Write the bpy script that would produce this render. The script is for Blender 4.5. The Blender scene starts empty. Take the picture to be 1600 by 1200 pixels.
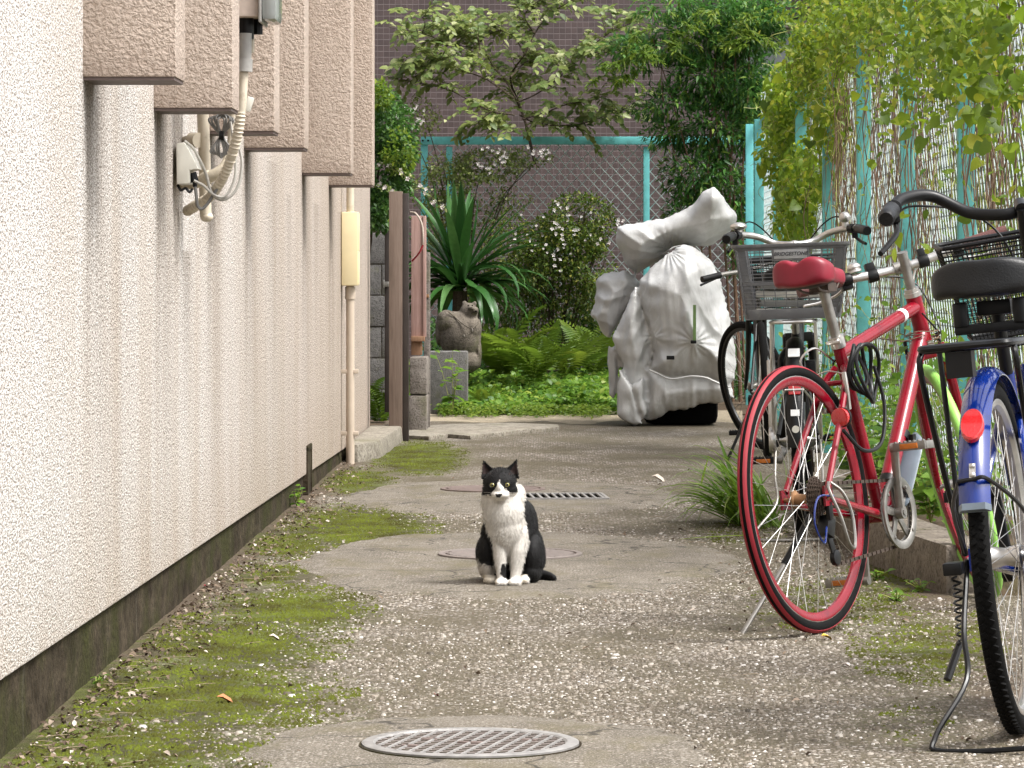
import bpy, bmesh, math, random
import numpy as np
from mathutils import Vector, Matrix, noise
random.seed(7); np.random.seed(7)
scene = bpy.context.scene
COL = scene.collection
R = math.radians
F = 5500.0; H = 0.885; VX = 856.0; VY = 440.0     # survey of the photograph: focal length in px, eye height, vanishing point

def P(px, py, d):
    """survey helper: the real point standing at distance d along the alley"""
    return Vector(((px - VX) * d / F, d, H + (VY - py) * d / F))
def G(px, py):
    d = F * H / (py - VY)
    return Vector(((px - VX) * d / F, d, 0.0))

# ------------------------------------------------------------------ camera, sky, sun, exposure
cam_data = bpy.data.cameras.new('camera')
cam = bpy.data.objects.new('camera', cam_data); COL.objects.link(cam)
cam.location = (0, 0, H); cam.rotation_euler = (R(90), 0, 0)
cam_data.sensor_fit = 'HORIZONTAL'; cam_data.sensor_width = 36.0
cam_data.lens = 36.0 * F / 1600.0
cam_data.shift_x = -(VX - 800) / 1600.0
cam_data.shift_y = -(600 - VY) / 1600.0
cam_data.clip_start = 0.1; cam_data.clip_end = 500
scene.camera = cam

SUN_EL, SUN_AZ = 57.0, 113.0                # azimuth measured from +Y towards +X
world = bpy.data.worlds.new('World'); scene.world = world; world.use_nodes = True
nt = world.node_tree; nt.nodes.clear()
sky = nt.nodes.new('ShaderNodeTexSky'); sky.sky_type = 'NISHITA'; sky.sun_disc = False
sky.sun_elevation = R(SUN_EL); sky.sun_rotation = R(SUN_AZ)
sky.air_density = 1.0; sky.dust_density = 5.0; sky.ozone_density = 0.6
hs = nt.nodes.new('ShaderNodeHueSaturation'); hs.inputs['Saturation'].default_value = 0.28
bg = nt.nodes.new('ShaderNodeBackground'); bg.inputs['Strength'].default_value = 0.11
wo = nt.nodes.new('ShaderNodeOutputWorld')
nt.links.new(sky.outputs[0], hs.inputs['Color']); nt.links.new(hs.outputs[0], bg.inputs['Color'])
nt.links.new(bg.outputs[0], wo.inputs['Surface'])
sd = bpy.data.lights.new('sun', 'SUN'); sd.energy = 1.5; sd.angle = R(16); sd.color = (1.0, 0.985, 0.96)
sun = bpy.data.objects.new('sun', sd); COL.objects.link(sun)
sv = Vector((math.sin(R(SUN_AZ)) * math.cos(R(SUN_EL)), math.cos(R(SUN_AZ)) * math.cos(R(SUN_EL)), math.sin(R(SUN_EL))))
sun.rotation_euler = sv.to_track_quat('Z', 'Y').to_euler(); sun.location = (4, 4, 9)
scene.view_settings.view_transform = 'Standard'; scene.view_settings.look = 'None'
scene.view_settings.gamma = 1.0; scene.view_settings.use_curve_mapping = False
scene.view_settings.exposure = 1.55
scene.render.engine = 'CYCLES'
scene.cycles.use_denoising = True
scene.cycles.max_bounces = 8; scene.cycles.diffuse_bounces = 4; scene.cycles.transparent_max_bounces = 8
scene.cycles.sample_clamp_indirect = 8.0
scene.cycles.caustics_reflective = False; scene.cycles.caustics_refractive = False

# ------------------------------------------------------------------ mesh helpers
def spline(pts, n=8, closed=False):
    pts = [Vector(p) for p in pts]; out = []
    m = len(pts); segs = m if closed else m - 1
    for i in range(segs):
        if closed:
            p0, p1, p2, p3 = pts[(i-1) % m], pts[i], pts[(i+1) % m], pts[(i+2) % m]
        else:
            p1, p2 = pts[i], pts[i+1]
            p0 = pts[i-1] if i else p1 * 2 - p2
            p3 = pts[i+2] if i + 2 < m else p2 * 2 - p1
        for k in range(n):
            t = k / n
            out.append(0.5 * ((2*p1) + (p2-p0)*t + (2*p0-5*p1+4*p2-p3)*t*t + (3*p1-p0-3*p2+p3)*t**3))
    if not closed: out.append(pts[-1])
    return out

class MB:
    def __init__(s): s.v = []; s.f = []; s.m = []
    def add(s, vs, fs, mi=0):
        o = len(s.v); s.v += [Vector(v) for v in vs]
        s.f += [tuple(i + o for i in f) for f in fs]; s.m += [mi] * len(fs); return s
    def bx(s, lo, hi, mi=0):
        x0, y0, z0 = lo; x1, y1, z1 = hi
        return s.add([(x0,y0,z0),(x1,y0,z0),(x1,y1,z0),(x0,y1,z0),(x0,y0,z1),(x1,y0,z1),(x1,y1,z1),(x0,y1,z1)],
                     [(3,2,1,0),(4,5,6,7),(0,1,5,4),(1,2,6,5),(2,3,7,6),(3,0,4,7)], mi)
    def box(s, c, sz, M=None, mi=0):
        o = len(s.v); hx, hy, hz = sz[0]/2, sz[1]/2, sz[2]/2
        s.bx((-hx,-hy,-hz), (hx,hy,hz), mi)
        for i in range(o, len(s.v)):
            v = s.v[i]
            if M is not None: v = M @ v
            s.v[i] = v + Vector(c)
        return s
    def bar(s, a, b, w, h, up=(0,0,1), mi=0):
        """rectangular bar from a to b"""
        a, b = Vector(a), Vector(b); d = b - a; L = d.length; x = d.normalized()
        u = Vector(up)
        if abs(x.dot(u)) > .98: u = Vector((0,1,0))
        y = u.cross(x).normalized(); z = x.cross(y)
        M = Matrix((x, y, z)).transposed()
        return s.box((a + b) / 2, (L, w, h), M, mi)
    def tube(s, pts, r, n=8, mi=0, closed=False, caps=True, flat=1.0):
        pts = [Vector(p) for p in pts]; m = len(pts)
        rs = list(r) if hasattr(r, '__len__') else [r] * m
        if len(rs) != m: rs = [rs[0] + (rs[-1]-rs[0]) * i/(m-1) for i in range(m)]
        o = len(s.v); nrm = None
        for i, p in enumerate(pts):
            if closed: t = pts[(i+1) % m] - pts[i-1]
            else: t = pts[min(i+1, m-1)] - pts[max(i-1, 0)]
            if t.length < 1e-9: t = Vector((0,0,1))
            t.normalize()
            if nrm is None:
                nrm = t.cross(Vector((0,0,1)) if abs(t.z) < .9 else Vector((1,0,0))).normalized()
            else:
                nrm = nrm - t * nrm.dot(t)
                nrm = nrm.normalized() if nrm.length > 1e-6 else t.orthogonal().normalized()
            bn = t.cross(nrm)
            for k in range(n):
                a = 2*math.pi*k/n
                s.v.append(p + nrm*(math.cos(a)*rs[i]) + bn*(math.sin(a)*rs[i]*flat))
        last = m if closed else m - 1
        for i in range(last):
            for k in range(n):
                a0 = o + i*n + k; a1 = o + i*n + (k+1) % n
                j = (i+1) % m
                s.f.append((a0, a1, o + j*n + (k+1) % n, o + j*n + k)); s.m.append(mi)
        if caps and not closed:
            s.f.append(tuple(o + k for k in reversed(range(n)))); s.m.append(mi)
            s.f.append(tuple(o + (m-1)*n + k for k in range(n))); s.m.append(mi)
        return s
    def cyl(s, a, b, r, n=14, r2=None, mi=0):
        return s.tube([a, b], [r, r if r2 is None else r2], n, mi)
    def rev(s, prof, n=40, axis='y', c=(0,0,0), mi=0, closed=False, mfun=None, a0=0.0, a1=None):
        """revolve profile [(radius, along axis)]"""
        o = len(s.v); c = Vector(c); m = len(prof); full = a1 is None
        cnt = n if full else n + 1
        for i in range(cnt):
            a = (2*math.pi*i/n) if full else a0 + (a1-a0)*i/n
            ca, sa = math.cos(a), math.sin(a)
            for (rr, h) in prof:
                if axis == 'y': s.v.append(c + Vector((rr*ca, h, rr*sa)))
                elif axis == 'z': s.v.append(c + Vector((rr*ca, rr*sa, h)))
                else: s.v.append(c + Vector((h, rr*ca, rr*sa)))
        flip = axis == 'y'
        for i in range(n):
            j = (i+1) % cnt
            for k in range(m if closed else m - 1):
                k2 = (k+1) % m
                q = (o+i*m+k, o+j*m+k, o+j*m+k2, o+i*m+k2)
                s.f.append(q[::-1] if not flip else q); s.m.append(mfun(k) if mfun else mi)
        if not full and closed:
            s.f.append(tuple(o+k for k in range(m))); s.m.append(mi)
            s.f.append(tuple(o+n*m+k for k in reversed(range(m)))); s.m.append(mi)
        return s
    def ell(s, c, rad, nu=16, nv=10, mi=0, M=None):
        o = len(s.v); c = Vector(c)
        vs = [Vector((0,0,-1))]
        for j in range(1, nv):
            b = -math.pi/2 + math.pi*j/nv
            for i in range(nu):
                a = 2*math.pi*i/nu
                vs.append(Vector((math.cos(b)*math.cos(a), math.cos(b)*math.sin(a), math.sin(b))))
        vs.append(Vector((0,0,1)))
        for v in vs:
            w = Vector((v.x*rad[0], v.y*rad[1], v.z*rad[2]))
            if M is not None: w = M @ w
            s.v.append(w + c)
        fs = []
        for i in range(nu): fs.append((o, o+1+(i+1) % nu, o+1+i))
        for j in range(nv-2):
            for i in range(nu):
                a = o+1+j*nu; b = a+nu
                fs.append((a+i, a+(i+1) % nu, b+(i+1) % nu, b+i))
        t = o+1+(nv-1)*nu; a = o+1+(nv-2)*nu
        for i in range(nu): fs.append((a+i, a+(i+1) % nu, t))
        s.f += fs; s.m += [mi]*len(fs); return s
    def prism(s, poly, M, depth, mi=0):
        """poly in local xy, extruded along local z by depth, placed by 4x4 M"""
        n = len(poly)
        vs = [M @ Vector((p[0], p[1], 0)) for p in poly] + [M @ Vector((p[0], p[1], depth)) for p in poly]
        fs = [tuple(reversed(range(n))), tuple(range(n, 2*n))] + [(i, (i+1) % n, n+(i+1) % n, n+i) for i in range(n)]
        return s.add(vs, fs, mi)
    def loft(s, rings, mi=0, caps=True):
        o = len(s.v); n = len(rings[0])
        for r in rings: s.v += [Vector(p) for p in r]
        for i in range(len(rings)-1):
            for k in range(n):
                s.f.append((o+i*n+k, o+i*n+(k+1) % n, o+(i+1)*n+(k+1) % n, o+(i+1)*n+k)); s.m.append(mi)
        if caps:
            s.f.append(tuple(o+k for k in reversed(range(n)))); s.m.append(mi)
            s.f.append(tuple(o+(len(rings)-1)*n+k for k in range(n))); s.m.append(mi)
        return s
    def xf(s, M):
        s.v = [M @ v for v in s.v]; return s
    def mesh(s, name, mats, smooth=35, bevel=0, bseg=2, recalc=True):
        me = bpy.data.meshes.new(name)
        me.from_pydata([tuple(v) for v in s.v], [], s.f)
        for m in (mats if isinstance(mats, (list, tuple)) else [mats]): me.materials.append(m)
        me.polygons.foreach_set('material_index', s.m)
        if recalc or bevel:
            bm = bmesh.new(); bm.from_mesh(me)
            bmesh.ops.recalc_face_normals(bm, faces=bm.faces)
            if bevel:
                es = [e for e in bm.edges if len(e.link_faces) == 2 and e.calc_face_angle(0) > R(40)]
                bmesh.ops.bevel(bm, geom=es, offset=bevel, segments=bseg, affect='EDGES', profile=.6, clamp_overlap=True)
            bm.to_mesh(me); bm.free()
        if smooth:
            me.polygons.foreach_set('use_smooth', [True]*len(me.polygons))
            me.set_sharp_from_angle(angle=R(smooth))
        me.update()
        return me
    def obj(s, name, mats, parent=None, world=False, **k):
        if world and parent is not None:
            s.xf(ROOTM.get(parent.name, Matrix()).inverted())
        o = bpy.data.objects.new(name, s.mesh(name, mats, **k)); COL.objects.link(o)
        if parent is not None: o.parent = parent
        if parent is not None and parent.name in ROOTM: ROOTM[o.name] = ROOTM[parent.name]
        return o

ROOTM = {}
def thing(name, label, cat, loc=(0,0,0), rot=(0,0,0), group=None):
    o = bpy.data.objects.new(name, None); COL.objects.link(o)
    o.empty_display_size = .1
    o.location = loc; o.rotation_euler = rot
    o['label'] = label; o['category'] = cat
    if group: o['group'] = group
    from mathutils import Euler
    ROOTM[o.name] = Matrix.Translation(Vector(loc)) @ Euler(rot, 'XYZ').to_matrix().to_4x4()
    return o
def tag(o, label, cat, group=None):
    o['label'] = label; o['category'] = cat
    if group: o['group'] = group
    return o
def kind(o, k): o['kind'] = k; return o
def copyobj(src, name, parent, M):
    c = bpy.data.objects.new(name, src if isinstance(src, bpy.types.Mesh) else src.data)
    COL.objects.link(c); c.parent = parent; c.matrix_local = M
    return c

# numpy mesh of triangles with a per-vertex random attribute
def np_mesh(name, V, T, mats, rnd=None, smooth=True):
    me = bpy.data.meshes.new(name)
    V = np.ascontiguousarray(V, dtype=np.float32); T = np.ascontiguousarray(T, dtype=np.int32)
    me.vertices.add(len(V)); me.vertices.foreach_set('co', V.ravel())
    me.loops.add(T.size); me.loops.foreach_set('vertex_index', T.ravel())
    me.polygons.add(len(T))
    me.polygons.foreach_set('loop_start', np.arange(0, T.size, 3, dtype=np.int32))
    me.polygons.foreach_set('loop_total', np.full(len(T), 3, dtype=np.int32))
    for m in (mats if isinstance(mats, (list, tuple)) else [mats]): me.materials.append(m)
    me.update(calc_edges=True)
    if smooth: me.polygons.foreach_set('use_smooth', np.ones(len(T), dtype=bool))
    if rnd is not None:
        a = me.attributes.new('rnd', 'FLOAT', 'POINT'); a.data.foreach_set('value', np.ascontiguousarray(rnd, dtype=np.float32))
    me.validate(); me.update()
    return me
def np_obj(name, V, T, mats, parent=None, rnd=None, smooth=True, world=True):
    V = np.asarray(V, dtype=np.float64)
    if world and parent is not None and parent.name in ROOTM:
        Mi = np.array(ROOTM[parent.name].inverted()); V = V @ Mi[:3,:3].T + Mi[:3,3]
    o = bpy.data.objects.new(name, np_mesh(name, V, T, mats, rnd, smooth)); COL.objects.link(o)
    if parent is not None: o.parent = parent
    return o
def unit(a):
    return a / np.maximum(np.linalg.norm(a, axis=-1, keepdims=True), 1e-9)
def leaf_base(L=1.0, W=.5, fold=.12, droop=.18, shape='oval'):
    if shape == 'oval': st = [(.30, 1.0), (.68, .82)]
    elif shape == 'lance': st = [(.28, 1.0), (.62, .7)]
    elif shape == 'heart': st = [(.12, 1.0), (.5, .88)]
    elif shape == 'round':
        v = [(0,0,0)]; st = [(-.06,.55),(.06,.92),(.25,1.0),(.48,.86),(.70,.56),(.87,.26)]
        for t, w in st:
            z = -droop*L*max(0,t)**2; v += [(t*L, W*w/2, z + fold*W*w), (max(0,t)*L, 0, z), (t*L, -W*w/2, z + fold*W*w)]
        v.append((L, 0, -droop*L)); n = len(st); t = [(0,2,1),(0,3,2)]
        for i in range(n-1):
            a = 1+i*3; t += [(a,a+1,a+4),(a,a+4,a+3),(a+1,a+2,a+5),(a+1,a+5,a+4)]
        a = 1+(n-1)*3; t += [(a,a+1,3*n+1),(a+1,a+2,3*n+1)]
        return np.array(v, dtype=float), np.array(t, dtype=int)
    else: st = [(.33, 1.0), (.66, .9)]
    v = [(0,0,0)]
    for t, w in st:
        z = -droop*L*t*t
        v += [(t*L - (.08*L if shape == 'heart' and t < .2 else 0), W*w/2, z + fold*W), (t*L, 0, z), (t*L - (.08*L if shape == 'heart' and t < .2 else 0), -W*w/2, z + fold*W)]
    v.append((L, 0, -droop*L))
    t = [(0,2,1),(0,3,2),(1,2,5),(1,5,4),(2,3,6),(2,6,5),(4,5,7),(5,6,7)]
    return np.array(v, dtype=float), np.array(t, dtype=int)
def frames(xd, zh):
    X = unit(xd); Y = unit(np.cross(zh, X)); Z = np.cross(X, Y)
    return X, Y, Z
def scatter(base, pos, xd, zh, sc):
    bv, bt = base
    X, Y, Z = frames(xd, zh); n = len(pos)
    sc = np.broadcast_to(np.asarray(sc, dtype=float), (n,))
    V = pos[:,None,:] + sc[:,None,None]*(bv[None,:,0:1]*X[:,None,:] + bv[None,:,1:2]*Y[:,None,:] + bv[None,:,2:3]*Z[:,None,:])
    T = bt[None,:,:] + (np.arange(n)*len(bv))[:,None,None]
    rnd = np.repeat(np.random.rand(n), len(bv))
    return V.reshape(-1,3), T.reshape(-1,3), rnd
def merge(parts):
    Vs, Ts, Rs = [], [], []; o = 0
    for V, T, r in parts:
        Vs.append(V); Ts.append(T + o); Rs.append(r); o += len(V)
    return np.concatenate(Vs), np.concatenate(Ts), np.concatenate(Rs)
def leaf_objects(name, me, parent, pos, xd, zh, sc):
    """each leaf an object of its own sharing one mesh"""
    X, Y, Z = frames(xd, zh); Mi = ROOTM.get(parent.name, Matrix()).inverted()
    sc = np.broadcast_to(np.asarray(sc, dtype=float), (len(pos),))
    for i in range(len(pos)):
        s = float(sc[i])
        M = Matrix(((X[i][0]*s, Y[i][0]*s, Z[i][0]*s, pos[i][0]), (X[i][1]*s, Y[i][1]*s, Z[i][1]*s, pos[i][1]),
                    (X[i][2]*s, Y[i][2]*s, Z[i][2]*s, pos[i][2]), (0,0,0,1)))
        copyobj(me[i % len(me)] if isinstance(me, list) else me, name, parent, Mi @ M)
def leaf_me(name, base, mat_):
    v, t = base
    return np_mesh(name, v, t, mat_, np.zeros(len(v)))
def leaf_split(parent, lm, mat_, base, pos, xd, zh, sc, nobj=300, name='leaf', rest='foliage'):
    """the nearest / largest nobj leaves become objects, the others one stuff part"""
    pos = np.asarray(pos); sc = np.broadcast_to(np.asarray(sc, dtype=float), (len(pos),))
    order = np.argsort(-(sc / pos[:,1])); a = order[:nobj]; b = order[nobj:]
    leaf_objects(name, lm, parent, pos[a], xd[a], zh[a], sc[a])
    if len(b):
        V, T, r = scatter(base, pos[b], xd[b], zh[b], sc[b])
        kind(np_obj(rest, V, T, mat_, parent, r), 'stuff')
# ------------------------------------------------------------------ materials
class NT:
    def __init__(s, name):
        s.m = bpy.data.materials.new(name); s.m.use_nodes = True
        s.t = s.m.node_tree; s.b = s.t.nodes['Principled BSDF']; s.out = s.t.nodes['Material Output']
        s._pos = None
    def n(s, typ, **k):
        x = s.t.nodes.new(typ)
        for a, v in k.items(): setattr(x, a, v)
        return x
    def l(s, a, b): s.t.links.new(a, b)
    def pos(s):
        if s._pos is None: s._pos = s.n('ShaderNodeNewGeometry').outputs['Position']
        return s._pos
    def obj(s): return s.n('ShaderNodeTexCoord').outputs['Object']
    def mapv(s, v, scale=(1,1,1), loc=(0,0,0)):
        x = s.n('ShaderNodeMapping'); s.l(v, x.inputs['Vector']); x.inputs['Scale'].default_value = scale
        x.inputs['Location'].default_value = loc
        return x.outputs[0]
    def noise(s, v, scale, detail=3, rough=.55, dist=0):
        x = s.n('ShaderNodeTexNoise'); s.l(v, x.inputs['Vector'])
        x.inputs['Scale'].default_value = scale; x.inputs['Detail'].default_value = detail
        x.inputs['Roughness'].default_value = rough; x.inputs['Distortion'].default_value = dist
        return x.outputs[0]
    def voro(s, v, scale, feature='F1', out='Distance', rnd=1.0):
        x = s.n('ShaderNodeTexVoronoi', feature=feature); s.l(v, x.inputs['Vector'])
        x.inputs['Scale'].default_value = scale; x.inputs['Randomness'].default_value = rnd
        return x.outputs[out]
    def ramp(s, f, stops, interp='LINEAR'):
        x = s.n('ShaderNodeValToRGB'); s.l(f, x.inputs[0]); e = x.color_ramp.elements
        x.color_ramp.interpolation = interp
        while len(e) < len(stops): e.new(.5)
        for i, (p, c) in enumerate(stops):
            e[i].position = p; e[i].color = (c, c, c, 1) if not hasattr(c, '__len__') else (*c, 1)
        return x.outputs[0]
    def math(s, op, a, b=None, c=None, clamp=False):
        x = s.n('ShaderNodeMath', operation=op, use_clamp=clamp)
        for i, q in enumerate((a, b, c)):
            if q is None: continue
            if isinstance(q, (int, float)): x.inputs[i].default_value = q
            else: s.l(q, x.inputs[i])
        return x.outputs[0]
    def mix(s, f, a, b, mode='MIX'):
        x = s.n('ShaderNodeMix', data_type='RGBA', blend_type=mode)
        for i, q in ((0, f), (6, a), (7, b)):
            if isinstance(q, (int, float)): x.inputs[i].default_value = q
            elif isinstance(q, tuple): x.inputs[i].default_value = (*q, 1)
            else: s.l(q, x.inputs[i])
        return x.outputs[2]
    def sep(s, v):
        x = s.n('ShaderNodeSeparateXYZ'); s.l(v, x.inputs[0]); return x.outputs
    def attr(s, name, out='Fac'):
        x = s.n('ShaderNodeAttribute', attribute_name=name); return x.outputs[out]
    def bump(s, h, strength=.4, dist=.01, prev=None):
        x = s.n('ShaderNodeBump'); s.l(h, x.inputs['Height'])
        x.inputs['Strength'].default_value = strength; x.inputs['Distance'].default_value = dist
        if prev is not None: s.l(prev, x.inputs['Normal'])
        return x.outputs[0]
    def fin(s, col=None, rough=.5, metal=0, nrm=None, spec=.5, coat=0):
        b = s.b.inputs
        if col is not None:
            if isinstance(col, tuple): b['Base Color'].default_value = (*col, 1)
            else: s.l(col, b['Base Color'])
        if isinstance(rough, (int, float)): b['Roughness'].default_value = rough
        else: s.l(rough, b['Roughness'])
        b['Metallic'].default_value = metal; b['Specular IOR Level'].default_value = spec
        b['Coat Weight'].default_value = coat; b['Coat Roughness'].default_value = .08
        if nrm is not None: s.l(nrm, b['Normal'])
        return s.m

def mat(name, col, rough=.5, metal=0, var=.25, vs=14, bump=0, bs=120, spec=.5, coat=0, dirt=None):
    """plain procedural surface: colour broken up by grime, roughness varied, fine relief"""
    t = NT(name); o = t.obj()
    n1 = t.noise(o, vs, 4, .6)
    dk = tuple(c * (1 - var) for c in col); lt = tuple(min(1, c * (1 + var * .5)) for c in col)
    c = t.mix(t.ramp(n1, [(.3, 0.0), (.72, 1.0)]), dk, lt)
    if dirt is not None:
        n2 = t.noise(o, vs * 2.3, 6, .7)
        c = t.mix(t.ramp(n2, [(.52, 0.0), (.72, .8)]), c, dirt)
    rr = t.ramp(n1, [(.25, max(.02, rough - .08)), (.75, min(1, rough + .1))])
    nr = t.bump(t.noise(o, bs, 3), bump, .004) if bump else None
    return t.fin(c, rr, metal, nr, spec, coat)

def leaf_mat(name, c1, c2, c3=None, trans=.35, rough=.45, spec=.4):
    t = NT(name)
    oi = t.n('ShaderNodeObjectInfo').outputs['Random']
    f = t.math('FRACT', t.math('ADD', t.attr('rnd'), oi))
    stops = [(0.0, c1), (.78, c2)] + ([(.99, c3)] if c3 else [])
    col = t.ramp(f, stops)
    v = t.noise(t.obj(), 30, 3)
    col = t.mix(t.ramp(v, [(.3, 0.0), (.7, .35)]), col, tuple(c * .55 for c in c1))
    t.fin(col, rough, 0, None, spec)
    tr = t.n('ShaderNodeBsdfTranslucent'); t.l(t.mix(.5, col, c2), tr.inputs['Color'])
    mx = t.n('ShaderNodeMixShader'); mx.inputs[0].default_value = trans
    t.l(t.b.outputs[0], mx.inputs[1]); t.l(tr.outputs[0], mx.inputs[2]); t.l(mx.outputs[0], t.out.inputs['Surface'])
    return t.m

FIN_Y = [7.57, 8.93, 10.30, 11.58, 14.30, 16.06]
def stucco(name, wall=True):
    t = NT(name); p = t.pos(); x, y, z = t.sep(p)
    if wall:
        q = t.mapv(p, (1, .42, 1))
        sp = t.noise(q, 210, 2, .6); sp2 = t.noise(q, 95, 3, .6)
        f = t.math('ADD', t.math('MULTIPLY', sp, .7), t.math('MULTIPLY', sp2, .3))
        f = t.ramp(f, [(.41, 0.0), (.49, .5), (.57, 1.0)])
        big = t.noise(t.mapv(p, (1, 1.2, .35)), 1.6, 4, .6)
        base = t.mix(t.ramp(big, [(.35, 0.0), (.65, 1.0)]), (.69, .64, .59), (.75, .735, .715))
        # warmer and darker towards the far end
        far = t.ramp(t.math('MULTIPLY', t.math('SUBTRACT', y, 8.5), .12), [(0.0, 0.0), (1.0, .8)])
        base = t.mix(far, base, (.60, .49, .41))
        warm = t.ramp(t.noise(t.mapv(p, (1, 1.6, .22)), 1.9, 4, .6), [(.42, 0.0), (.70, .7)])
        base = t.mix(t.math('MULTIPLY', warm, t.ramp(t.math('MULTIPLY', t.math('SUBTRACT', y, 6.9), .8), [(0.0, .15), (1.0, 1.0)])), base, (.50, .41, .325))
        drip = t.noise(t.mapv(p, (1, 5, .5)), 2.2, 6, .68, .6)
        base = t.mix(t.math('MULTIPLY', t.ramp(drip, [(.54, 0.0), (.78, .45)]), t.ramp(t.noise(p, 1.1, 3), [(.42, 0.0), (.62, 1.0)])), base, (.40, .33, .265))
        col = t.mix(f, (.25, .21, .175), base)  # dark speckle: the relief's own shade put into the colour
        wob = t.math('MULTIPLY', t.math('SUBTRACT', t.noise(t.mapv(p, (1, 3, .8)), 3.0, 3), .5), .35)
        acc = None
        st = [(fy + .10, 1.33, .085, 1.25, .95) for fy in FIN_Y] + [(fy + .30, 1.33, .2, 1.7, .55) for fy in FIN_Y] + \
             [(9.75, .95, .12, .7, .7), (8.3, 1.33, .3, 1.9, .3), (12.8, 1.3, .25, 1.4, .3), (13.6, 1.2, .1, 1.3, .35), (15.2, 1.2, .2, 1.2, .35), (17.0, 1.2, .3, 1.2, .3)]
        for (y0, zt, w, ln, s_) in st:
            dy = t.math('DIVIDE', t.math('SUBTRACT', t.math('ADD', y, t.math('MULTIPLY', wob, w * 3)), y0), w)
            g = t.math('POWER', 2.718, t.math('MULTIPLY', t.math('MULTIPLY', dy, dy), -1.0))
            fall = t.math('DIVIDE', t.math('SUBTRACT', z, zt - ln), ln, clamp=True)
            fall = t.math('MULTIPLY', fall, fall)
            below = t.math('LESS_THAN', z, zt + .02)
            k = t.math('MULTIPLY', t.math('MULTIPLY', g, fall), t.math('MULTIPLY', below, s_))
            acc = k if acc is None else t.math('MAXIMUM', acc, k)
        streak = t.ramp(t.noise(t.mapv(p, (1, 14, .5)), 2.2, 4, .6), [(.3, .55), (.7, 1.15)])
        acc = t.math('MULTIPLY', acc, streak, clamp=True)
        col = t.mix(acc, col, t.mix(f, (.07, .058, .045), (.26, .21, .165)))
        # splash-back grime just over the plinth
        low = t.math('DIVIDE', t.math('SUBTRACT', .42, z), .35, clamp=True)
        col = t.mix(t.math('MULTIPLY', low, t.math('MULTIPLY', t.noise(t.mapv(p, (1, 2, 1)), 5, 4), .8), clamp=True), col, (.42, .345, .27), 'MULTIPLY') if False else t.mix(t.math('MULTIPLY', t.math('MULTIPLY', low, t.ramp(t.noise(t.mapv(p, (1, 1.5, 1)), 4, 5, .65), [(.3, .25), (.7, 1.0)])), .6), col, (.36, .28, .21))
        nr = t.bump(sp2, .6, .007, t.bump(sp, .8, .006))
        return t.fin(col, .88, 0, nr, .25)
    a = t.noise(p, 105, 3, .55, .5); b = t.noise(p, 40, 2, .5)
    big = t.noise(t.mapv(p, (1, 1, .4)), 2.5, 4, .6)
    col = t.mix(t.ramp(big, [(.3, 0.0), (.7, 1.0)]), (.50, .405, .335), (.58, .485, .415))  # wall's stucco again, the fins' lesser light put into its colour
    col = t.mix(t.ramp(a, [(.33, .55), (.55, 0.0)]), col, (.33, .255, .20))
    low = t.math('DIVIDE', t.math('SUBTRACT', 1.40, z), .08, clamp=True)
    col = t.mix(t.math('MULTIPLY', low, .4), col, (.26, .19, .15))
    h = t.math('ADD', t.ramp(a, [(.32, 0.0), (.62, 1.0)]), t.math('MULTIPLY', b, .5))
    return t.fin(col, .85, 0, t.bump(h, .75, .006), .25)

def plinth_mat():
    t = NT('mossy_plinth_concrete'); p = t.pos(); x, y, z = t.sep(p)
    n1 = t.noise(t.mapv(p, (1, 1.3, 2)), 6, 5, .65); n2 = t.noise(p, 60, 4, .6)
    col = t.mix(t.ramp(n1, [(.35, 0.0), (.65, 1.0)]), (.018, .012, .006), (.075, .058, .038))
    col = t.mix(t.ramp(t.noise(t.mapv(p, (1, .8, 1)), 3.1, 4), [(.44, 0.0), (.60, .85)]), col, (.036, .038, .009))
    col = t.mix(t.ramp(t.noise(t.mapv(p, (1, 7, .6)), 2, 3), [(.60, 0.0), (.70, .4)]), col, (.15, .135, .11))
    col = t.mix(t.ramp(n2, [(.35, .6), (.6, 0.0)]), col, (.02, .016, .01))
    return t.fin(col, .95, 0, t.bump(n2, .8, .008), .15)

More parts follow.
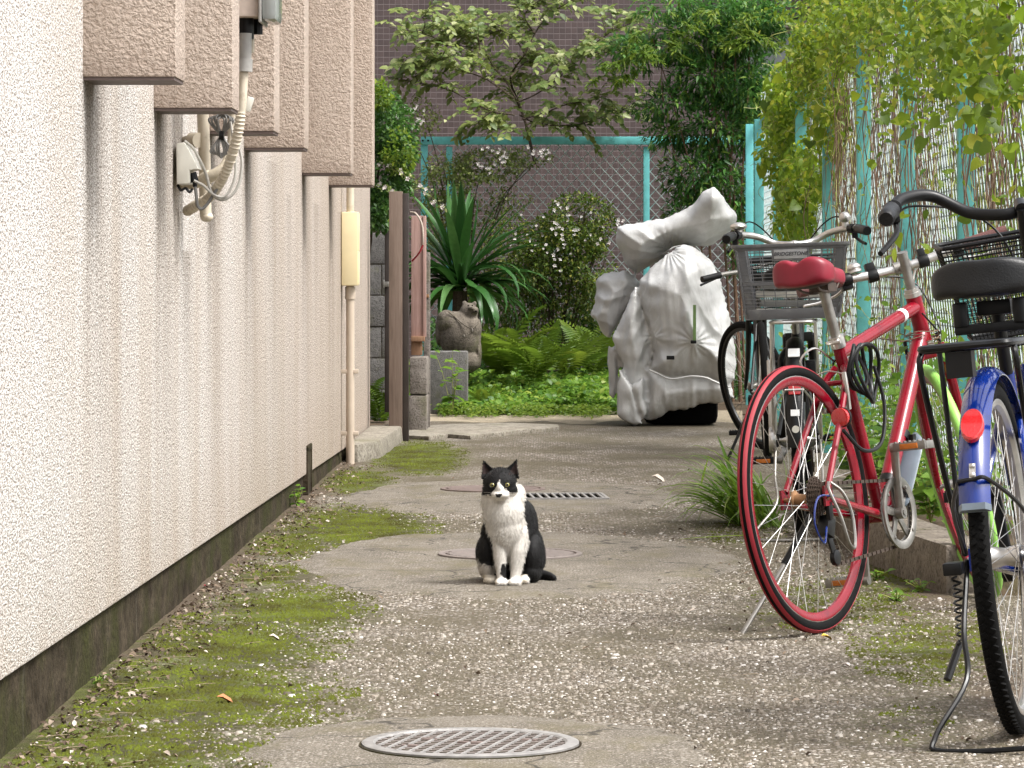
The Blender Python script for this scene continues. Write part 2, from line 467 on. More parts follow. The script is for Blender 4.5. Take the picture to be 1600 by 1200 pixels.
def pavement_mat():
    t = NT('exposed_aggregate_concrete'); p = t.pos()
    moss = t.attr('moss'); patch = t.attr('cement'); dirt = t.attr('dirt')
    d = t.noise(p, 40, 2); q = t.n('ShaderNodeVectorMath', operation='ADD'); 
    sc = t.n('ShaderNodeVectorMath', operation='SCALE'); nz = t.n('ShaderNodeTexNoise'); nz.inputs['Scale'].default_value = 60
    t.l(p, nz.inputs['Vector']); t.l(nz.outputs['Color'], sc.inputs[0]); sc.inputs['Scale'].default_value = .006
    t.l(p, q.inputs[0]); t.l(sc.outputs[0], q.inputs[1]); q = q.outputs[0]
    v1 = t.voro(q, 75); c1 = t.voro(q, 75, out='Color'); v2 = t.voro(q, 150); c2 = t.voro(q, 150, out='Color')
    cc = t.ramp(t.sep(c1)[0], [(0.0, (.06, .05, .04)), (.3, (.15, .125, .10)), (.55, (.26, .225, .19)), (.8, (.40, .36, .32)), (1.0, (.58, .55, .51))])
    cc2 = t.ramp(t.sep(c2)[1], [(0.0, (.05, .04, .03)), (.5, (.16, .135, .105)), (1.0, (.36, .32, .28))])
    mort = t.mix(t.noise(p, 9, 4), (.055, .044, .028), (.125, .103, .072))
    s2 = t.ramp(v2, [(.38, 1.0), (.52, 0.0)]); s1 = t.ramp(v1, [(.36, 1.0), (.50, 0.0)])
    col = t.mix(s2, mort, cc2); col = t.mix(s1, col, cc)
    wear = t.noise(t.mapv(p, (1, .6, 1)), 2.3, 5, .6)
    col = t.mix(t.ramp(wear, [(.42, .8), (.62, 0.0)]), col, (.085, .070, .040))
    ht = t.math('MAXIMUM', s1, t.math('MULTIPLY', s2, .7))
    # litter soil
    n3 = t.noise(p, 28, 5, .7)
    dm = t.ramp(t.math('ADD', dirt, t.math('MULTIPLY', t.math('SUBTRACT', n3, .5), .9)), [(.38, 0.0), (.62, .92)])
    col = t.mix(dm, col, t.mix(t.noise(p, 130, 3), (.035, .024, .014), (.15, .11, .075)))
    # moss
    n4 = t.noise(p, 17, 6, .72)
    mm = t.ramp(t.math('ADD', moss, t.math('MULTIPLY', t.math('SUBTRACT', n4, .5), 1.25)), [(.26, 0.0), (.60, .95)])
    mcol = t.mix(t.ramp(t.noise(t.mapv(p, (1, .7, 1)), 5.0, 5, .68), [(.40, 0.0), (.64, 1.0)]), (.038, .034, .010), (.100, .128, .014))
    mcol = t.mix(t.noise(p, 240, 2), t.mix(.5, mcol, (.03, .03, .006)), mcol)
    col = t.mix(mm, col, mcol)
    hh = t.math('ADD', t.math('MULTIPLY', ht, t.math('SUBTRACT', 1.0, mm)), t.math('MULTIPLY', t.noise(p, 300, 2), t.math('MULTIPLY', mm, 1.4)))
    nr = t.bump(hh, .7, .006)
    rg = t.mix(mm, t.ramp(wear, [(.3, .62), (.7, .85)]), (.95, .95, .95))
    return t.fin(col, rg, 0, nr, .3)

def cement_mat():
    t = NT('smooth_cement'); p = t.pos()
    n1 = t.noise(t.mapv(p, (1.6, .8, 1)), 4, 5, .65); n2 = t.noise(p, 160, 3, .6); 
    col = t.mix(t.ramp(n1, [(.3, 0.0), (.7, 1.0)]), (.075, .063, .046), (.175, .152, .12))
    col = t.mix(t.ramp(n2, [(.40, .7), (.54, 0.0)]), col, (.06, .05, .036))
    col = t.mix(t.ramp(t.noise(p, 210, 2), [(.54, 0.0), (.64, .8)]), col, (.36, .33, .29))
    v1 = t.voro(p, 95); vc_ = t.voro(p, 95, out='Color'); ex = t.math('MULTIPLY', t.ramp(v1, [(.34, 1.0), (.46, 0.0)]), t.ramp(t.noise(t.mapv(p, (1, .6, 1)), 6, 5, .7), [(.44, 0.0), (.60, .85)]))
    col = t.mix(ex, col, t.ramp(t.sep(vc_)[0], [(0.0, (.06, .05, .036)), (.5, (.20, .17, .135)), (1.0, (.46, .42, .37))]))
    col = t.mix(t.ramp(t.noise(t.mapv(p, (1, .5, 1)), 5, 5, .7), [(.50, 0.0), (.70, .7)]), col, (.10, .085, .04))
    ck = t.n('ShaderNodeTexVoronoi', feature='DISTANCE_TO_EDGE'); ck.inputs['Scale'].default_value = 1.7; cw = t.n('ShaderNodeVectorMath', operation='ADD'); cs = t.n('ShaderNodeVectorMath', operation='SCALE'); cs.inputs['Scale'].default_value = .25; cn = t.n('ShaderNodeTexNoise'); cn.inputs['Scale'].default_value = 6; t.l(p, cn.inputs['Vector']); t.l(cn.outputs['Color'], cs.inputs[0]); t.l(p, cw.inputs[0]); t.l(cs.outputs[0], cw.inputs[1]); t.l(cw.outputs[0], ck.inputs['Vector'])
    col = t.mix(t.ramp(ck.outputs['Distance'], [(.004, .85), (.010, 0.0)]), col, (.03, .026, .02))
    return t.fin(col, .85, 0, t.bump(n2, .5, .003), .3)

def tile_mat():
    t = NT('mauve_mosaic_tile'); p = t.pos(); x, y, z = t.sep(p)
    cmb = t.n('ShaderNodeCombineXYZ'); t.l(x, cmb.inputs[0]); t.l(z, cmb.inputs[1])
    br = t.n('ShaderNodeTexBrick'); t.l(cmb.outputs[0], br.inputs['Vector'])
    br.offset = 0.0; br.inputs['Scale'].default_value = 1.0
    br.inputs['Brick Width'].default_value = .05; br.inputs['Row Height'].default_value = .05
    br.inputs['Mortar Size'].default_value = .0028; br.inputs['Mortar Smooth'].default_value = .3
    br.inputs['Color1'].default_value = (.088, .063, .059, 1); br.inputs['Color2'].default_value = (.118, .085, .080, 1)
    br.inputs['Mortar'].default_value = (.20, .16, .155, 1)
    fl = t.n('ShaderNodeVectorMath', operation='SNAP'); fl.inputs[1].default_value = (.05, .05, .05); t.l(cmb.outputs[0], fl.inputs[0]); wn = t.n('ShaderNodeTexWhiteNoise'); t.l(fl.outputs[0], wn.inputs['Vector'])
    n = t.noise(t.mapv(p, (1, 1, .5)), 1.3, 4); n9 = t.noise(t.mapv(p, (6, 1, .25)), 1.6, 4, .6)
    tc = t.mix(t.math('MULTIPLY', wn.outputs['Value'], .38), br.outputs['Color'], (.05, .038, .037)); tc = t.mix(t.ramp(n9, [(.52, 0.0), (.75, .5)]), tc, (.06, .05, .046))
    col = t.mix(t.ramp(n, [(.3, .35), (.7, 0.0)]), tc, (.09, .068, .066))
    return t.fin(col, .38, 0, t.bump(t.math('SUBTRACT', 1.0, br.outputs['Fac']), .5, .004), .4)

def stone_mat(name, a, b, sc=22):
    t = NT(name); o = t.pos()
    n1 = t.noise(o, sc, 6, .7); n2 = t.noise(o, sc*6, 3); 
    col = t.mix(t.ramp(n1, [(.3, 0.0), (.7, 1.0)]), a, b)
    col = t.mix(t.ramp(n2, [(.35, .7), (.5, 0.0)]), col, tuple(c*.4 for c in a))
    col = t.mix(t.ramp(t.noise(o, sc*.4, 5), [(.55, 0.0), (.7, .5)]), col, (.10, .10, .045))
    return t.fin(col, .92, 0, t.bump(n2, .6, .006, t.bump(n1, .5, .01)), .2)

def wood_mat(name, a, b, c):
    t = NT(name); p = t.pos()
    n = t.noise(t.mapv(p, (30, 30, 1.5)), 3, 5, .65, 1.0); n2 = t.noise(t.mapv(p, (4, 4, 1)), 3, 4)
    col = t.mix(t.ramp(n, [(.3, 0.0), (.7, 1.0)]), a, b)
    col = t.mix(t.ramp(n2, [(.5, 0.0), (.7, .7)]), col, c)
    return t.fin(col, .75, 0, t.bump(n, .4, .003), .3)

def cover_mat():
    t = NT('silver_cover_fabric'); p = t.obj()
    n = t.noise(p, 7, 5, .6); w = t.noise(t.mapv(p, (3, 3, 1.1)), 7, 4, .6, 1.2); wv = t.noise(p, 700, 2)
    col = t.mix(t.ramp(n, [(.3, 0.0), (.7, 1.0)]), (.46, .455, .445), (.61, .61, .60))
    col = t.mix(t.ramp(t.noise(t.mapv(p, (2, 2, 1)), 4, 5, .7), [(.52, 0.0), (.75, .5)]), col, (.38, .37, .34))
    vz = t.n('ShaderNodeVectorMath', operation='ADD'); t.l(t.mapv(p, (1, 1, .62)), vz.inputs[0]); s3 = t.n('ShaderNodeVectorMath', operation='SCALE'); s3.inputs['Scale'].default_value = .14; nc = t.n('ShaderNodeTexNoise'); nc.inputs['Scale'].default_value = 5; t.l(p, nc.inputs['Vector']); t.l(nc.outputs['Color'], s3.inputs[0]); t.l(s3.outputs[0], vz.inputs[1])
    cr = t.voro(vz.outputs[0], 11); cr2 = t.voro(vz.outputs[0], 26)
    nr = t.bump(wv, .1, .001, t.bump(cr2, .07, .008, t.bump(cr, .12, .02, t.bump(w, .25, .014))))
    t.fin(col, t.ramp(n, [(.3, .44), (.7, .6)]), .2, nr, .4)
    return t.m

M = {}
M['stucco'] = stucco('speckled_stucco', True); M['fin'] = stucco('shaded_stucco', False)
M['plinth'] = plinth_mat(); M['pave'] = pavement_mat(); M['cement'] = cement_mat(); M['tile'] = tile_mat()
M['soil'] = stone_mat('garden_soil', (.05, .035, .022), (.12, .085, .055), 9)
M['sand'] = stone_mat('sandy_soil', (.22, .18, .125), (.40, .34, .25), 30)
M['step'] = stone_mat('weathered_concrete', (.15, .13, .10), (.33, .30, .25), 12)
M['kerb'] = stone_mat('kerb_concrete', (.12, .10, .08), (.26, .225, .185), 14)
M['block'] = stone_mat('grey_block', (.11, .105, .10), (.20, .19, .18), 25)
M['blockpale'] = stone_mat('weathered_block', (.13, .11, .095), (.28, .25, .22), 16)
M['statue'] = stone_mat('brown_grey_stone', (.085, .07, .055), (.175, .15, .12), 20)
M['trim'] = mat('purple_brown_trim', (.12, .085, .075), .6)
M['teal_shaded'] = mat('worn_shaded_turquoise', (.11, .40, .39), .5, var=.2, vs=9, dirt=(.09, .27, .26), bump=.15)  # duller turquoise: dirt plus the side posts' shade put into the colour
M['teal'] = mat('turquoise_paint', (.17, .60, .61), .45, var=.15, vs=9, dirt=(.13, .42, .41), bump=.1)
M['galv'] = mat('coated_wire', (.50, .58, .56), .45, .3)
M['galvdull'] = mat('weathered_wire', (.22, .26, .25), .5, .35)
M['white'] = mat('pale_render_wall', (.30, .31, .30), .8, var=.1, vs=3)
M['pale'] = mat('pale_yard_concrete', (.25, .25, .23), .85, var=.2, vs=3)
M['cream'] = mat('cream_plastic', (.80, .68, .42), .5, var=.08, vs=6)
M['pipe'] = mat('beige_pipe_plastic', (.52, .43, .34), .5, var=.15, vs=8)
M['pvc'] = mat('ivory_pvc', (.58, .51, .40), .45, var=.18, vs=14, dirt=(.36, .30, .22))
M['boxw'] = mat('off_white_plastic', (.66, .64, .57), .4, var=.12)
M['cable'] = mat('grey_cable_sheath', (.17, .165, .155), .5)
M['cablew'] = mat('light_cable_sheath', (.42, .40, .36), .5)
M['meter'] = mat('meter_grey', (.40, .385, .36), .4); M['meterb'] = mat('meter_beige', (.56, .46, .39), .5)
M['glass'] = mat('window_glass', (.20, .215, .21), .12, var=.3, vs=2, spec=.6)
M['clear'] = mat('meter_glass', (.32, .34, .33), .1, var=.15, spec=.7)
M['brownpost'] = wood_mat('brown_woodgrain_post', (.135, .095, .075), (.20, .15, .12), (.11, .08, .06))
M['darkpost'] = mat('dark_brown_metal', (.035, .025, .021), .5)
M['pink'] = wood_mat('faded_pink_board', (.33, .20, .17), (.46, .30, .265), (.26, .15, .12))
M['wood'] = wood_mat('bare_wood', (.22, .12, .07), (.34, .20, .12), (.12, .07, .045))
M['fascia'] = mat('dark_fascia', (.05, .035, .032), .6); M['lintel'] = mat('beige_lintel', (.45, .40, .33), .7)
M['black'] = mat('black_plastic', (.0028, .0028, .003), .42, var=.3, spec=.3); M['blackm'] = mat('black_metal', (.0025, .0025, .0028), .32, .0, spec=.35)
M['rubber'] = mat('black_rubber', (.004, .0038, .0036), .85, var=.35, bump=.3, bs=300, spec=.15)
M['redrub'] = mat('red_rubber', (.26, .008, .018), .65, var=.2, vs=6)
M['redpaint'] = mat('red_frame_paint', (.20, .0008, .010), .25, var=.22, vs=7, coat=.3, spec=.3, dirt=(.10, .004, .010))
M['redsat'] = mat('red_saddle_vinyl', (.21, .004, .018), .42, var=.25, vs=9)
M['redlens'] = mat('red_reflector_lens', (.50, .003, .005), .18, var=.12, bump=.4, bs=260, coat=1)
M['orange'] = mat('amber_reflector_lens', (.55, .16, .02), .2, bump=.3, bs=300)
M['silver'] = mat('brushed_alloy', (.62, .60, .57), .32, .95, var=.2, vs=20)
M['silverd'] = mat('dull_alloy', (.33, .315, .29), .42, .9, var=.3, vs=26)
M['steel'] = mat('spoke_steel', (.62, .61, .59), .3, .95)
M['blue'] = mat('blue_fender_paint', (.003, .020, .165), .14, var=.15, vs=5, coat=.8, spec=.3)
M['greyplas'] = mat('grey_basket_plastic', (.12, .12, .125), .42, var=.2, vs=12, dirt=(.20, .195, .185))
M['plate'] = mat('plate_grey', (.36, .36, .36), .4); M['ink'] = mat('dark_ink', (.03, .03, .035), .5)
M['sticker'] = mat('white_sticker', (.72, .72, .71), .4, var=.05)
M['lime'] = mat('lime_rubber', (.26, .55, .10), .5, var=.15, vs=6)
M['grip'] = mat('faded_maroon_grip', (.12, .045, .04), .65, bump=.3, bs=200)
M['greyrub'] = mat('blue_grey_plastic', (.13, .16, .19), .4)
M['cableb'] = mat('black_cable_sheath', (.003, .003, .0032), .4, spec=.3)
M['chain'] = mat('rusty_chain_steel', (.09, .065, .05), .45, .6, var=.4, vs=80)
M['rust'] = mat('rusty_hub', (.36, .20, .10), .5, .6, var=.4, vs=40)
M['saddleb'] = mat('black_saddle_vinyl', (.0035, .0035, .0038), .42, var=.2, bump=.2, bs=260, spec=.4)
M['cover'] = cover_mat()
M['strapg'] = mat('green_strap', (.16, .26, .08), .7); M['void'] = mat('tyre_and_void_black', (.002, .002, .002), .9, spec=.1)
M['irong'] = mat('worn_cast_iron', (.30, .288, .275), .55, .3, var=.3, vs=30); M['ironr'] = mat('rusty_cast_iron', (.16, .12, .105), .7, .1, var=.3, vs=40)
M['ironp'] = mat('pinkish_cast_iron', (.205, .172, .155), .65, .15, var=.25, vs=30)
M['bark'] = stone_mat('twig_bark', (.05, .036, .025), (.12, .09, .065), 40); M['barkr'] = stone_mat('reddish_bark', (.12, .07, .045), (.24, .15, .10), 40)
M['vinestem'] = mat('dry_vine_stem', (.15, .095, .06), .8, var=.4, vs=30); M['tendril'] = mat('green_tendril', (.27, .28, .07), .6, var=.3)
M['lf_dark'] = leaf_mat('dark_green_leaf', (.020, .065, .012), (.075, .18, .03), (.14, .26, .05))
M['lf_nand'] = leaf_mat('fine_dark_leaf', (.022, .085, .02), (.10, .25, .045), (.30, .40, .06))
M['lf_bright'] = leaf_mat('yellow_green_leaf', (.07, .15, .012), (.30, .43, .03), (.60, .58, .06), trans=.55)
M['lf_pale'] = leaf_mat('pale_shrub_leaf', (.08, .14, .03), (.28, .33, .09), (.50, .52, .26), trans=.4)
M['lf_vine'] = leaf_mat('vine_leaf', (.045, .10, .010), (.24, .35, .022), (.44, .42, .05), trans=.5)
M['lf_abelia'] = leaf_mat('small_shrub_leaf', (.03, .075, .01), (.15, .21, .026), (.36, .34, .07))
M['lf_weed'] = leaf_mat('fresh_weed_leaf', (.06, .16, .02), (.21, .36, .04), (.36, .44, .07), trans=.48)
M['lf_fern'] = leaf_mat('fern_leaf', (.07, .15, .012), (.19, .28, .03), (.32, .38, .05), trans=.5)
M['lf_yucca'] = leaf_mat('sword_leaf', (.018, .07, .014), (.05, .145, .03), (.10, .21, .06), trans=.15, rough=.35)
M['lf_grass'] = leaf_mat('grass_blade', (.08, .18, .018), (.20, .34, .035), (.42, .46, .16), trans=.4)
M['lf_dry'] = leaf_mat('dry_leaf', (.05, .03, .018), (.24, .175, .12), (.62, .55, .48), trans=.1, rough=.8)
M['petal'] = leaf_mat('white_petal', (.70, .64, .60), (.82, .79, .76), (.80, .68, .66), trans=.3)
M['stone1'] = None
# ------------------------------------------------------------------ the ground
def nz(x, y, s, seed=0.0): return noise.noise(Vector((x*s + seed, y*s - seed, seed*.37)))
MOSS = [(560,825,115,34,1.05),(450,850,80,26,.8),(655,715,75,28,.9),(560,752,65,22,.75),(450,955,140,42,.85),(370,1010,170,52,.85),
        (300,1090,240,70,.9),(190,1170,270,60,.8),(420,900,100,30,.6),(1310,945,190,60,.5),(1160,830,120,36,.42),(1450,1010,160,80,.55),
        (1430,1130,150,70,.35),(1390,905,100,30,.6),(1030,800,120,20,.25)]
CEM = [(742,1175,335,46),(790,882,335,46),(800,777,240,26)]
def moss_at(X, Y):
    px = VX + X*F/Y; py = VY + F*H/Y; m = 0.0
    for a, b, ra, rb, s in MOSS:
        q = ((px-a)/ra)**2 + ((py-b)/rb)**2
        if q < 4: m = max(m, s*math.exp(-q*.9))
    return m
def cem_at(X, Y, grow=1.0):
    px = VX + X*F/Y; py = VY + F*H/Y
    return any(((px-a)/(ra*grow))**2 + ((py-b)/(rb*grow))**2 < 1 + .5*nz(px*.01, py*.03, 1.0, a) for a, b, ra, rb in CEM)
def gz(X, Y): return .0035*noise.noise(Vector((X*2.3, Y*2.0, .3))) + .002*noise.noise(Vector((X*7, Y*6, 1.3)))

b = MB(); b.add([(-150,-60,-.02),(150,-60,-.02),(150,250,-.02),(-150,250,-.02)], [(0,1,2,3)])
kind(b.obj('ground', M['soil'], recalc=False, smooth=0), 'structure')

xs = np.concatenate([np.arange(-1.02, 1.5, .022)]); ys = np.arange(4.0, 23.3, .028)
nx, ny = len(xs), len(ys)
V = []; mo = []; dr = []
for y in ys:
    for x in xs:
        V.append((x, y, gz(x, y)))
        mo.append(moss_at(x, y))
        e = x + 1.0
        d = math.exp(-(e/(.10 + .07*noise.noise(Vector((y*1.7, 0, 4)))))**2) if e > 0 else 1
        d = max(d, .85*math.exp(-((x-1.02)/.16)**2) if y < 12.5 else 0)
        if y > 19.8: d = max(d, min(.45, (y-19.8)*.3))
        dr.append(d)
V = np.array(V); idx = np.arange(nx*ny).reshape(ny, nx)
a_, b_, c_, d_ = idx[:-1,:-1].ravel(), idx[:-1,1:].ravel(), idx[1:,1:].ravel(), idx[1:,:-1].ravel()
T = np.concatenate([np.stack([a_,b_,c_],1), np.stack([a_,c_,d_],1)])
pave = np_obj('alley_pavement', V, T, M['pave'])
for nm, arr in (('moss', mo), ('dirt', dr), ('cement', [0.0]*len(mo))):
    at = pave.data.attributes.new(nm, 'FLOAT', 'POINT'); at.data.foreach_set('value', np.array(arr, dtype=np.float32))
kind(pave, 'structure')

# smooth cement round the covers: irregular thin sheets
for (a, bb, ra, rb) in CEM:
    m = MB(); n = 90; rim = []; rim0 = []
    for k in range(n):
        t = 2*math.pi*k/n
        s = 1 + .16*noise.noise(Vector((math.cos(t)*1.5, math.sin(t)*1.5, a))) + .07*noise.noise(Vector((math.cos(t)*7, math.sin(t)*7, a))) + .03*noise.noise(Vector((math.cos(t)*25, math.sin(t)*25, a)))
        g = G(a + ra*s*math.cos(t), bb + rb*s*math.sin(t))
        rim.append((g.x, g.y, .0065)); rim0.append((g.x + .05*math.cos(t), g.y - .16*math.sin(t), -.003))
    c = G(a, bb); inner = [((p[0]*.85+c.x*.15), (p[1]*.85+c.y*.15), .0095) for p in rim]
    vs = rim0 + rim + inner + [(c.x, c.y, .0095)]
    fs = []
    for k in range(n):
        j = (k+1) % n
        fs += [(k, j, n+j, n+k), (n+k, n+j, 2*n+j, 2*n+k), (2*n+k, 2*n+j, 3*n)]
    m.add(vs, fs); kind(m.obj('cement_patch', M['cement']), 'structure')

# pebbles standing proud of the worn concrete
N = 64000
u = np.random.rand(N*3); Yp = 6.2*(14.5/6.2)**u
Xp = np.random.uniform(-.97, 1.35, N*3)
keep = []
for i in range(len(Xp)):
    x, y = Xp[i], Yp[i]
    if x > 1.0 and y > 9.8: continue
    if random.random() > .22 and cem_at(x, y, .58 + .42*random.random() + .22*noise.noise(Vector((x*9, y*5, 3)))): continue
    m = moss_at(x, y)
    w = noise.noise(Vector((x*2.3, y*1.4, 9.1)))
    pr = (1 - min(1, m*1.25)) * (.5 + .9*w) * (1 if x > -.82 else .3)
    if random.random() < pr: keep.append(i)
    if len(keep) >= N: break
keep = np.array(keep); n = len(keep)
rx = np.random.uniform(.0020, .0056, n) * np.where(np.random.rand(n) < .05, 2.0, 1.0); el = np.random.uniform(.6, 1.0, n); an = np.random.uniform(0, 6.28, n)
ht = rx*np.random.uniform(.22, .55, n)
base = np.array([[math.cos(k*math.pi/3), math.sin(k*math.pi/3)] for k in range(6)])
bx_ = base[None,:,0]*rx[:,None]; by_ = base[None,:,1]*(rx*el)[:,None]
bx_ = bx_*np.random.uniform(.75, 1.15, bx_.shape); by_ = by_*np.random.uniform(.75, 1.15, by_.shape)
X1 = bx_*np.cos(an)[:,None] - by_*np.sin(an)[:,None]; Y1 = bx_*np.sin(an)[:,None] + by_*np.cos(an)[:,None]
Z0 = np.array([gz(Xp[i], Yp[i]) for i in keep])
low = np.stack([X1 + Xp[keep][:,None], Y1 + Yp[keep][:,None], np.repeat((Z0-.002)[:,None], 6, 1)], -1)
top = np.stack([X1*.6 + Xp[keep][:,None], Y1*.6 + Yp[keep][:,None], (Z0 + ht)[:,None]*np.ones((1,6))], -1)
V = np.concatenate([low, top], 1).reshape(-1, 3)
tb = []
for k in range(6):
    j = (k+1) % 6; tb += [(k, j, 6+j), (k, 6+j, 6+k)]
tb += [(6,7,8),(6,8,9),(6,9,10),(6,10,11)]
T = (np.array(tb)[None] + (np.arange(n)*12)[:,None,None]).reshape(-1, 3)
t = NT('pebble'); col = t.ramp(t.attr('rnd'), [(0.0, (.045, .036, .025)), (.35, (.125, .10, .074)), (.65, (.235, .20, .16)), (.9, (.36, .325, .28)), (1.0, (.64, .61, .58))])
t.fin(t.mix(t.ramp(t.noise(t.pos(), 130, 3), [(.4, .4), (.6, 0.0)]), col, (.14, .12, .09)), .6, 0, None, .35)
kind(np_obj('pavement_pebbles', V, T, t.m, None, np.repeat(np.random.rand(n), 12)), 'stuff')

# moss: short tufts
N = 150000; pts = []
u = np.random.rand(N*2); Yp = 6.2*(20/6.2)**u; Xp = np.random.uniform(-.99, 1.3, N*2)
for x, y in zip(Xp, Yp):
    m = moss_at(x, y)
    if m < .3: continue
    q = m + 1.3*.5*(noise.noise(Vector((x*9, y*9, 2.2))) + .6*noise.noise(Vector((x*22, y*22, 5.2)))) - .28
    if random.random() < q: pts.append((x, y, gz(x, y)))
pts = np.array(pts); n = len(pts)
rr = np.random.uniform(.003, .0085, n); hh = np.random.uniform(.002, .0065, n)
an = np.random.uniform(0, 6.28, n)
V = []
for k in range(3):
    a = an + k*2.094
    V.append(np.stack([pts[:,0] + rr*np.cos(a), pts[:,1] + rr*np.sin(a), pts[:,2] - .001], -1))
V.append(np.stack([pts[:,0], pts[:,1], pts[:,2] + hh], -1))
V = np.stack(V, 1).reshape(-1, 3)
T = (np.array([(0,1,3),(1,2,3),(2,0,3)])[None] + (np.arange(n)*4)[:,None,None]).reshape(-1, 3)
t = NT('moss_tuft')
c0 = t.mix(t.ramp(t.noise(t.mapv(t.pos(), (1, .7, 1)), 6.5, 5, .65), [(.36, 0.0), (.62, 1.0)]), (.040, .036, .010), (.105, .132, .014))
t.fin(t.mix(t.attr('rnd'), t.mix(.5, c0, (.05, .045, .012)), c0), .95, 0, None, .1)
kind(np_obj('moss', V, T, t.m, None, np.repeat(np.random.rand(n), 4)), 'stuff')

# crumbled leaves along the foot of the wall and under the bicycles
bs = leaf_base(1, .55, .25, .5)
pp = []
while len(pp) < 1900:
    y = 6.2*(17/6.2)**random.random()
    x = -1 + abs(random.gauss(0, .10)) + .005 if random.random() < .86 else random.uniform(-.9, 1.0)
    pp.append((x, y, gz(x, y) + .006))
for _ in range(260):
    y = random.uniform(8.6, 12.5); pp.append((1.0 - abs(random.gauss(0, .22)), y, .007))
pp = np.array(pp); n = len(pp)
xd = np.stack([np.random.randn(n), np.random.randn(n), np.random.randn(n)*.25], -1)
zh = np.stack([np.random.randn(n)*.35, np.random.randn(n)*.35, np.ones(n)], -1)
V, T, r = scatter(bs, pp, xd, zh, np.random.uniform(.006, .021, n))
kind(np_obj('leaf_litter', V, T, M['lf_dry'], None, r), 'stuff')
# fine straw
m = MB()
for _ in range(190):
    y = 6.3*(15/6.3)**random.random(); x = -1 + abs(random.gauss(0, .12)) + .01 if random.random() < .75 else random.uniform(-.8, 1.0)
    a = random.uniform(0, 6.28); L = random.uniform(.02, .07)
    p0 = Vector((x, y, .006)); p2 = p0 + Vector((math.cos(a)*L, math.sin(a)*L, 0))
    if p2.x < -.985: continue
    m.tube([p0, (p0+p2)/2 + Vector((0, 0, .001)), p2], .0007, 3, caps=False)
kind(m.obj('straw_litter', mat('straw', (.24, .185, .12), .8)), 'stuff')

# sandy strip before the garden bed
m = MB(); n = 60; top = []; bot = []
for k in range(n+1):
    px = 640 + 520*k/n
    g0 = G(px, 661 + 6*nz(px*.01, 0, 1.5, 3)); g1 = G(px, 646 + 3*nz(px*.02, 1, 1, 8))
    bot.append((g0.x, g0.y, -.002)); top.append((g1.x, g1.y, .02))
vs = bot + top; fs = [(k, k+1, n+2+k, n+1+k) for k in range(n)]
m.add(vs, fs); kind(m.obj('sandy_soil', M['sand']), 'structure')
m = MB(); m.bx((-3.5, 23.25, -.1), (3.0, 29.9, .012)); kind(m.obj('garden_soil', M['soil']), 'structure')
m = MB(); m.bx((1.62, -2, -.1), (8, 27.0, .012)); kind(m.obj('neighbouring_yard', M['pale']), 'structure')

# ------------------------------------------------------------------ the stucco building on the left
bld = thing('stucco_building', 'long speckled stucco building with projecting upright fins along the alley', 'building', (-1.0, 12, 0))
b = MB()
def plz(y): return .155 - (y - 6.43)*(.092/10.9)
ya, yb = 2.0, 19.8
# wall body with a sloping lower edge
vs = [(-6, ya, plz(ya)), (-1, ya, plz(ya)), (-1, yb, plz(yb)), (-6, yb, plz(yb)), (-6, ya, 5.6), (-1, ya, 5.6), (-1, yb, 5.6), (-6, yb, 5.6)]
b.add(vs, [(3,2,1,0),(4,5,6,7),(0,1,5,4),(1,2,6,5),(2,3,7,6),(3,0,4,7)])
b.obj('wall', M['stucco'], bld, world=True, bevel=.006)
b = MB()
n = 300; rng = [ya + .05 + (yb - ya - .1)*k/n for k in range(n+1)]
for (y0, y1) in ((ya+.05, 14.58), (14.82, yb-.05)):
    cnt = int((y1-y0)/.045); o = []
    for k in range(cnt+1):
        y = y0 + (y1-y0)*k/cnt
        for z in (-.05, plz(y)*.35, plz(y)*.7, plz(y)+.004):
            o.append((-1.014 + .006*noise.noise(Vector((y*5, z*30, 2))) + .004*noise.noise(Vector((y*19, z*60, 7))), y, z))
    b.add(o, [(k*4+j, (k+1)*4+j, (k+1)*4+j+1, k*4+j+1) for k in range(cnt) for j in range(3)])
    b.bx((-1.4, y0, -.05), (-1.03, y1, plz(y1)))
b.obj('plinth', M['plinth'], bld, world=True)
# weep slot: a dark panel in place of its shaded recess
b = MB(); b.bx((-1.16, 14.6005, -.04), (-.9965, 14.7995, .1795)); b.bx((-1.13, 14.57, -.04), (-.992, 14.60, .2)); b.bx((-1.13, 14.80, -.04), (-.992, 14.83, .2)); b.bx((-1.13, 14.57, .18), (-.992, 14.83, .205))
b.obj('weep_slot_panel', M['plinth'], bld, world=True, bevel=.004)
for fy in FIN_Y:
    fl = .2
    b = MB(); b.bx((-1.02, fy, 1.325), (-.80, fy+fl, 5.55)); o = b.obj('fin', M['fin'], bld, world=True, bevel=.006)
    b = MB(); b.bx((-1.0, fy+.004, 1.3185), (-.804, fy+fl-.004, 1.3245)); b.obj('drip_trim', M['trim'], o, world=True)
b = MB(); b.bx((-6.15, ya-.1, 5.6), (-.75, yb+.1, 5.75)); b.obj('parapet', M['fin'], bld, world=True, bevel=.01)

# concrete step at the far corner
st = MB()
g = [G(548, 722), G(612, 690)]
st.add([(-.99, 17.3, -.02), (-.93, 17.28, -.02), (-.835, 17.7, -.02), (-.80, 19.6, -.02), (-.99, 19.7, -.02),
        (-.99, 17.3, .085), (-.935, 17.3, .085), (-.85, 17.72, .085), (-.81, 19.55, .085), (-.99, 19.65, .085)],
       [(4,3,2,1,0),(5,6,7,8,9),(0,1,6,5),(1,2,7,6),(2,3,8,7),(3,4,9,8),(4,0,5,9)])
tag(st.obj('concrete_step', M['step'], bevel=.012), 'low weathered concrete step beside the far end of the stucco wall', 'step')
ROOTM.pop('concrete_step', None)
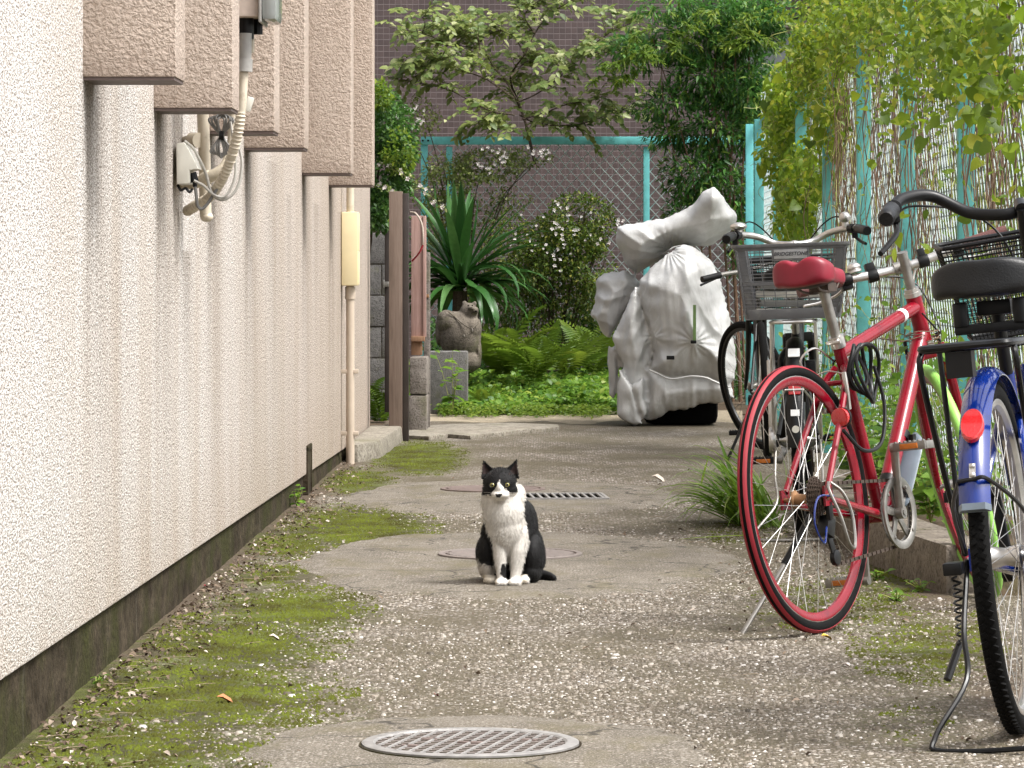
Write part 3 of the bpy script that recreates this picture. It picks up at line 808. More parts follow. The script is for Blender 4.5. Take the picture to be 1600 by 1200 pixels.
# broken cement threshold
m = MB(); pts = [(634,686),(640,672),(700,668),(800,666),(872,669),(874,672),(850,676),(815,677),(790,681),(752,684),(735,687),(700,684),(670,688)]
pl = [G(*p) for p in pts]; k = len(pl)
m.add([(p.x, p.y, -.01) for p in pl] + [(p.x, p.y, .022) for p in pl], [tuple(range(k, 2*k)), tuple(reversed(range(k)))] + [(i, (i+1) % k, k+(i+1) % k, k+i) for i in range(k)])
kind(m.obj('broken_cement_slab', M['step'], bevel=.004), 'structure')

# cream box with its down pipe
sp = thing('downpipe_with_box', 'cream utility box on a beige pipe down the end of the stucco wall', 'utility box', (-.955, 17.05, 0))
b = MB(); b.cyl((-.957, 17.05, 0), (-.957, 17.05, .87), .0205, 16); b.cyl((-.957, 17.05, .80), (-.957, 17.05, .86), .025, 16)
b.obj('pipe', M['pipe'], sp, world=True)
b = MB(); b.cyl((-.957, 17.05, 1.22), (-.957, 17.05, 2.6), .019, 14); b.obj('conduit', M['pvc'], sp, world=True)
b = MB(); b.bx((-.997, 17.0, .865), (-.918, 17.11, 1.222)); o = b.obj('box', M['cream'], sp, world=True, bevel=.006)
b = MB(); b.bx((-.9195, 17.006, .87), (-.9145, 17.104, 1.03)); b.bx((-.9195, 17.006, 1.034), (-.9145, 17.104, 1.217)); b.obj('lid', M['cream'], o, world=True, bevel=.002)
b = MB(); b.box((-.962, 17.05, .45), (.09, .03, .02)); b.box((-.962, 17.05, .15), (.09, .03, .02)); b.obj('clip', M['pipe'], sp, world=True, bevel=.003)

# meter, conduits and cables between the fins
mt = thing('electric_meter', 'beige electric meter with clear cover high on the stucco wall', 'meter', (-.9, 9.32, 1.6))
b = MB(); b.bx((-.995, 9.30, 1.585), (-.764, 9.5, 2.0)); b.obj('backboard', M['meterb'], mt, world=True, bevel=.006)
b = MB(); b.bx((-.757, 9.29, 1.575), (-.716, 9.49, 1.95)); o = b.obj('cover', M['clear'], mt, world=True, bevel=.015)
b = MB(); b.bx((-.7635, 9.283, 1.57), (-.756, 9.50, 1.95)); b.obj('edge_strip', M['meter'], o, world=True, bevel=.003)
b = MB(); b.cyl((-.802, 9.36, 1.53), (-.802, 9.36, 1.586), .02, 12); b.cyl((-.775, 9.40, 1.545), (-.775, 9.40, 1.586), .014, 10)
b.obj('gland', M['black'], mt, world=True)

cd = thing('flexible_conduit', 'ivory corrugated conduit curving down from the meter into the wall', 'conduit', (-.84, 9.35, 1.2))
path = spline([P(381,100,9.35), P(380,130,9.35), P(377,170,9.35), P(370,215,9.36), P(353,268,9.4), P(330,305,9.45), P(305,322,9.5), P(292,330,9.55)], 26)
b = MB(); L = 0; rs = []
for i, p in enumerate(path):
    if i: L += (path[i]-path[i-1]).length
    rs.append(.0125 + (.0028*max(0, math.sin(L/.0105*2*math.pi)) if L > .13 else 0))
b.tube(path, rs, 12); b.obj('hose', M['pvc'], cd, world=True)
b = MB(); b.cyl(P(383,110,9.35), P(384,52,9.35), .0165, 14); b.cyl(P(382,112,9.35), P(382.5,92,9.35), .021, 12); b.obj('coupling', M['meter'], cd, world=True)
b = MB(); b.box(P(391,68,9.38), (.02, .03, .05)); b.obj('bracket', M['pvc'], cd, world=True, bevel=.004)
b = MB(); b.box(P(389,163,9.38), (.018, .02, .04), Matrix.Rotation(.3, 3, 'Y')); b.obj('wall_clip', M['boxw'], cd, world=True, bevel=.004)

vp = thing('vertical_pipe', 'thick ivory pipe standing upright behind the corrugated conduit', 'pipe', (-.93, 9.6, .9))
b = MB(); b.tube(spline([P(316,120,9.6), P(317,175,9.6), P(320,260,9.6), P(321,330,9.6), P(323,338,9.6)], 6), .0165, 14); b.obj('tube', M['pvc'], vp, world=True)
b = MB(); b.ell(P(323,339,9.6), (.018,.018,.014)); b.obj('cap', M['pvc'], vp, world=True)
hp = thing('horizontal_pipe', 'short ivory pipe slanting out of the wall beside the junction box', 'pipe', (-.95, 9.6, 1.15))
b = MB(); b.tube(spline([P(285,284,9.55), P(300,287,9.52), P(325,278,9.5), P(350,262,9.5), P(362,235,9.52), P(365,200,9.54), P(366,150,9.56)], 8), .0155, 14); b.obj('tube', M['pvc'], hp, world=True)
b = MB(); b.ell(P(287,284,9.55), (.02,.02,.02)); b.cyl(P(318,281,9.51), P(328,276,9.5), .0195, 12); b.obj('elbow', M['pvc'], hp, world=True)
hp = thing('pipe_stub', 'ribbed ivory pipe end poking from the wall above the junction box', 'pipe', (-.95, 9.6, 1.25))
b = MB(); b.tube([P(285,224,9.65), P(300,219,9.6), P(308,219,9.58)], .017, 14); b.obj('tube', M['pvc'], hp, world=True)
b = MB(); b.cyl(P(299,219,9.6), P(310,219,9.58), .021, 14); b.obj('ring', M['pvc'], hp, world=True)

jb = thing('junction_box', 'small off-white wedge shaped outlet box with dark cable plugged in below', 'junction box', (-.98, 9.4, 1.2))
d = 9.38; pts = [(275,224),(288,222),(300,243),(310,264),(296,266),(296,287),(276,288)]
b = MB(); pp = [P(x, y, d) for x, y in pts]; k = len(pp)
b.add(pp + [p + Vector((0, .11, 0)) for p in pp], [tuple(range(k)), tuple(reversed(range(k, 2*k)))] + [(i, (i+1) % k, k+(i+1) % k, k+i) for i in range(k)])
b.obj('case', M['boxw'], jb, world=True, bevel=.004)
b = MB(); b.cyl(P(300,270,9.42), P(304,284,9.42), .012, 10); b.cyl(P(304,284,9.42), P(305,292,9.42), .006, 8); b.obj('plug', M['black'], jb, world=True)
b = MB(); b.tube(spline([P(278,290,9.4),P(283,297,9.38),P(290,294,9.4),P(296,300,9.4),P(300,296,9.42)], 5), .004, 6); b.obj('cable_end', M['black'], jb, world=True)

cl = thing('cable_coil', 'bundled loop of grey cable tied in the middle beside the conduit', 'cable', tuple(P(345,212,9.45)))
b = MB()
for i in range(5):
    w = 5 + i*3.6; h = 26 + random.uniform(-4, 4); off = random.uniform(-2, 2)
    b.tube(spline([P(346+off*2,212,9.45), P(346+off-w,200-h*.5,9.44+i*.004), P(346+off,212-h-6,9.45+i*.004), P(346+off+w,200-h*.5,9.44), P(346-off,212,9.45),
                   P(346-off-w*.9,228+i*2,9.44), P(346-w*.2,246-i*1.5,9.45), P(346+w*.8,236,9.45)], 7, True), .0030, 6, closed=True)
b.obj('loops', M['cable'], cl, world=True)
b = MB(); b.cyl(P(343,212,9.45), P(350,212,9.45), .013, 10); b.obj('tie', M['black'], cl, world=True)
for lab, pts, r, mt_ in (('dark cable sagging from the junction box plug below the conduit', [(305,292),(307,310),(309,322),(316,326),(326,316),(336,300),(350,280),(362,262)], .0045, 'cable'),
                        ('light grey cable making the widest loop under the conduit', [(288,220),(302,232),(312,250),(322,272),(330,300),(345,312),(362,305),(374,285),(378,255),(375,234)], .0042, 'cablew'),
                        ('light grey cable running close beside the conduit curve', [(303,282),(318,290),(332,303),(348,308),(360,296),(368,270),(366,230),(360,190)], .0038, 'cablew')):
    b = MB(); b.tube(spline([P(x, y, 9.40 + .004*i) for i, (x, y) in enumerate(pts)], 8), r, 7)
    tag(b.obj('loose_cable', M[mt_]), lab, 'cable', 'loose cables hanging by the meter')

# ------------------------------------------------------------------ gate corner
gp = thing('gate_post', 'brown woodgrain gate post beyond the end of the stucco wall', 'gate post', (-.84, 19.5, 0))
b = MB(); b.bx((-.880, 19.5, -.01), (-.806, 19.57, 1.385)); b.obj('post', M['brownpost'], gp, world=True, bevel=.003)
b = MB(); b.bx((-.805, 19.515, -.01), (-.772, 19.58, 1.375)); b.obj('channel', M['darkpost'], gp, world=True, bevel=.003)
gt = thing('gate_leaf', 'dark brown edge of an open gate behind the brown post', 'gate', (-.93, 20.6, 0))
b = MB(); b.bx((-.955, 20.6, .12), (-.925, 21.5, 1.19)); b.obj('panel', M['darkpost'], gt, world=True, bevel=.003)
b = MB(); b.box((-.95, 20.585, .87), (.045, .02, .03)); b.box((-.96, 20.575, .87), (.012, .03, .05)); b.obj('latch', M['silverd'], gt, world=True, bevel=.003)
pb = thing('pink_board', 'faded pink wooden board with a cable hoop over it beside the gate post', 'board', (-.76, 20.6, .45))
b = MB(); b.bx((-.80, 20.6, .565), (-.728, 20.64, 1.27)); b.obj('panel', M['pink'], pb, world=True, bevel=.003)
b = MB(); b.bx((-.732, 20.59, .56), (-.712, 20.63, 1.27)); b.obj('edge', M['pink'], pb, world=True, bevel=.003)
b = MB(); b.bx((-.80, 20.57, .535), (-.72, 20.66, .566)); b.bx((-.80, 20.6, .455), (-.735, 20.63, .54)); b.obj('shelf', M['wood'], pb, world=True, bevel=.003)
b = MB(); b.tube(spline([P(641,331,20.55),P(650,334,20.53),P(659,350,20.52),P(661,375,20.52),P(657,392,20.55),P(645,404,20.55)], 7), .0055, 6)
b.obj('cable_hoop', M['meterb'], pb, world=True)
b = MB(); b.tube(spline([P(661,383,20.5),P(655,395,20.5),P(644,408,20.52)], 6), .006, 6); b.obj('red_cord', M['redrub'], pb, world=True)
cp = thing('concrete_post', 'slim grey concrete post behind the pink board', 'post', (-.715, 20.9, 0))
b = MB(); b.bx((-.738, 20.9, 0), (-.70, 20.96, 1.06)); b.obj('shaft', M['blockpale'], cp, world=True, bevel=.004)
b = MB(); b.box((-.716, 20.895, .80), (.02, .012, .02)); b.obj('bolt', M['rust'], cp, world=True, bevel=.002)
pr = thing('block_pier', 'low weathered pier of two concrete blocks under the pink board', 'pier', (-.77, 20.6, 0))
for i, (z0, z1) in enumerate(((0, .222), (.228, .445))):
    b = MB(); b.bx((-.81+.004*i, 20.5, z0), (-.707+.003*i, 20.88, z1)); b.obj('block', M['blockpale'], pr, world=True, bevel=.012)
bw = thing('block_wall', 'grey concrete block wall in the gap behind the gate', 'wall', (-1.3, 22.5, 0))
row = 0
blk = {}
for r_ in range(6):
    for c in range(3):
        x0 = -1.86 + c*.40 + (.2 if r_ % 2 else 0); x1 = min(x0 + .394, -.93)
        if x1 - x0 < .05: continue
        b = MB(); dx = random.uniform(-.003, .003); b.bx((x0, 22.5+dx, r_*.2), (x1, 22.62+dx, r_*.2 + .193)); b.obj('block', M['block'], bw, world=True, bevel=.006)
b = MB(); b.bx((-1.9, 22.512, 0), (-.94, 22.61, 1.19)); b.obj('mortar', M['step'], bw, world=True)

# ------------------------------------------------------------------ kerb on the right
kb = thing('concrete_kerb', 'low weathered concrete kerb running behind the red bicycle wheel', 'kerb', (1.0, 11, 0))
line = [(1.125, 9.95), (1.05, 10.55), (1.0, 11.1), (.985, 12.0), (.985, 13.1), (.985, 14.2)]
for i in range(len(line)-1):
    (x0, y0), (x1, y1) = line[i], line[i+1]
    d = Vector((x1-x0, y1-y0, 0)).normalized(); nrm = Vector((d.y, -d.x, 0)); a = Vector((x0, y0, 0)) + d*.003; e = Vector((x1, y1, 0)) - d*.003
    b = MB(); zt = .14 + .004*(i % 2)
    q = [a, a + nrm*.16, e + nrm*.16, e]
    b.add([p + Vector((0,0,-.05)) for p in q] + [p + Vector((0,0,zt)) for p in q], [(3,2,1,0),(4,5,6,7),(0,1,5,4),(1,2,6,5),(2,3,7,6),(3,0,4,7)])
    b.obj('kerb_stone', M['kerb'], kb, world=True, bevel=.012)
b = MB(); b.add([(1.27,9.9,-.02),(1.75,9.9,-.02),(1.75,14.1,-.02),(1.14,14.1,-.02),(1.15,11.1,-.02)] + [(1.27,9.95,.115),(1.75,9.95,.115),(1.75,14.1,.115),(1.14,14.1,.115),(1.15,11.1,.115)],
    [(4,3,2,1,0),(5,6,7,8,9),(0,1,6,5),(1,2,7,6),(2,3,8,7),(3,4,9,8),(4,0,5,9)])
kind(b.obj('planting_soil', M['soil']), 'structure')

# ------------------------------------------------------------------ manhole covers and grates
c = G(735, 1171); Rr = 170*c.y/F; zc = .0105
mc = thing('drain_grate', 'round silvery drain grate nearest the bottom of the photo', 'drain grate', (c.x, c.y, zc), (0, 0, R(-13)))
b = MB(); b.rev([(Rr-.026, -.02), (Rr, -.02), (Rr, .004), (Rr-.004, .006), (Rr-.022, .006), (Rr-.026, .003)], 64, 'z', closed=True); b.obj('frame', M['irong'], mc)
b = MB(); b.rev([(Rr+.0015, -.02), (Rr+.005, -.02), (Rr+.005, .001), (Rr+.0015, .001)], 64, 'z', closed=True); b.obj('seat_ring', M['plinth'], mc)
b = MB(); b.rev([(0, -.012), (Rr-.02, -.012), (Rr-.02, -.016), (0, -.016)], 48, 'z', closed=True); b.obj('sump', M['plinth'], mc)
ri = Rr - .024; st = .0262
bm_ = {}
for i in range(-6, 7):
    x = i*st; h = math.sqrt(max(0, ri*ri - x*x))
    if h < .02: continue
    b = MB(); b.bx((x-.0026, -h, -.011), (x+.0026, h, .005)); b.obj('rib', M['irong'], mc, bevel=.001)
for j in range(-8, 9):
    y = j*.0225; h = math.sqrt(max(0, ri*ri - y*y))
    if h < .02: continue
    b = MB(); b.bx((-h, y-.0055, -.003), (h, y+.0055, .0022)); b.m = [1]*6; b.m[1] = 0; b.obj('cross_bar', [M['ironp'], M['plinth']], mc)  # bar sides coloured dark to paint shade into the slots
b = MB()
for x, y, w in ((-.09, .03, .03), (.1, .06, .03), (0, 0, .05), (-.1, -.07, .03)):
    b = MB(); b.box((x, y, .0015), (w, .018, .007)); b.obj('lifting_boss', M['ironr'], mc, bevel=.002)

def manhole(px, py, hw, label, m1, group):
    c = G(px, py); Rr = hw*c.y/F
    o = thing('manhole_cover', label, 'manhole cover', (c.x, c.y, .0105), (0, 0, R(-30)), group)
    b = MB(); b.rev([(Rr-.02, -.02), (Rr, -.02), (Rr, .003), (Rr-.002, .005), (Rr-.018, .005), (Rr-.02, .002)], 64, 'z', closed=True); b.obj('frame', M[m1], o)
    b = MB(); b.rev([(0, 0), (Rr-.0215, 0), (Rr-.0215, -.02), (0, -.02)], 56, 'z', closed=True); b.obj('lid', M[m1], o)
    ri = Rr - .03; b = MB()
    for i in range(-8, 9):
        x = i*.0245; h = math.sqrt(max(0, ri*ri - x*x))
        if h > .03: b.bx((x-.007, -h, -.001), (x+.007, h, .005))
    k = b.obj('raised_ridges', M[m1], o, bevel=.002)
    return o
manhole(797, 871, 113, 'pinkish ridged manhole cover in the cement just behind the cat', 'ironp', 'manhole covers down the alley')
manhole(770, 768, 82, 'small rusty manhole cover beyond the cat, beside the white grating', 'ironr', 'manhole covers down the alley')
c = G(872, 780)
gr = thing('drain_grating', 'rectangular white barred drain grating set in the paving behind the cat', 'drain grate', (c.x, c.y, .0105), (0, 0, R(4)))
b = MB(); b.bx((-.19, -.17, -.004), (.19, .17, -.001)); b.obj('sump', M['cement'], gr)
for i in range(12):
    x = -.17 + i*.031; b = MB(); b.bx((x-.005, -.16, -.001), (x+.005, .16, .0065)); b.obj('bar', M['irong'], gr, bevel=.001)
b = MB(); b.bx((-.19, -.175, -.006), (.19, -.16, .006)); b.bx((-.19, .16, -.006), (.19, .175, .006)); b.bx((-.195, -.175, -.006), (-.182, .175, .0055)); b.bx((.182, -.175, -.006), (.195, .175, .0055))
b.obj('frame', M['irong'], gr, bevel=.001)

# ------------------------------------------------------------------ back building, white wall behind the side fence
bb = thing('tiled_building', 'mauve mosaic tiled building closing the end of the alley', 'building', (0, 30, 0))
b = MB(); b.bx((-9, 30, -.05), (1.62, 36, 9)); b.bx((1.62, 30, -.05), (4.6, 36, 2.62)); b.bx((1.62, 30, 3.62), (4.6, 36, 9)); b.obj('wall', M['tile'], bb, world=True)
b = MB(); b.bx((1.5, 29.86, 3.12), (4.6, 30.2, 3.64)); b.obj('fascia', M['fascia'], bb, world=True, bevel=.01)
b = MB(); b.bx((1.6, 29.92, 3.045), (4.6, 30.1, 3.115)); b.obj('lintel', M['lintel'], bb, world=True, bevel=.006)
for x0, x1 in ((1.62, 2.58), (2.62, 3.5)):
    b = MB(); b.bx((x0, 30.02, 2.0), (x1, 30.08, 3.044)); o = b.obj('window', M['lintel'], bb, world=True, bevel=.004)
    b = MB(); b.bx((x0+.05, 30.0, 2.05), (x1-.05, 30.018, 2.99)); b.obj('pane', M['glass'], o, world=True)
nb = thing('white_wall', 'pale wall glimpsed through the chain-link fence on the right', 'wall', (4, 27.2, 0))
b = MB(); b.bx((1.78, 27.1, -.02), (9, 27.4, 2.3)); b.obj('panel', M['white'], nb, world=True, bevel=.01)
b = MB(); b.bx((1.75, 27.05, 2.302), (9, 27.45, 2.38)); b.obj('coping', M['white'], nb, world=True, bevel=.01)
# ------------------------------------------------------------------ chain-link fences
def mesh_panel(a, b_, z0, z1, pitch, r, mt_, parent, name='wire_mesh', nsec=3):
    """diamond wire mesh between two plan points"""
    a, b_ = Vector((*a, 0)), Vector((*b_, 0)); d = (b_ - a); L = d.length; d.normalize(); nrm = Vector((-d.y, d.x, 0))
    hz = z1 - z0; m = MB(); run = hz*.92
    for s in (1, -1):
        k = -int(run/pitch) - 1
        while k*pitch < L + run:
            u0, u1 = k*pitch, k*pitch + run*s
            if s < 0: u0, u1 = k*pitch + 0, k*pitch - run
            t0, t1 = 0.0, 1.0
            du = u1 - u0
            for lim, sg in ((0, 1), (L, -1)):
                f0 = (u0 - lim)*sg; f1 = (u1 - lim)*sg
                if f0 < 0 and f1 < 0: t0, t1 = 1, 0
                elif f0 < 0: t0 = max(t0, f0/(f0-f1))
                elif f1 < 0: t1 = min(t1, f0/(f0-f1))
            if t1 - t0 > .01:
                p0 = a + d*(u0+du*t0) + Vector((0,0,z0+hz*t0)) + nrm*(.003*s)
                p1 = a + d*(u0+du*t1) + Vector((0,0,z0+hz*t1)) + nrm*(.003*s)
                m.tube([p0, p1], r, nsec, caps=False)
            k += 1
    return kind(m.obj(name, mt_, parent, world=True, recalc=False), 'stuff')

bf = thing('back_fence', 'turquoise framed chain-link fence across the end of the alley', 'fence', (.3, 26.5, 0))
for px, w in ((663, .052), (702, .046), (1010, .046), (1168, .05)):
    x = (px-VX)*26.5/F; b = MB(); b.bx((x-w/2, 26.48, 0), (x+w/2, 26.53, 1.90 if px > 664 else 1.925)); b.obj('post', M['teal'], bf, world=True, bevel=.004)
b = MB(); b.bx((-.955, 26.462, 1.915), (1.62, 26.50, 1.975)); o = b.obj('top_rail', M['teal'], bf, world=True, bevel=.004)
b = MB()
for x in (-.94, -.90): b.cyl((x, 26.455, 1.945), (x, 26.462, 1.945), .008, 8)
b.obj('bolts', M['black'], o, world=True)
b = MB(); b.cyl((-.93, 26.5, .62), (1.6, 26.5, .62), .004, 5); b.obj('tension_wire', M['galvdull'], bf, world=True)
mesh_panel((-.93, 26.505), (1.62, 26.505), .05, 1.93, .085, .0040, M['galv'], bf)

rf = thing('side_fence', 'tall turquoise chain-link fence along the right side hung with vines', 'fence', (1.5, 18, 0))
YS = [10.15, 12.2, 14.18, 16.18, 18.2, 20.2, 22.2, 24.2]
for i, y in enumerate(YS):
    x = 1.452; ht = 2.25 if y < 20 else 2.0
    b = MB(); b.bx((x-.032, y-.02, -.01), (x+.032, y+.03, ht)); o = b.obj('post', M['teal_shaded'], rf, world=True, bevel=.004)
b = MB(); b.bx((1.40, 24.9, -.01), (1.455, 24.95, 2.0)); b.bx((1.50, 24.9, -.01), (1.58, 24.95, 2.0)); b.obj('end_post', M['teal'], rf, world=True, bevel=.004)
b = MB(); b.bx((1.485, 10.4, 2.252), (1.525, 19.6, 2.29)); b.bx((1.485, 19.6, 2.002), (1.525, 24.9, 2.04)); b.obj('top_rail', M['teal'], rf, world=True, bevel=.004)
b = MB()
for z in (.35, 1.0, 1.6): b.cyl((1.505, 10.4, z), (1.505, 24.9, z), .003, 5)
b.obj('line_wire', M['galvdull'], rf, world=True)
mesh_panel((1.512, 10.4), (1.512, 24.9), .12, 2.22, .085, .0026, M['galvdull'], rf)

# ------------------------------------------------------------------ plants
rng = np.random.RandomState(11)
def ellip_pts(c, rad, n, shell=.55):
    v = unit(rng.randn(n, 3)); r_ = rng.rand(n)**shell
    return np.array(c)[None] + v*r_[:,None]*np.array(rad)[None], v
def crown_mesh(blobs, base, mt_, parent, size, name='crown', up=.5, outw=.6, shell=.4):
    parts = []
    for c, rad, n in blobs:
        p, v = ellip_pts(c, rad, n, shell)
        w = np.array([noise.noise(Vector(q)*5.5) for q in p])
        kp = w > -.18; p = p[kp]; v = v[kp]; n2 = len(p)
        xd = v*outw + rng.randn(n2, 3)*.6 + np.array([0, 0, -.15])
        zh = rng.randn(n2, 3)*.5 + np.array([0, 0, up*2])
        parts.append(scatter(base, p, xd, zh, rng.uniform(size[0], size[1], n2)))
    V, T, r = merge(parts)
    return kind(np_obj(name, V, T, mt_, parent, r), 'stuff')

OV = leaf_base(1, .52, .14, .2); LA = leaf_base(1, .3, .1, .25, 'lance'); HE = leaf_base(1, .85, .10, .25, 'heart'); RO = leaf_base(1, .9, .08, .28, 'round')

# hedge bulging over the gate
hg = thing('hedge_bush', 'dark green bush bulging over the gate at the end of the stucco wall', 'bush', (-.98, 20.5, .0))
blobs = [(P(612,205,20.6), (.17,.3,.17), 2200), (P(596,270,20.5), (.13,.3,.16), 1700), (P(590,330,20.4), (.10,.25,.12), 1200), (P(628,240,20.4), (.09,.2,.13), 900), (P(598,160,20.8), (.10,.25,.10), 500), (P(630,285,20.6), (.07,.2,.10), 450), (P(572,250,20.6), (.12,.3,.4), 1200), (P(560,180,21.2), (.2,.3,.3), 900)]
crown_mesh([(tuple(c), r_, n) for c, r_, n in blobs], OV, M['lf_dark'], hg, (.022, .04), 'crown')
crown_mesh([(tuple(P(596,150,20.4)), (.07,.1,.09), 260), (tuple(P(625,235,20.2)), (.11,.1,.14), 420), (tuple(P(615,330,20.1)), (.07,.1,.10), 160)], OV, M['lf_fern'], hg, (.022, .038), 'young_shoots')
b = MB()
for px, py in ((575,250),(600,200),(612,300)):
    b.tube(spline([(-1.12, 20.9, 0), P(570,450,20.8), P(580,360,20.7), P(px,py,20.6)], 5), [.018, .006], 6)
b.obj('trunk', M['bark'], hg, world=True)

# wide-branching shrub over the back fence
sh = thing('branching_shrub', 'pale-leaved shrub spreading thin dark branches in front of the tiled wall', 'shrub', tuple(P(770, 560, 26.8)))
Z = lambda zx, zy, d=26.2: P(580 + zx*.4, zy*.4, d)
brs = [([(640,640),(600,470),(570,390),(545,300),(600,210),(640,130),(690,60),(770,10),(860,-40)], 26.3),
       ([(570,390),(520,310),(480,265),(425,195),(300,170),(200,130),(60,105)], 26.1),
       ([(560,385),(440,305),(330,270),(230,215),(150,160)], 26.0), ([(570,400),(640,370),(700,330),(780,260),(850,190),(930,130),(1030,85)], 26.2),
       ([(560,450),(470,435),(380,390),(300,350),(190,325),(60,300)], 25.9), ([(590,465),(680,440),(770,405),(870,390),(1000,330)], 26.0),
       ([(580,450),(640,480),(720,490),(830,480),(930,445),(1010,420)], 26.1), ([(545,300),(610,240),(690,235),(760,275)], 26.0),
       ([(600,210),(560,150),(500,120),(420,150),(330,120)], 26.4), ([(640,130),(600,70),(620,30),(680,-10)], 26.2), ([(425,195),(410,140),(330,110),(270,105)], 26.3),
       ([(300,170),(260,250),(200,260),(120,240)], 26.2), ([(470,435),(420,480),(480,500),(560,515)], 25.9), ([(200,130),(210,90),(195,60)], 26.1), ([(850,190),(900,210),(960,180)], 26.1)]
b = MB(); pos = []; xd = []; zh = []; sc = []
for pts, d in brs:
    pl = spline([Z(x, y, d + .25*math.sin(i*1.3 + x*.01)) for i, (x, y) in enumerate(pts)], 7)
    r0 = .0125 if len(pts) > 7 else .0065
    b.tube(pl, [r0, .0018], 5)
    m = len(pl)
    for i in range(int(m*.16), m, 1):
        t = (pl[min(i+1, m-1)] - pl[max(i-1, 0)]).normalized()
        for s in (1, -1):
            if random.random() < .55: continue
            side = t.cross(Vector((0, .25, 1))).normalized()*s
            L = random.uniform(.10, .42); tw = pl[i] + (side*.7 + t*.6 + Vector((0, random.uniform(-.5,.5), random.uniform(-.55,.4)))).normalized()*L
            bz = spline([pl[i], (pl[i]+tw)/2 + Vector((0,0,.22*L)), tw], 6); b.tube(bz, [.0022, .0008], 3, caps=False)
            nl = int(L/.024) + 3
            for q in range(nl):
                fq = (q+.5)/nl*(len(bz)-1); iq = int(fq); p = bz[iq].lerp(bz[iq+1], fq-iq); dv = (bz[iq+1]-bz[iq]).normalized()
                sd = dv.cross(Vector((0,0,1))).normalized()*(1 if q % 2 else -1)
                a = (dv*.6 + sd*.7 + Vector((random.uniform(-.3,.3),random.uniform(-.3,.3),random.uniform(-.5,.25))))
                pos.append(p); xd.append(a); zh.append((random.uniform(-.5,.5), -.75+random.uniform(-.5,.5), 1)); sc.append(random.uniform(.045, .082))
pos = np.array([tuple(p) for p in pos]); xd = np.array([tuple(p) for p in xd]); zh = np.array(zh); sc = np.array(sc)
b.obj('branches', M['bark'], sh, world=True)
SL = leaf_base(1, .55, .12, .15)
leaf_split(sh, leaf_me('shrub_leaf', SL, M['lf_pale']), M['lf_pale'], SL, pos, xd, zh, sc, 220)

# abelia: small leaves, white flowers
def flowers(parent, spots, n, size, name='flowers'):
    fb = leaf_base(1, .6, .2, -.15); parts = []
    for c, rad in spots:
        p, v = ellip_pts(c, rad, n, .5)
        P_ = np.repeat(p, 5, 0); th = np.tile(np.arange(5)*1.256, len(p)) + np.repeat(rng.rand(len(p))*6, 5)
        ax = np.stack([np.cos(th), -np.ones_like(th)*.5, np.sin(th)], -1)
        parts.append(scatter(fb, P_, ax, np.tile([0, -1, .3], (len(P_), 1)) + rng.randn(len(P_), 3)*.2, rng.uniform(size[0], size[1], len(P_))))
    V, T, r = merge(parts); return kind(np_obj(name, V, T, M['petal'], parent, r), 'stuff')
ab = thing('flowering_bush', 'small-leaved bush dotted with white flowers left of the silver cover', 'bush', tuple(P(870, 600, 25.5)))
blobs = [(P(870,410,25.5), (.42,.35,.34), 8500), (P(905,350,25.4), (.28,.3,.24), 3300), (P(810,390,25.7), (.3,.3,.3), 2200), (P(930,440,25.3), (.18,.3,.3), 1500), (P(790,470,25.8), (.35,.3,.25), 2600), (P(880,490,25.6), (.45,.3,.25), 3200)]
crown_mesh([(tuple(c), r_, n) for c, r_, n in blobs], OV, M['lf_abelia'], ab, (.02, .036), 'crown')
flowers(ab, [(tuple(P(x, y, 25.1)), (.07,.06,.05)) for x, y in ((873,322),(893,358),(862,350),(880,372),(940,375),(965,345),(866,405))], 3, (.014, .022))
flowers(ab, [(tuple(P(880,370,25.15)), (.42,.15,.28))], 40, (.009, .017), 'buds')
b = MB()
for i in range(14):
    x = random.uniform(790, 960); y = random.uniform(320, 420)
    b.tube(spline([P(870+random.uniform(-25,25), 600, 25.6), P((870+x)/2, (600+y)/2-20, 25.5), P(x, y, 25.4)], 5), [.008, .0025], 5)
b.obj('stems', M['bark'], ab, world=True)
ab2 = thing('arching_bush', 'yellow-green flowering bush arching through the top left of the chain-link fence', 'bush', tuple(P(720, 520, 26.1)))
blobs = [(P(700,275,26.0), (.2,.25,.18), 1100), (P(760,260,26.0), (.28,.2,.13), 1700), (P(690,350,26.1), (.2,.2,.25), 1100), (P(760,340,26.2), (.2,.2,.2), 700), (P(825,245,26.1), (.2,.2,.08), 450), (P(650,185,26.0), (.2,.2,.16), 600), (P(690,300,26.0), (.26,.2,.14), 600), (P(800,310,26.1), (.18,.2,.09), 260)]
crown_mesh([(tuple(c), r_, n) for c, r_, n in blobs], OV, M['lf_pale'], ab2, (.02, .036), 'crown')
flowers(ab2, [(tuple(P(x, y, 25.7)), (.10,.08,.05)) for x, y in ((645,170),(655,190),(770,235),(785,245),(850,240),(835,235),(760,262),(640,205),(620,180))], 7, (.012, .020))
b = MB()
for x, y in ((850,235),(830,262),(760,250),(660,170),(690,250),(640,200),(800,300)):
    b.tube(spline([P(730+random.uniform(-15,15), 520, 26.2), P((730+x)/2-5, (520+y)/2-60, 26.1), P(x, y, 26.0)], 6), [.008, .002], 5)
b.obj('stems', M['bark'], ab2, world=True)
ab3 = thing('trailing_sprig', 'thin sprig of pale flowers trailing past the top of the gate post', 'sprig', tuple(P(600, 240, 20.2)))
b = MB(); pl = spline([P(575,255,20.4), P(610,262,20.2), P(640,280,20.0), P(665,300,19.9), P(690,325,19.9)], 8); b.tube(pl, .002, 4)
pl2 = spline([P(590,290,20.2), P(610,300,20.0), P(625,312,19.9)], 6); b.tube(pl2, .002, 4); b.obj('stem', M['bark'], ab3, world=True)
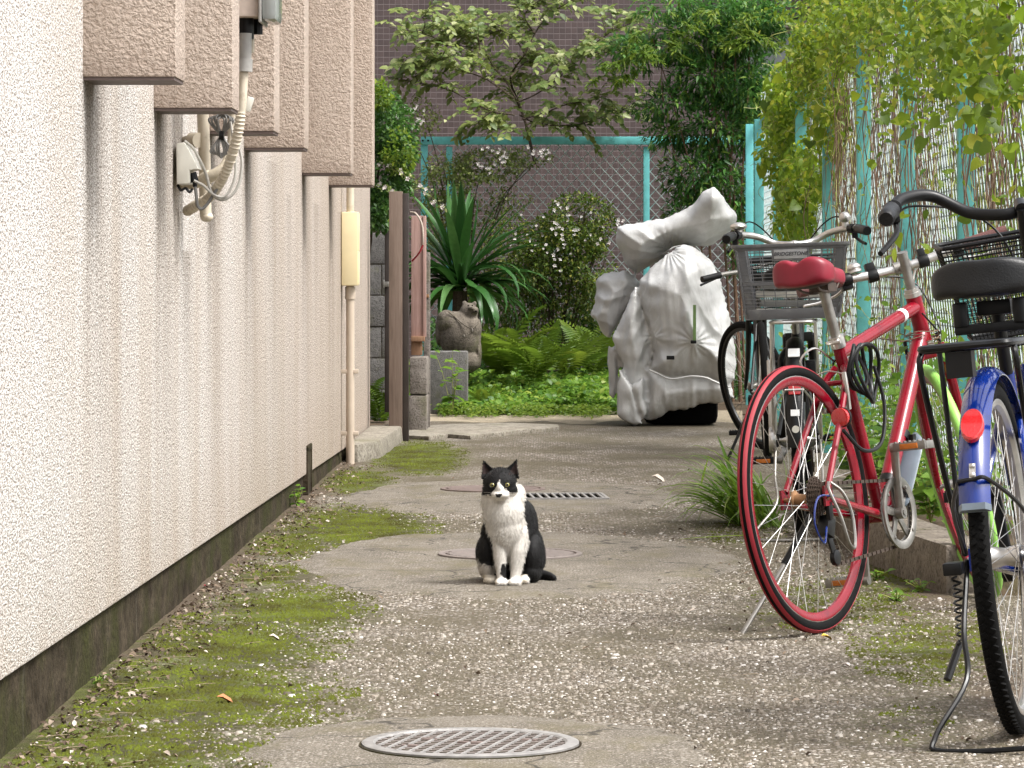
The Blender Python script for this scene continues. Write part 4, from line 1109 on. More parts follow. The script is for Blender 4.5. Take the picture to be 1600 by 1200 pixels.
pp = np.array([tuple(p + Vector((random.uniform(-.02,.02), random.uniform(-.02,.02), random.uniform(-.02,.025)))) for p in pl+pl2 for _ in range(3)])
V, T, r = scatter(OV, pp, rng.randn(len(pp), 3), rng.randn(len(pp), 3)*.5+np.array([0,0,1]), rng.uniform(.016, .03, len(pp))); kind(np_obj('leaves', V, T, M['lf_pale'], ab3, r), 'stuff')
flowers(ab3, [(tuple(p), (.02,.02,.02)) for p in pl[::4]+pl2[::3]], 2, (.012, .02))

# nandina thicket in the right corner
na = thing('nandina_tree', 'tall dark thicket with fine leaves and reddish stems in the back right corner', 'tree', tuple(P(1130, 620, 25.6)))
blobs = []
def nb_(px, py, rx, rz, n, d=25.6, ry=.35): blobs.append((tuple(P(px, py, d)), (rx*d/F, ry, rz*d/F), n))
nb_(1140, 40, 95, 48, 2800); nb_(1080, 60, 80, 40, 1500); nb_(1010, 75, 75, 24, 900); nb_(985, 95, 60, 18, 500); nb_(1190, 30, 70, 40, 1300); nb_(1110, 120, 75, 45, 2000); nb_(1170, 130, 50, 60, 2200)
nb_(1120, 200, 75, 48, 2000); nb_(1190, 200, 40, 50, 1300); nb_(1040, 160, 60, 30, 700); nb_(1100, 270, 70, 50, 2000); nb_(1150, 300, 45, 60, 1500); nb_(1045, 210, 45, 30, 500); nb_(1075, 330, 40, 30, 700); nb_(1160, 380, 30, 60, 700); nb_(1050,10,70,22,700)
NL = leaf_base(1, .27, .1, .2, 'lance')
crown_mesh(blobs, NL, M['lf_nand'], na, (.045, .085), 'crown', up=.8, outw=.9)
b = MB()
for (x0, x1, x2, w) in ((1105,1112,1120,.012),(1140,1146,1150,.016),(1128,1120,1105,.011),(1158,1166,1172,.012),(1090,1060,1020,.009),(1148,1135,1128,.010),(1078,1040,1032,.007)):
    b.tube(spline([P(x0+18, 640, 25.6), P(x0+10, 470, 25.55), P(x0, 320, 25.5), P(x1, 190, 25.5), P(x2, 60, 25.6)], 7), [w, w*.4], 7)
b.obj('trunk', M['barkr'], na, world=True)
# bright tufts on the nearer sprays
lay = []
for _ in range(80):
    px, py = random.choice([(1020,70),(990,85),(1050,60),(1090,25),(1150,55),(1190,35),(960,110),(1180,60)])
    px += random.uniform(-30,30); py += random.uniform(-16,16); c = P(px, py, 25.2 + random.uniform(-.1,.1)); dx = random.uniform(-1,1)
    for q in range(22):
        t_ = q/22; lay.append((c + Vector((dx*.16*t_, -.05*t_, -.07*t_*t_)), Vector((dx*.6 + random.uniform(-.5,.5), -.4+random.uniform(-.5,.5), random.uniform(-.5,.1)))))
pp = np.array([tuple(a) for a, _ in lay]); xx = np.array([tuple(a) for _, a in lay])
V, T, r = scatter(NL, pp, xx, np.tile([0,-.2,1.0], (len(pp),1)) + rng.randn(len(pp),3)*.3, rng.uniform(.04,.07,len(pp))); kind(np_obj('young_sprays', V, T, M['lf_fern'], na, r), 'stuff')

# sword-leaved clump
yu = thing('sword_leaf_plant', 'clump of long dark sword-shaped leaves behind the stone figure', 'plant', tuple(P(718, 600, 24.3)))
b = MB(); b.tube([P(718, 610, 24.3), P(718, 520, 24.3), P(719, 455, 24.3)], [.07, .06, .05], 9); b.obj('trunk', M['bark'], yu, world=True)
def blade_mesh(name, L, W, bend, mt_, n=8, v=.35):
    vs = []; a = 0.0; x = z = 0.0
    for i in range(n+1):
        t = i/n; w = W*(.55 + .45*math.sin(min(1, t*2.2)*math.pi/2))*(1 - max(0, t-.45)/.55)**.8
        vs += [(x, w/2, z + w*v*.5), (x, 0, z), (x, -w/2, z + w*v*.5)]
        a = -bend*t*t*1.2
        x += L/n*math.cos(a); z += L/n*math.sin(a)
    fs = []
    for i in range(n):
        for k in (0, 1): q = (i*3+k, i*3+k+1, i*3+k+4, i*3+k+3); fs += [(q[0],q[1],q[2]), (q[0],q[2],q[3])]
    return np_mesh(name, np.array(vs), np.array(fs), mt_, np.zeros(len(vs)))
ybl = [blade_mesh('sword_blade', L, .068, bd, M['lf_yucca']) for L, bd in ((.66,.2),(.72,.45),(.66,.9),(.66,1.5),(.58,2.0),(.62,1.2))]
pos = []; xd = []; zh = []; pick = []
for i in range(120):
    az = random.uniform(0, 6.283); el = math.asin(random.uniform(-.35, 1)) if i > 14 else random.uniform(1.1, 1.5)
    d_ = Vector((math.cos(az)*math.cos(el), math.sin(az)*math.cos(el)*.9, math.sin(el)))
    pos.append(tuple(P(719, 440, 24.3) + d_*.05 + Vector((0,0,random.uniform(-.08,.05))))); xd.append(tuple(d_)); zh.append((0, 0, 1) if abs(d_.z) < .95 else (math.cos(az), math.sin(az), .2))
    pick.append(0 if el > 1.1 else 1 if el > .8 else random.choice([1,2,5]) if el > .4 else random.choice([2,3,4,5]))
X_, Y_, Z_ = frames(np.array(xd), np.array(zh)); Mi = ROOTM[yu.name].inverted()
for i in range(len(pos)):
    s_ = random.uniform(.8, 1.12)
    Mx = Matrix(((X_[i][0]*s_, Y_[i][0]*s_, Z_[i][0]*s_, pos[i][0]), (X_[i][1]*s_, Y_[i][1]*s_, Z_[i][1]*s_, pos[i][1]), (X_[i][2]*s_, Y_[i][2]*s_, Z_[i][2]*s_, pos[i][2]), (0,0,0,1)))
    copyobj(ybl[pick[i]], 'leaf', yu, Mi @ Mx)

# ferns and ground cover in the bed
def frond_mesh(name, L, mt_, n=17):
    vs = []; fs = []; 
    for i in range(n+1):
        t = i/n; ang = .9*t; x = L*(math.sin(ang)/.9 if ang else 0)*1.05; z = L*.45*(t - 1.25*t*t)
        w = L*.27*math.sin(math.pi*min(1, .12+t*.9))**.8*(1-t*.25)
        for s in (1, -1):
            o = len(vs)
            vs += [(x, 0, z), (x + L*.030 + w*.2, s*w*.5, z+.01*L - w*.05), (x + w*.5, s*w, z - w*.25), (x + w*.2 - L*.012, s*w*.5, z - w*.07)]
            fs += [(o, o+1, o+2), (o, o+2, o+3)]
    o = len(vs)
    return np_mesh(name, np.array(vs), np.array(fs), mt_, np.zeros(len(vs)), smooth=False)
fm = [frond_mesh('fern_frond', L, M['lf_fern']) for L in (.42, .36, .3)]
FL = ['bright feathery fern rising tallest beside the stone figure', 'arching fern in the middle of the bed before the bush', 'fern leaning right at the centre of the bed',
      'low fern by the right end of the bed near the silver cover', 'dark fern in the gap behind the gate', 'small fern growing low in front of the stone figure']
for k, (px, py, d, nf, sz) in enumerate(((785,570,24.2,20,1.25),(835,590,24.0,18,1.05),(885,580,24.4,16,1.1),(930,565,24.8,14,1.1),(592,640,21.6,14,.9),(755,640,23.5,10,.6))):
    base_ = P(px, py, d); base_.z = max(.03, min(base_.z, .25)) if k != 4 else .03
    f = thing('fern', FL[k], 'fern', tuple(base_), group='ferns in the garden bed')
    for i in range(nf):
        az = 6.283*i/nf + random.uniform(-.3,.3); el = random.uniform(.35, 1.15)
        Mx = Matrix.Rotation(az, 4, 'Z') @ Matrix.Rotation(-el, 4, 'Y') @ Matrix.Scale(sz*random.uniform(.8,1.2), 4)
        copyobj(random.choice(fm), 'frond', f, Mx)
# ground cover
n = 9500; gx = rng.uniform(-.98, .55, n); gy = 23.05 + 2.9*rng.rand(n)**1.3
hmax = np.array([.05 + .16*min(1, max(0, (y-23.2)/.9)) + .22*max(0, noise.noise(Vector((x*2.2, y*2, 3)))) for x, y in zip(gx, gy)])
gzv = .02 + hmax*rng.rand(n)**.6
kp = ~((gx < -.70) & (gy < 23.3)); gx, gy, gzv = gx[kp], gy[kp], gzv[kp]; n = len(gx)
pp = np.stack([gx, gy, gzv], -1); xx = rng.randn(n,3); xx[:,2] = xx[:,2]*.3 + .1
V, T, r = scatter(leaf_base(1,.62,.1,.25), pp, xx, rng.randn(n,3)*.45 + np.array([0,-.25,1]), rng.uniform(.025,.065,n))
kind(np_obj('ground_cover_leaves', V, T, M['lf_weed'], None, r), 'stuff')
n = 5200; gx = rng.uniform(-.72, .40, n); gy = 22.6 + .75*rng.rand(n)**.6 + .12*np.sin(gx*17) + .08*np.sin(gx*41); pp = np.stack([gx, gy, .015+.07*rng.rand(n)], -1)
V, T, r = scatter(OV, pp, rng.randn(n,3)*np.array([1,1,.3]), rng.randn(n,3)*.4 + np.array([0,-.2,1]), rng.uniform(.012,.032,n))
kind(np_obj('ground_cover_edge', V, T, M['lf_fern'], None, r), 'stuff')
# dark ivy along the foot of the fence
n = 7000; gx = rng.uniform(-.9, 1.5, n); gy = rng.uniform(25.6, 26.4, n); gzv = rng.rand(n)*(.55 + .2*np.sin(gx*4)); pp = np.stack([gx, gy, gzv], -1)
V, T, r = scatter(OV, pp, rng.randn(n,3)+np.array([0,-.5,0]), rng.randn(n,3)*.5 + np.array([0,-.6,.7]), rng.uniform(.025,.06,n))
kind(np_obj('undergrowth', V, T, M['lf_dark'], None, r), 'stuff')

def weed(label, base_, hgt, nst, nl, mt_, size, shape=OV, spread=.12, group=None, lean=(0,0), nm='leafy_weed'):
    w = thing(nm, label, 'weed', tuple(base_), group=group)
    b = MB(); pos = []; xd = []
    for s_ in range(nst):
        az = random.uniform(0, 6.283); top = Vector(base_) + Vector((math.cos(az)*spread*random.uniform(.3,1)+lean[0], math.sin(az)*spread*random.uniform(.3,1)+lean[1], hgt*random.uniform(.55,1)))
        pl = spline([base_, Vector(base_).lerp(top, .5) + Vector((0,0,hgt*.08)), top], 6); b.tube(pl, [.0025, .001], 4, caps=False)
        for i in range(nl):
            p = pl[min(len(pl)-1, 2 + int((len(pl)-3)*i/max(1, nl-1)))]; a2 = i*2.4 + az
            pos.append(tuple(p)); xd.append((math.cos(a2), math.sin(a2), random.uniform(-.2,.45)))
    b.obj('stem', M['tendril'], w, world=True)
    pos = np.array(pos); xd = np.array(xd)
    leaf_objects('leaf', leaf_me('weed_leaf', shape, mt_), w, pos, xd, rng.randn(len(pos),3)*.3 + np.array([0,-.2,1]), rng.uniform(size[0], size[1], len(pos)))
    return w
WD = [((1375,700,11.9),.30,'tall bright weed sprouting behind the kerb under the red frame'), ((1420,690,11.6),.26,'bright weed behind the kerb close to the chainring'), ((1455,720,11.2),.22,'weed behind the kerb between the chainring and blue fender'),
      ((1365,640,12.8),.42,'taller spindly weed climbing the fence behind the red seat tube'), ((1400,620,13.2),.45,'spindly weed against the fence between the red frame tubes'), ((1440,690,12.4),.3,'weed at the fence foot beside the turquoise post'), ((1345,720,12.6),.32,'weed behind the kerb beside the rear wheel of the red bicycle')]
for k, ((px, py, d), h_, lab) in enumerate(WD):
    p = P(px, py, d); p.z = .115; weed(lab, p, h_, 6, 11, M['lf_weed'], (.045, .085), LA if k % 2 else OV, .13, 'weeds behind the kerb')
for k, (px, py, lab) in enumerate(((1370,905,'small green weed at the foot of the kerb, left of two'), (1440,925,'small green weed at the foot of the kerb nearer the blue bicycle'), (1400,940,'tiny weed in the moss just in front of the kerb'))):
    p = G(px, py); weed(lab, p, .035, 5, 4, M['lf_weed'], (.016, .03), OV, .06, 'seedlings along the kerb foot')
p = G(466, 792); p.x = -.985; weed('vivid green seedling sprouting at the foot of the stucco wall', p, .10, 4, 5, M['lf_weed'], (.02,.04), OV, .03)
p = G(150, 1075); p.x += -.0; weed('tiny pale weed at the wall foot near the bottom left', p, .03, 4, 4, M['lf_weed'], (.01,.018), OV, .03)
weed('leafy stem with big pale leaves growing up before the stone block', Vector((-.62, 22.9, .02)), .45, 5, 7, M['lf_weed'], (.05,.10), OV, .12)

# grass tuft lying over the paving
gt_ = thing('grass_tuft', 'tuft of long grass blades flopping over the paving beside the bicycles', 'grass tuft', tuple(G(1172, 822)))
gb = [blade_mesh('grass_blade', L, .013, bd, M['lf_grass'], 7, .2) for L, bd in ((.34,1.0),(.42,1.4),(.30,.7),(.38,1.9))]
base_ = G(1172, 822)
pos = []; xd = []
for i in range(190):
    az = random.gauss(math.pi*1.02, .55) if i < 165 else random.uniform(0, 6.28); el = random.uniform(.45, 1.25)
    pos.append(tuple(base_ + Vector((random.uniform(-.05,.12), random.uniform(-.12,.3), 0)))); xd.append((math.cos(az)*math.cos(el), math.sin(az)*math.cos(el), math.sin(el)))
leaf_objects('blade', gb, gt_, np.array(pos), np.array(xd), np.tile([0,0,1.0],(len(pos),1)) + rng.randn(len(pos),3)*.2, rng.uniform(.7,1.15,len(pos)))
yb_ = blade_mesh('fallen_blade', .30, .022, .05, M['lf_bright'], 6, .2)
o = bpy.data.objects.new('yellow_blade', yb_); COL.objects.link(o); p = G(1185, 842); o.location = (p.x, p.y, .014); o.rotation_euler = (0, R(2), R(186)); tag(o, 'single yellow-green blade lying flat on the paving by the red wheel', 'grass blade')
o = bpy.data.objects.new('yellow_blade', yb_); COL.objects.link(o); p = G(1095, 760); o.location = (p.x, p.y, .004); o.rotation_euler = (0, R(-60), R(60)); o.scale = (.5,.5,.5); tag(o, 'short upright green blade growing alone in the paving left of the grass tuft', 'grass blade')

# ------------------------------------------------------------------ vines on the side fence
vi = thing('vine_mass', 'dense yellow-green vine heaped over the far end of the side fence', 'vine', (1.45, 20.5, 0))
blobs = []
for (px, py, rx, rz, d, n) in ((1255,150,62,55,20.5,1500),(1240,230,52,70,21,1500),(1265,300,48,80,20,1400),(1290,90,60,55,18.5,1300),(1315,160,45,70,18,900),(1245,340,36,40,20.5,600),(1300,230,38,90,18.5,900),(1340,60,55,45,17,900),(1225,180,28,40,22,500),(1380,30,40,40,16,500)):
    c = P(px, py, d); blobs.append((tuple(c), (rx*1.12*d/F, .45, rz*1.12*d/F), int(n*2.2)))
parts = []
for c, rad, n in blobs:
    p, v = ellip_pts(c, rad, n, .45); w = np.array([noise.noise(Vector(q)*6) for q in p]); kp = w > -.15; p = p[kp]; v = v[kp]; n2 = len(p)
    parts.append(scatter(OV, p, rng.randn(n2,3)*.7 + np.array([-.2,-.4,-.8]), rng.randn(n2,3)*.45 + np.array([-.5,-.6,.6]), rng.uniform(.022,.055,n2)))
V, T, r = merge(parts); kind(np_obj('foliage', V, T, M['lf_bright'], vi, r), 'stuff')
b = MB()
for _ in range(520):
    c, rad, n = random.choice(blobs); v = Vector(rng.randn(3)).normalized(); p = Vector(c) + Vector((v.x*rad[0], -abs(v.y)*rad[1], v.z*rad[2]))*random.uniform(.6,1.02); pl = [p]
    dv = Vector(rng.randn(3)) + Vector((0,0,-.9))
    for k in range(5):
        dv = (dv + Vector(rng.randn(3))*.7 + Vector((0,0,-.25))).normalized(); pl.append(pl[-1] + dv*random.uniform(.02,.06))
    b.tube(spline(pl, 3), .0017, 3, caps=False)
kind(b.obj('tendrils', M['tendril'], vi, world=True), 'stuff')
# larger single leaves on the heap
pos = []
for c, rad, n in blobs:
    for _ in range(14):
        v = Vector(rng.randn(3)).normalized(); pos.append(tuple(Vector(c) + Vector((v.x*rad[0]*.95, -abs(v.y)*rad[1]*.95, v.z*rad[2]*.95))))
pos = np.array(pos); n = len(pos)
leaf_objects('leaf', leaf_me('vine_leaf', RO, M['lf_vine']), vi, pos, rng.randn(n,3)*.5+np.array([-.3,-.3,-.7]), rng.randn(n,3)*.4+np.array([-.3,-.9,.5]), rng.uniform(.05,.085,n))

v2 = thing('fence_creeper', 'creeper with brown hanging stems and scattered large leaves on the nearer side fence', 'vine', (1.43, 14, 0))
b = MB()
for _ in range(165):
    y = random.choice([random.uniform(10.3, 19.5), random.uniform(10.3, 12), random.gauss(13.9,.35), random.gauss(15.4,.4), random.gauss(11.9,.3), random.gauss(17.6,.5)])
    z = random.uniform(1.5, 2.3); x = 1.45; pl = [Vector((x + random.uniform(-.02,.03), y, z))]; Ln = random.uniform(.5, 1.9); k = int(Ln/.14)
    for i in range(k):
        q = pl[-1] + Vector((random.uniform(-.03,.03), random.uniform(-.11,.11), -.14)); q.x = min(1.50, max(1.38, q.x))
        if q.z < .15: break
        pl.append(q)
    if len(pl) > 1: b.tube(spline(pl, 2), random.uniform(.0009,.0030), 4, caps=False)
kind(b.obj('hanging_stems', M['vinestem'], v2, world=True), 'stuff')
b = MB()
for _ in range(330):
    y = random.uniform(10.4, 18); z = random.uniform(.3, 2.2) if _ > 90 else random.uniform(1.25, 1.95); pl = [Vector((1.43, y, z))]
    dv = Vector((0, random.choice([-1,1]), random.uniform(-.6,.6)))
    for i in range(7): dv = (dv + Vector((random.uniform(-.12,.12), random.uniform(-.3,.3), random.uniform(-.5,.4)))).normalized(); q = pl[-1] + dv*.07; q.x = min(1.46, max(1.30, q.x)); pl.append(q)
    b.tube(spline(pl, 3), .0014, 3, caps=False)
kind(b.obj('tendrils', M['tendril'], v2, world=True), 'stuff')
pos = []
for (px, py, sp_, n, d) in ((1420,60,40,10,13.6),(1460,60,60,40,12.6),(1520,100,60,46,11.9),(1560,160,50,30,11.5),(1350,60,40,24,15.5),(1570,60,50,40,11.4),(1500,30,70,36,12.2),(1580,130,40,26,11.3),(1550,30,60,36,11.6),(1400,30,50,20,14.6),(1470,180,60,12,12.6),(1540,200,50,14,11.7),(1440,110,40,8,13.2),(1390,150,40,8,14.8),(1480,240,70,8,12.5),(1440,340,60,6,13.2),(1570,220,40,10,11.4),(1530,320,60,5,11.9),(1380,270,30,6,15),(1460,390,60,4,12.8),(1550,400,50,4,11.7)):
    for _ in range(n):
        x, y = random.gauss(px, sp_*.6), random.gauss(py, sp_*.6)
        # the ray through that direction meets the fence plane at x = 1.40
        t_ = (x - VX)/F
        yy = 1.40/t_ if t_ > .05 else d
        if not (10.3 < yy < 20): continue
        pos.append((1.40 - random.uniform(0, .06), yy, H + (VY - y)*yy/F))
pos = np.array(pos); n = len(pos)
leaf_objects('leaf', leaf_me('creeper_leaf', RO, M['lf_vine']), v2, pos, rng.randn(n,3)*.8+np.array([-.25,-.25,-.35]), rng.randn(n,3)*.6+np.array([-.3,-.8,.55]), rng.uniform(.028,.068,n))
n = 7000; yy = rng.uniform(10.3, 18.5, n); zz = np.where(yy > 15, 2.34 - np.abs(rng.randn(n))*.30, .93 + yy*.08 - np.abs(rng.randn(n))*.26); xx_ = 1.41 - np.abs(rng.randn(n))*.10
kp = np.array([noise.noise(Vector((y*1.8, z*2, 5))) > .02 for y, z in zip(yy, zz)]); pp = np.stack([xx_, yy, zz], -1)[kp]; n = len(pp)
V, T, r = scatter(OV, pp, rng.randn(n,3)*.8+np.array([-.2,-.2,-.4]), rng.randn(n,3)*.4+np.array([-.4,-.6,.6]), rng.uniform(.016,.042,n)); kind(np_obj('foliage', V, T, M['lf_vine'], v2, r), 'stuff')
n = 2600; yy = rng.uniform(10.3, 19, n); zz = np.abs(rng.randn(n))*.28 + .12; pp = np.stack([1.43 - rng.rand(n)*.2, yy, zz], -1)
V, T, r = scatter(OV, pp, rng.randn(n,3), rng.randn(n,3)*.5+np.array([-.2,-.5,.8]), rng.uniform(.018,.045,n)); kind(np_obj('low_foliage', V, T, M['lf_weed'], v2, r), 'stuff')
# greenery beyond the white yard, seen through the mesh
fh = thing('yard_shrub', 'blurred green shrubs in the bright yard beyond the side fence', 'shrub', (2.6, 24, 0))
crown_mesh([((2.3,22.5,.6),(.35,.8,.6),1500),((3.2,24,.8),(.7,.8,.8),1800),((2.15,19.5,.5),(.22,.9,.5),1300),((4.2,25,.9),(.8,.6,.9),1800),((2.0,17.0,.5),(.18,1.0,.5),1300),((2.6,21,1.5),(.4,.6,.4),700),((1.95,15.0,1.3),(.15,.8,.5),700)], OV, M['lf_fern'], fh, (.04,.09), 'crown')

# ------------------------------------------------------------------ stone figure and block
sb = MB(); sb.bx((-.79, 23.2, 0), (-.53, 23.45, .425)); tag(sb.obj('stone_block', M['block'], bevel=.012), 'dark squared stone block standing in the plants before the stone figure', 'stone block')
def remesh(mb, vox, smooth_it=4, fac=.5):
    o = mb.obj('tmp', [], None, smooth=0)
    md = o.modifiers.new('r', 'REMESH'); md.mode = 'VOXEL'; md.voxel_size = vox; md.use_smooth_shade = True
    if smooth_it:
        s = o.modifiers.new('s', 'SMOOTH'); s.iterations = smooth_it; s.factor = fac
    dg = bpy.context.evaluated_depsgraph_get(); dg.update()
    me = bpy.data.meshes.new_from_object(o.evaluated_get(dg))
    bpy.data.objects.remove(o); return me
fg = thing('stone_figure', 'weathered stone badger figure with a round belly standing among the plants', 'statue', tuple(P(718, 600, 23.75)))
S = lambda zx, zy, d=23.75: P(640 + zx*.2, 440 + zy*.2, d)
k = .2*23.75/F
b = MB()
b.ell(S(395,430), (165*k, .14, 200*k), 24, 16); b.ell(S(330,330), (125*k, .12, 100*k), 20, 14); b.ell(S(480,370), (85*k, .12, 110*k), 20, 14); b.ell(S(290,290), (80*k,.1,70*k)); b.ell(S(410,620),(150*k,.13,110*k))
b.ell(S(462,245), (74*k, .075, 80*k), 20, 14); b.ell(S(505,225,23.70), (36*k, .04, 32*k)); b.ell(S(455,300), (70*k,.07,40*k)); b.ell(S(428,172), (20*k,.02,24*k)); b.ell(S(508,172), (18*k,.02,20*k)); b.ell(S(540,560),(24*k,.06,120*k)); b.ell(S(225,390),(24*k,.06,110*k)); b.ell(S(485,208,23.68),(28*k,.03,14*k))
me = remesh(b, .006, 4); me.materials.clear(); me.materials.append(M['statue'])
me.transform(ROOTM[fg.name].inverted()); o = bpy.data.objects.new('body', me); COL.objects.link(o); o.parent = fg
b = MB(); b.tube(spline([S(300,232,23.66),S(370,290,23.64),S(430,340,23.61),S(485,365,23.60),S(520,335,23.63),S(545,300,23.68)], 6), .0042, 6); b.obj('rope', M['statue'], fg, world=True)
b = MB(); b.ell(S(490,380,23.59), (.006,.006,.014)); b.ell(S(424,425,23.595),(.007,.006,.01)); b.ell(S(505,452,23.60),(.005,.005,.006)); b.obj('chip', M['blockpale'], fg, world=True)
b = MB(); b.ell(S(490,186,23.655), (.005,.005,.005)); b.ell(S(458,188,23.68), (.005,.005,.005)); b.ell(S(520,232,23.66),(.008,.006,.006)); b.obj('eye', M['void'], fg, world=True)

# ------------------------------------------------------------------ fallen leaves and scraps lying on the paving
LB = leaf_me('fallen_leaf', leaf_base(1, .5, .3, .45), mat('orange_brown_leaf', (.42, .16, .06), .7))
LB2 = leaf_me('fallen_leaf_yellow', leaf_base(1, .55, .3, .3), mat('yellow_leaf', (.52, .33, .03), .6))
LB3 = leaf_me('fallen_leaf_pale', leaf_base(1, .5, .35, .5), mat('pale_dry_leaf', (.55, .47, .40), .8))
LB4 = leaf_me('fallen_leaf_red', leaf_base(1, .6, .3, .5), mat('dark_red_leaf', (.22, .015, .02), .6))
for me_, px, py, sz, rz, lab in ((LB, 338, 1100, .045, .1, 'orange-brown fallen leaf on the moss near the wall'), (LB2, 1283, 1001, .035, .4, 'bright yellow fallen leaf under the red bicycle rear wheel'), (LB3, 1268, 998, .032, 2.2, 'crumpled pale brown leaf under the red rear tyre'),
                              (LB4, 679, 1088, .016, 1.0, 'tiny dark red petal lying alone on the paving'), (LB3, 420, 1000, .035, .1, 'pale sliver of leaf on the moss left of centre'), (LB3, 1018, 752, .075, -.3, 'white scrap lying on the paving toward the silver cover'),
                              (LB3, 312, 1078, .022, 1.2, 'curled whitish scrap on the moss above the orange leaf'), (LB4, 318, 918, .02, .6, 'small red leaf at the wall foot beside the dirt'), (LB3, 1478, 1092, .026, .5, 'white scrap on the paving left of the blue bicycle stand')):
    o = bpy.data.objects.new('fallen_leaf', me_); COL.objects.link(o); p = G(px, py); o.location = (p.x, p.y, gz(p.x, p.y) + sz*.32); o.scale = (sz,)*3; o.rotation_euler = (.2, .15, rz)
    tag(o, lab, 'leaf')
# ------------------------------------------------------------------ motorcycle under a silver cover
mc_ = thing('covered_motorcycle', 'motorcycle wrapped in a crumpled silver cover at the end of the alley', 'motorcycle', (.74, 21.9, 0))
CZ = lambda zx, zy, d=21.6: P(880 + zx*.3668, 260 + zy*.3667, d)
def puff(mb, poly, d0, front, back, Rpx, tilt=0.0, step=3.0):
    """body whose front view is poly (survey coordinates), rounded off in depth"""
    pts = np.array([(880 + x*.3668, 260 + y*.3667) for x, y in poly])
    x0, y0 = pts.min(0); x1, y1 = pts.max(0)
    xs = np.arange(x0, x1 + step, step); ys = np.arange(y0, y1 + step, step)
    nxt = np.roll(pts, -1, 0)
    gx, gy = np.meshgrid(xs, ys); q = np.stack([gx.ravel(), gy.ravel()], -1)
    ins = np.zeros(len(q), bool); dist = np.full(len(q), 1e9)
    for a, c in zip(pts, nxt):
        cond = (a[1] > q[:,1]) != (c[1] > q[:,1])
        xi = (c[0]-a[0])*(q[:,1]-a[1])/((c[1]-a[1]) if abs(c[1]-a[1]) > 1e-9 else 1e-9) + a[0]
        ins ^= cond & (q[:,0] < xi)
        ab = c - a; t = np.clip(((q-a)@ab)/(ab@ab), 0, 1); dist = np.minimum(dist, np.linalg.norm(q - (a + t[:,None]*ab), axis=1))
    idx = {}; vs = []; w = len(xs)
    for i in np.where(ins)[0]:
        u_ = min(dist[i]/Rpx, 1); u2 = min(dist[i]/(Rpx*2.1), 1); f = .5*math.sqrt(max(0, 1 - (1 - u_)**2)) + .62*u2; px, py = q[i]
        dd = d0 + tilt*(py - (y0+y1)/2)
        idx[i] = len(vs)//2
        vs += [P(px, py, dd - .012 - front*f), P(px, py, dd + .012 + back*f)]
    fs = []; edges = {}
    for i in idx:
        r_, c_ = divmod(i, w)
        quad = (i, i+1, i+1+w, i+w)
        if c_ + 1 < w and all(k in idx for k in quad):
            f = [idx[k]*2 for k in quad]; bk = [idx[k]*2+1 for k in quad]
            fs += [tuple(f), tuple(reversed(bk))]
            for k in range(4):
                e = (f[k], f[(k+1) % 4]); 
                if (e[1], e[0]) in edges: edges.pop((e[1], e[0]))
                else: edges[e] = 1
    for (a, c) in edges: fs.append((c, a, a+1, c+1))
    mb.add(vs, fs)
A = [(220,255),(275,245),(330,235),(440,212),(520,180),(570,140),(600,98),(640,76),(672,110),(715,172),(742,212),(728,255),(700,300),(640,345),(600,352),(560,340),(480,345),(440,375),(400,412),(350,445),(312,468),(272,432),(242,380),(222,310)]
Bp = [(140,480),(172,455),(240,444),(262,434),(318,468),(330,520),(290,590),(230,690),(200,742),(158,700),(107,636),(122,590),(136,540)]
C = [(322,480),(370,428),(430,388),(480,338),(540,333),(590,358),(640,410),(672,500),(702,610),(722,700),(738,780),(734,900),(700,940),(640,912),(600,897),(540,893),(460,905),(365,867),(385,790),(360,690),(335,600),(318,520)]
D = [(310,490),(335,600),(372,700),(390,760),(372,868),(345,940),(290,975),(278,960),(250,862),(215,782),(200,730),(240,650),(285,560)]
E1 = [(185,745),(245,800),(250,890),(218,1002),(190,980),(184,880)]
E2 = [(240,830),(295,960),(348,1104),(300,1112),(226,1066),(218,950)]
Fp = [(345,860),(400,860),(460,880),(590,880),(705,890),(735,990),(640,1012),(540,1030),(440,1050),(356,1095),(338,1000)]
Gp = [(290,940),(345,880),(362,1060),(340,1085),(310,1040)]
b = MB()
puff(b, A, 21.90, .24, .30, 20, .0026); puff(b, Bp, 22.0, .16, .22, 22); puff(b, C, 21.62, .26, .6, 40, -.0005); puff(b, D, 21.62, .09, .5, 16); puff(b, E1, 21.75, .03, .3, 8)
puff(b, E2, 21.5, .03, .3, 8); puff(b, Fp, 21.58, .15, .5, 30); puff(b, Gp, 21.5, .05, .3, 10)
me = remesh(b, .0085, 6, .5)
V = np.empty(len(me.vertices)*3, np.float32); me.vertices.foreach_get('co', V); V = V.reshape(-1,3).astype(float)
Nn = np.array([tuple(v.normal) for v in me.vertices])
px = VX + V[:,0]*F/V[:,1]; py = VY + (H - V[:,2])*F/V[:,1]; zx = (px-880)/.3668; zy = (py-260)/.3667
disp = np.zeros(len(V))
def pleat(cx, cy, rad, k, amp, ph=0, a0=None):
    global disp
    dx, dy = zx-cx, zy-cy; r_ = np.hypot(dx, dy); th = np.arctan2(dy, dx)
    wob = np.array([noise.noise(Vector((x*.006, y*.006, cx))) for x, y in zip(zx, zy)])
    disp += amp*np.exp(-(r_/rad)**2)*np.minimum(1, r_/25)*np.sin(k*th + ph + 2.2*wob + r_*.012)
pleat(455, 360, 75, 19, .006); pleat(555, 748, 80, 15, .006, 1.0); pleat(385, 725, 50, 11, .004, 2.0)
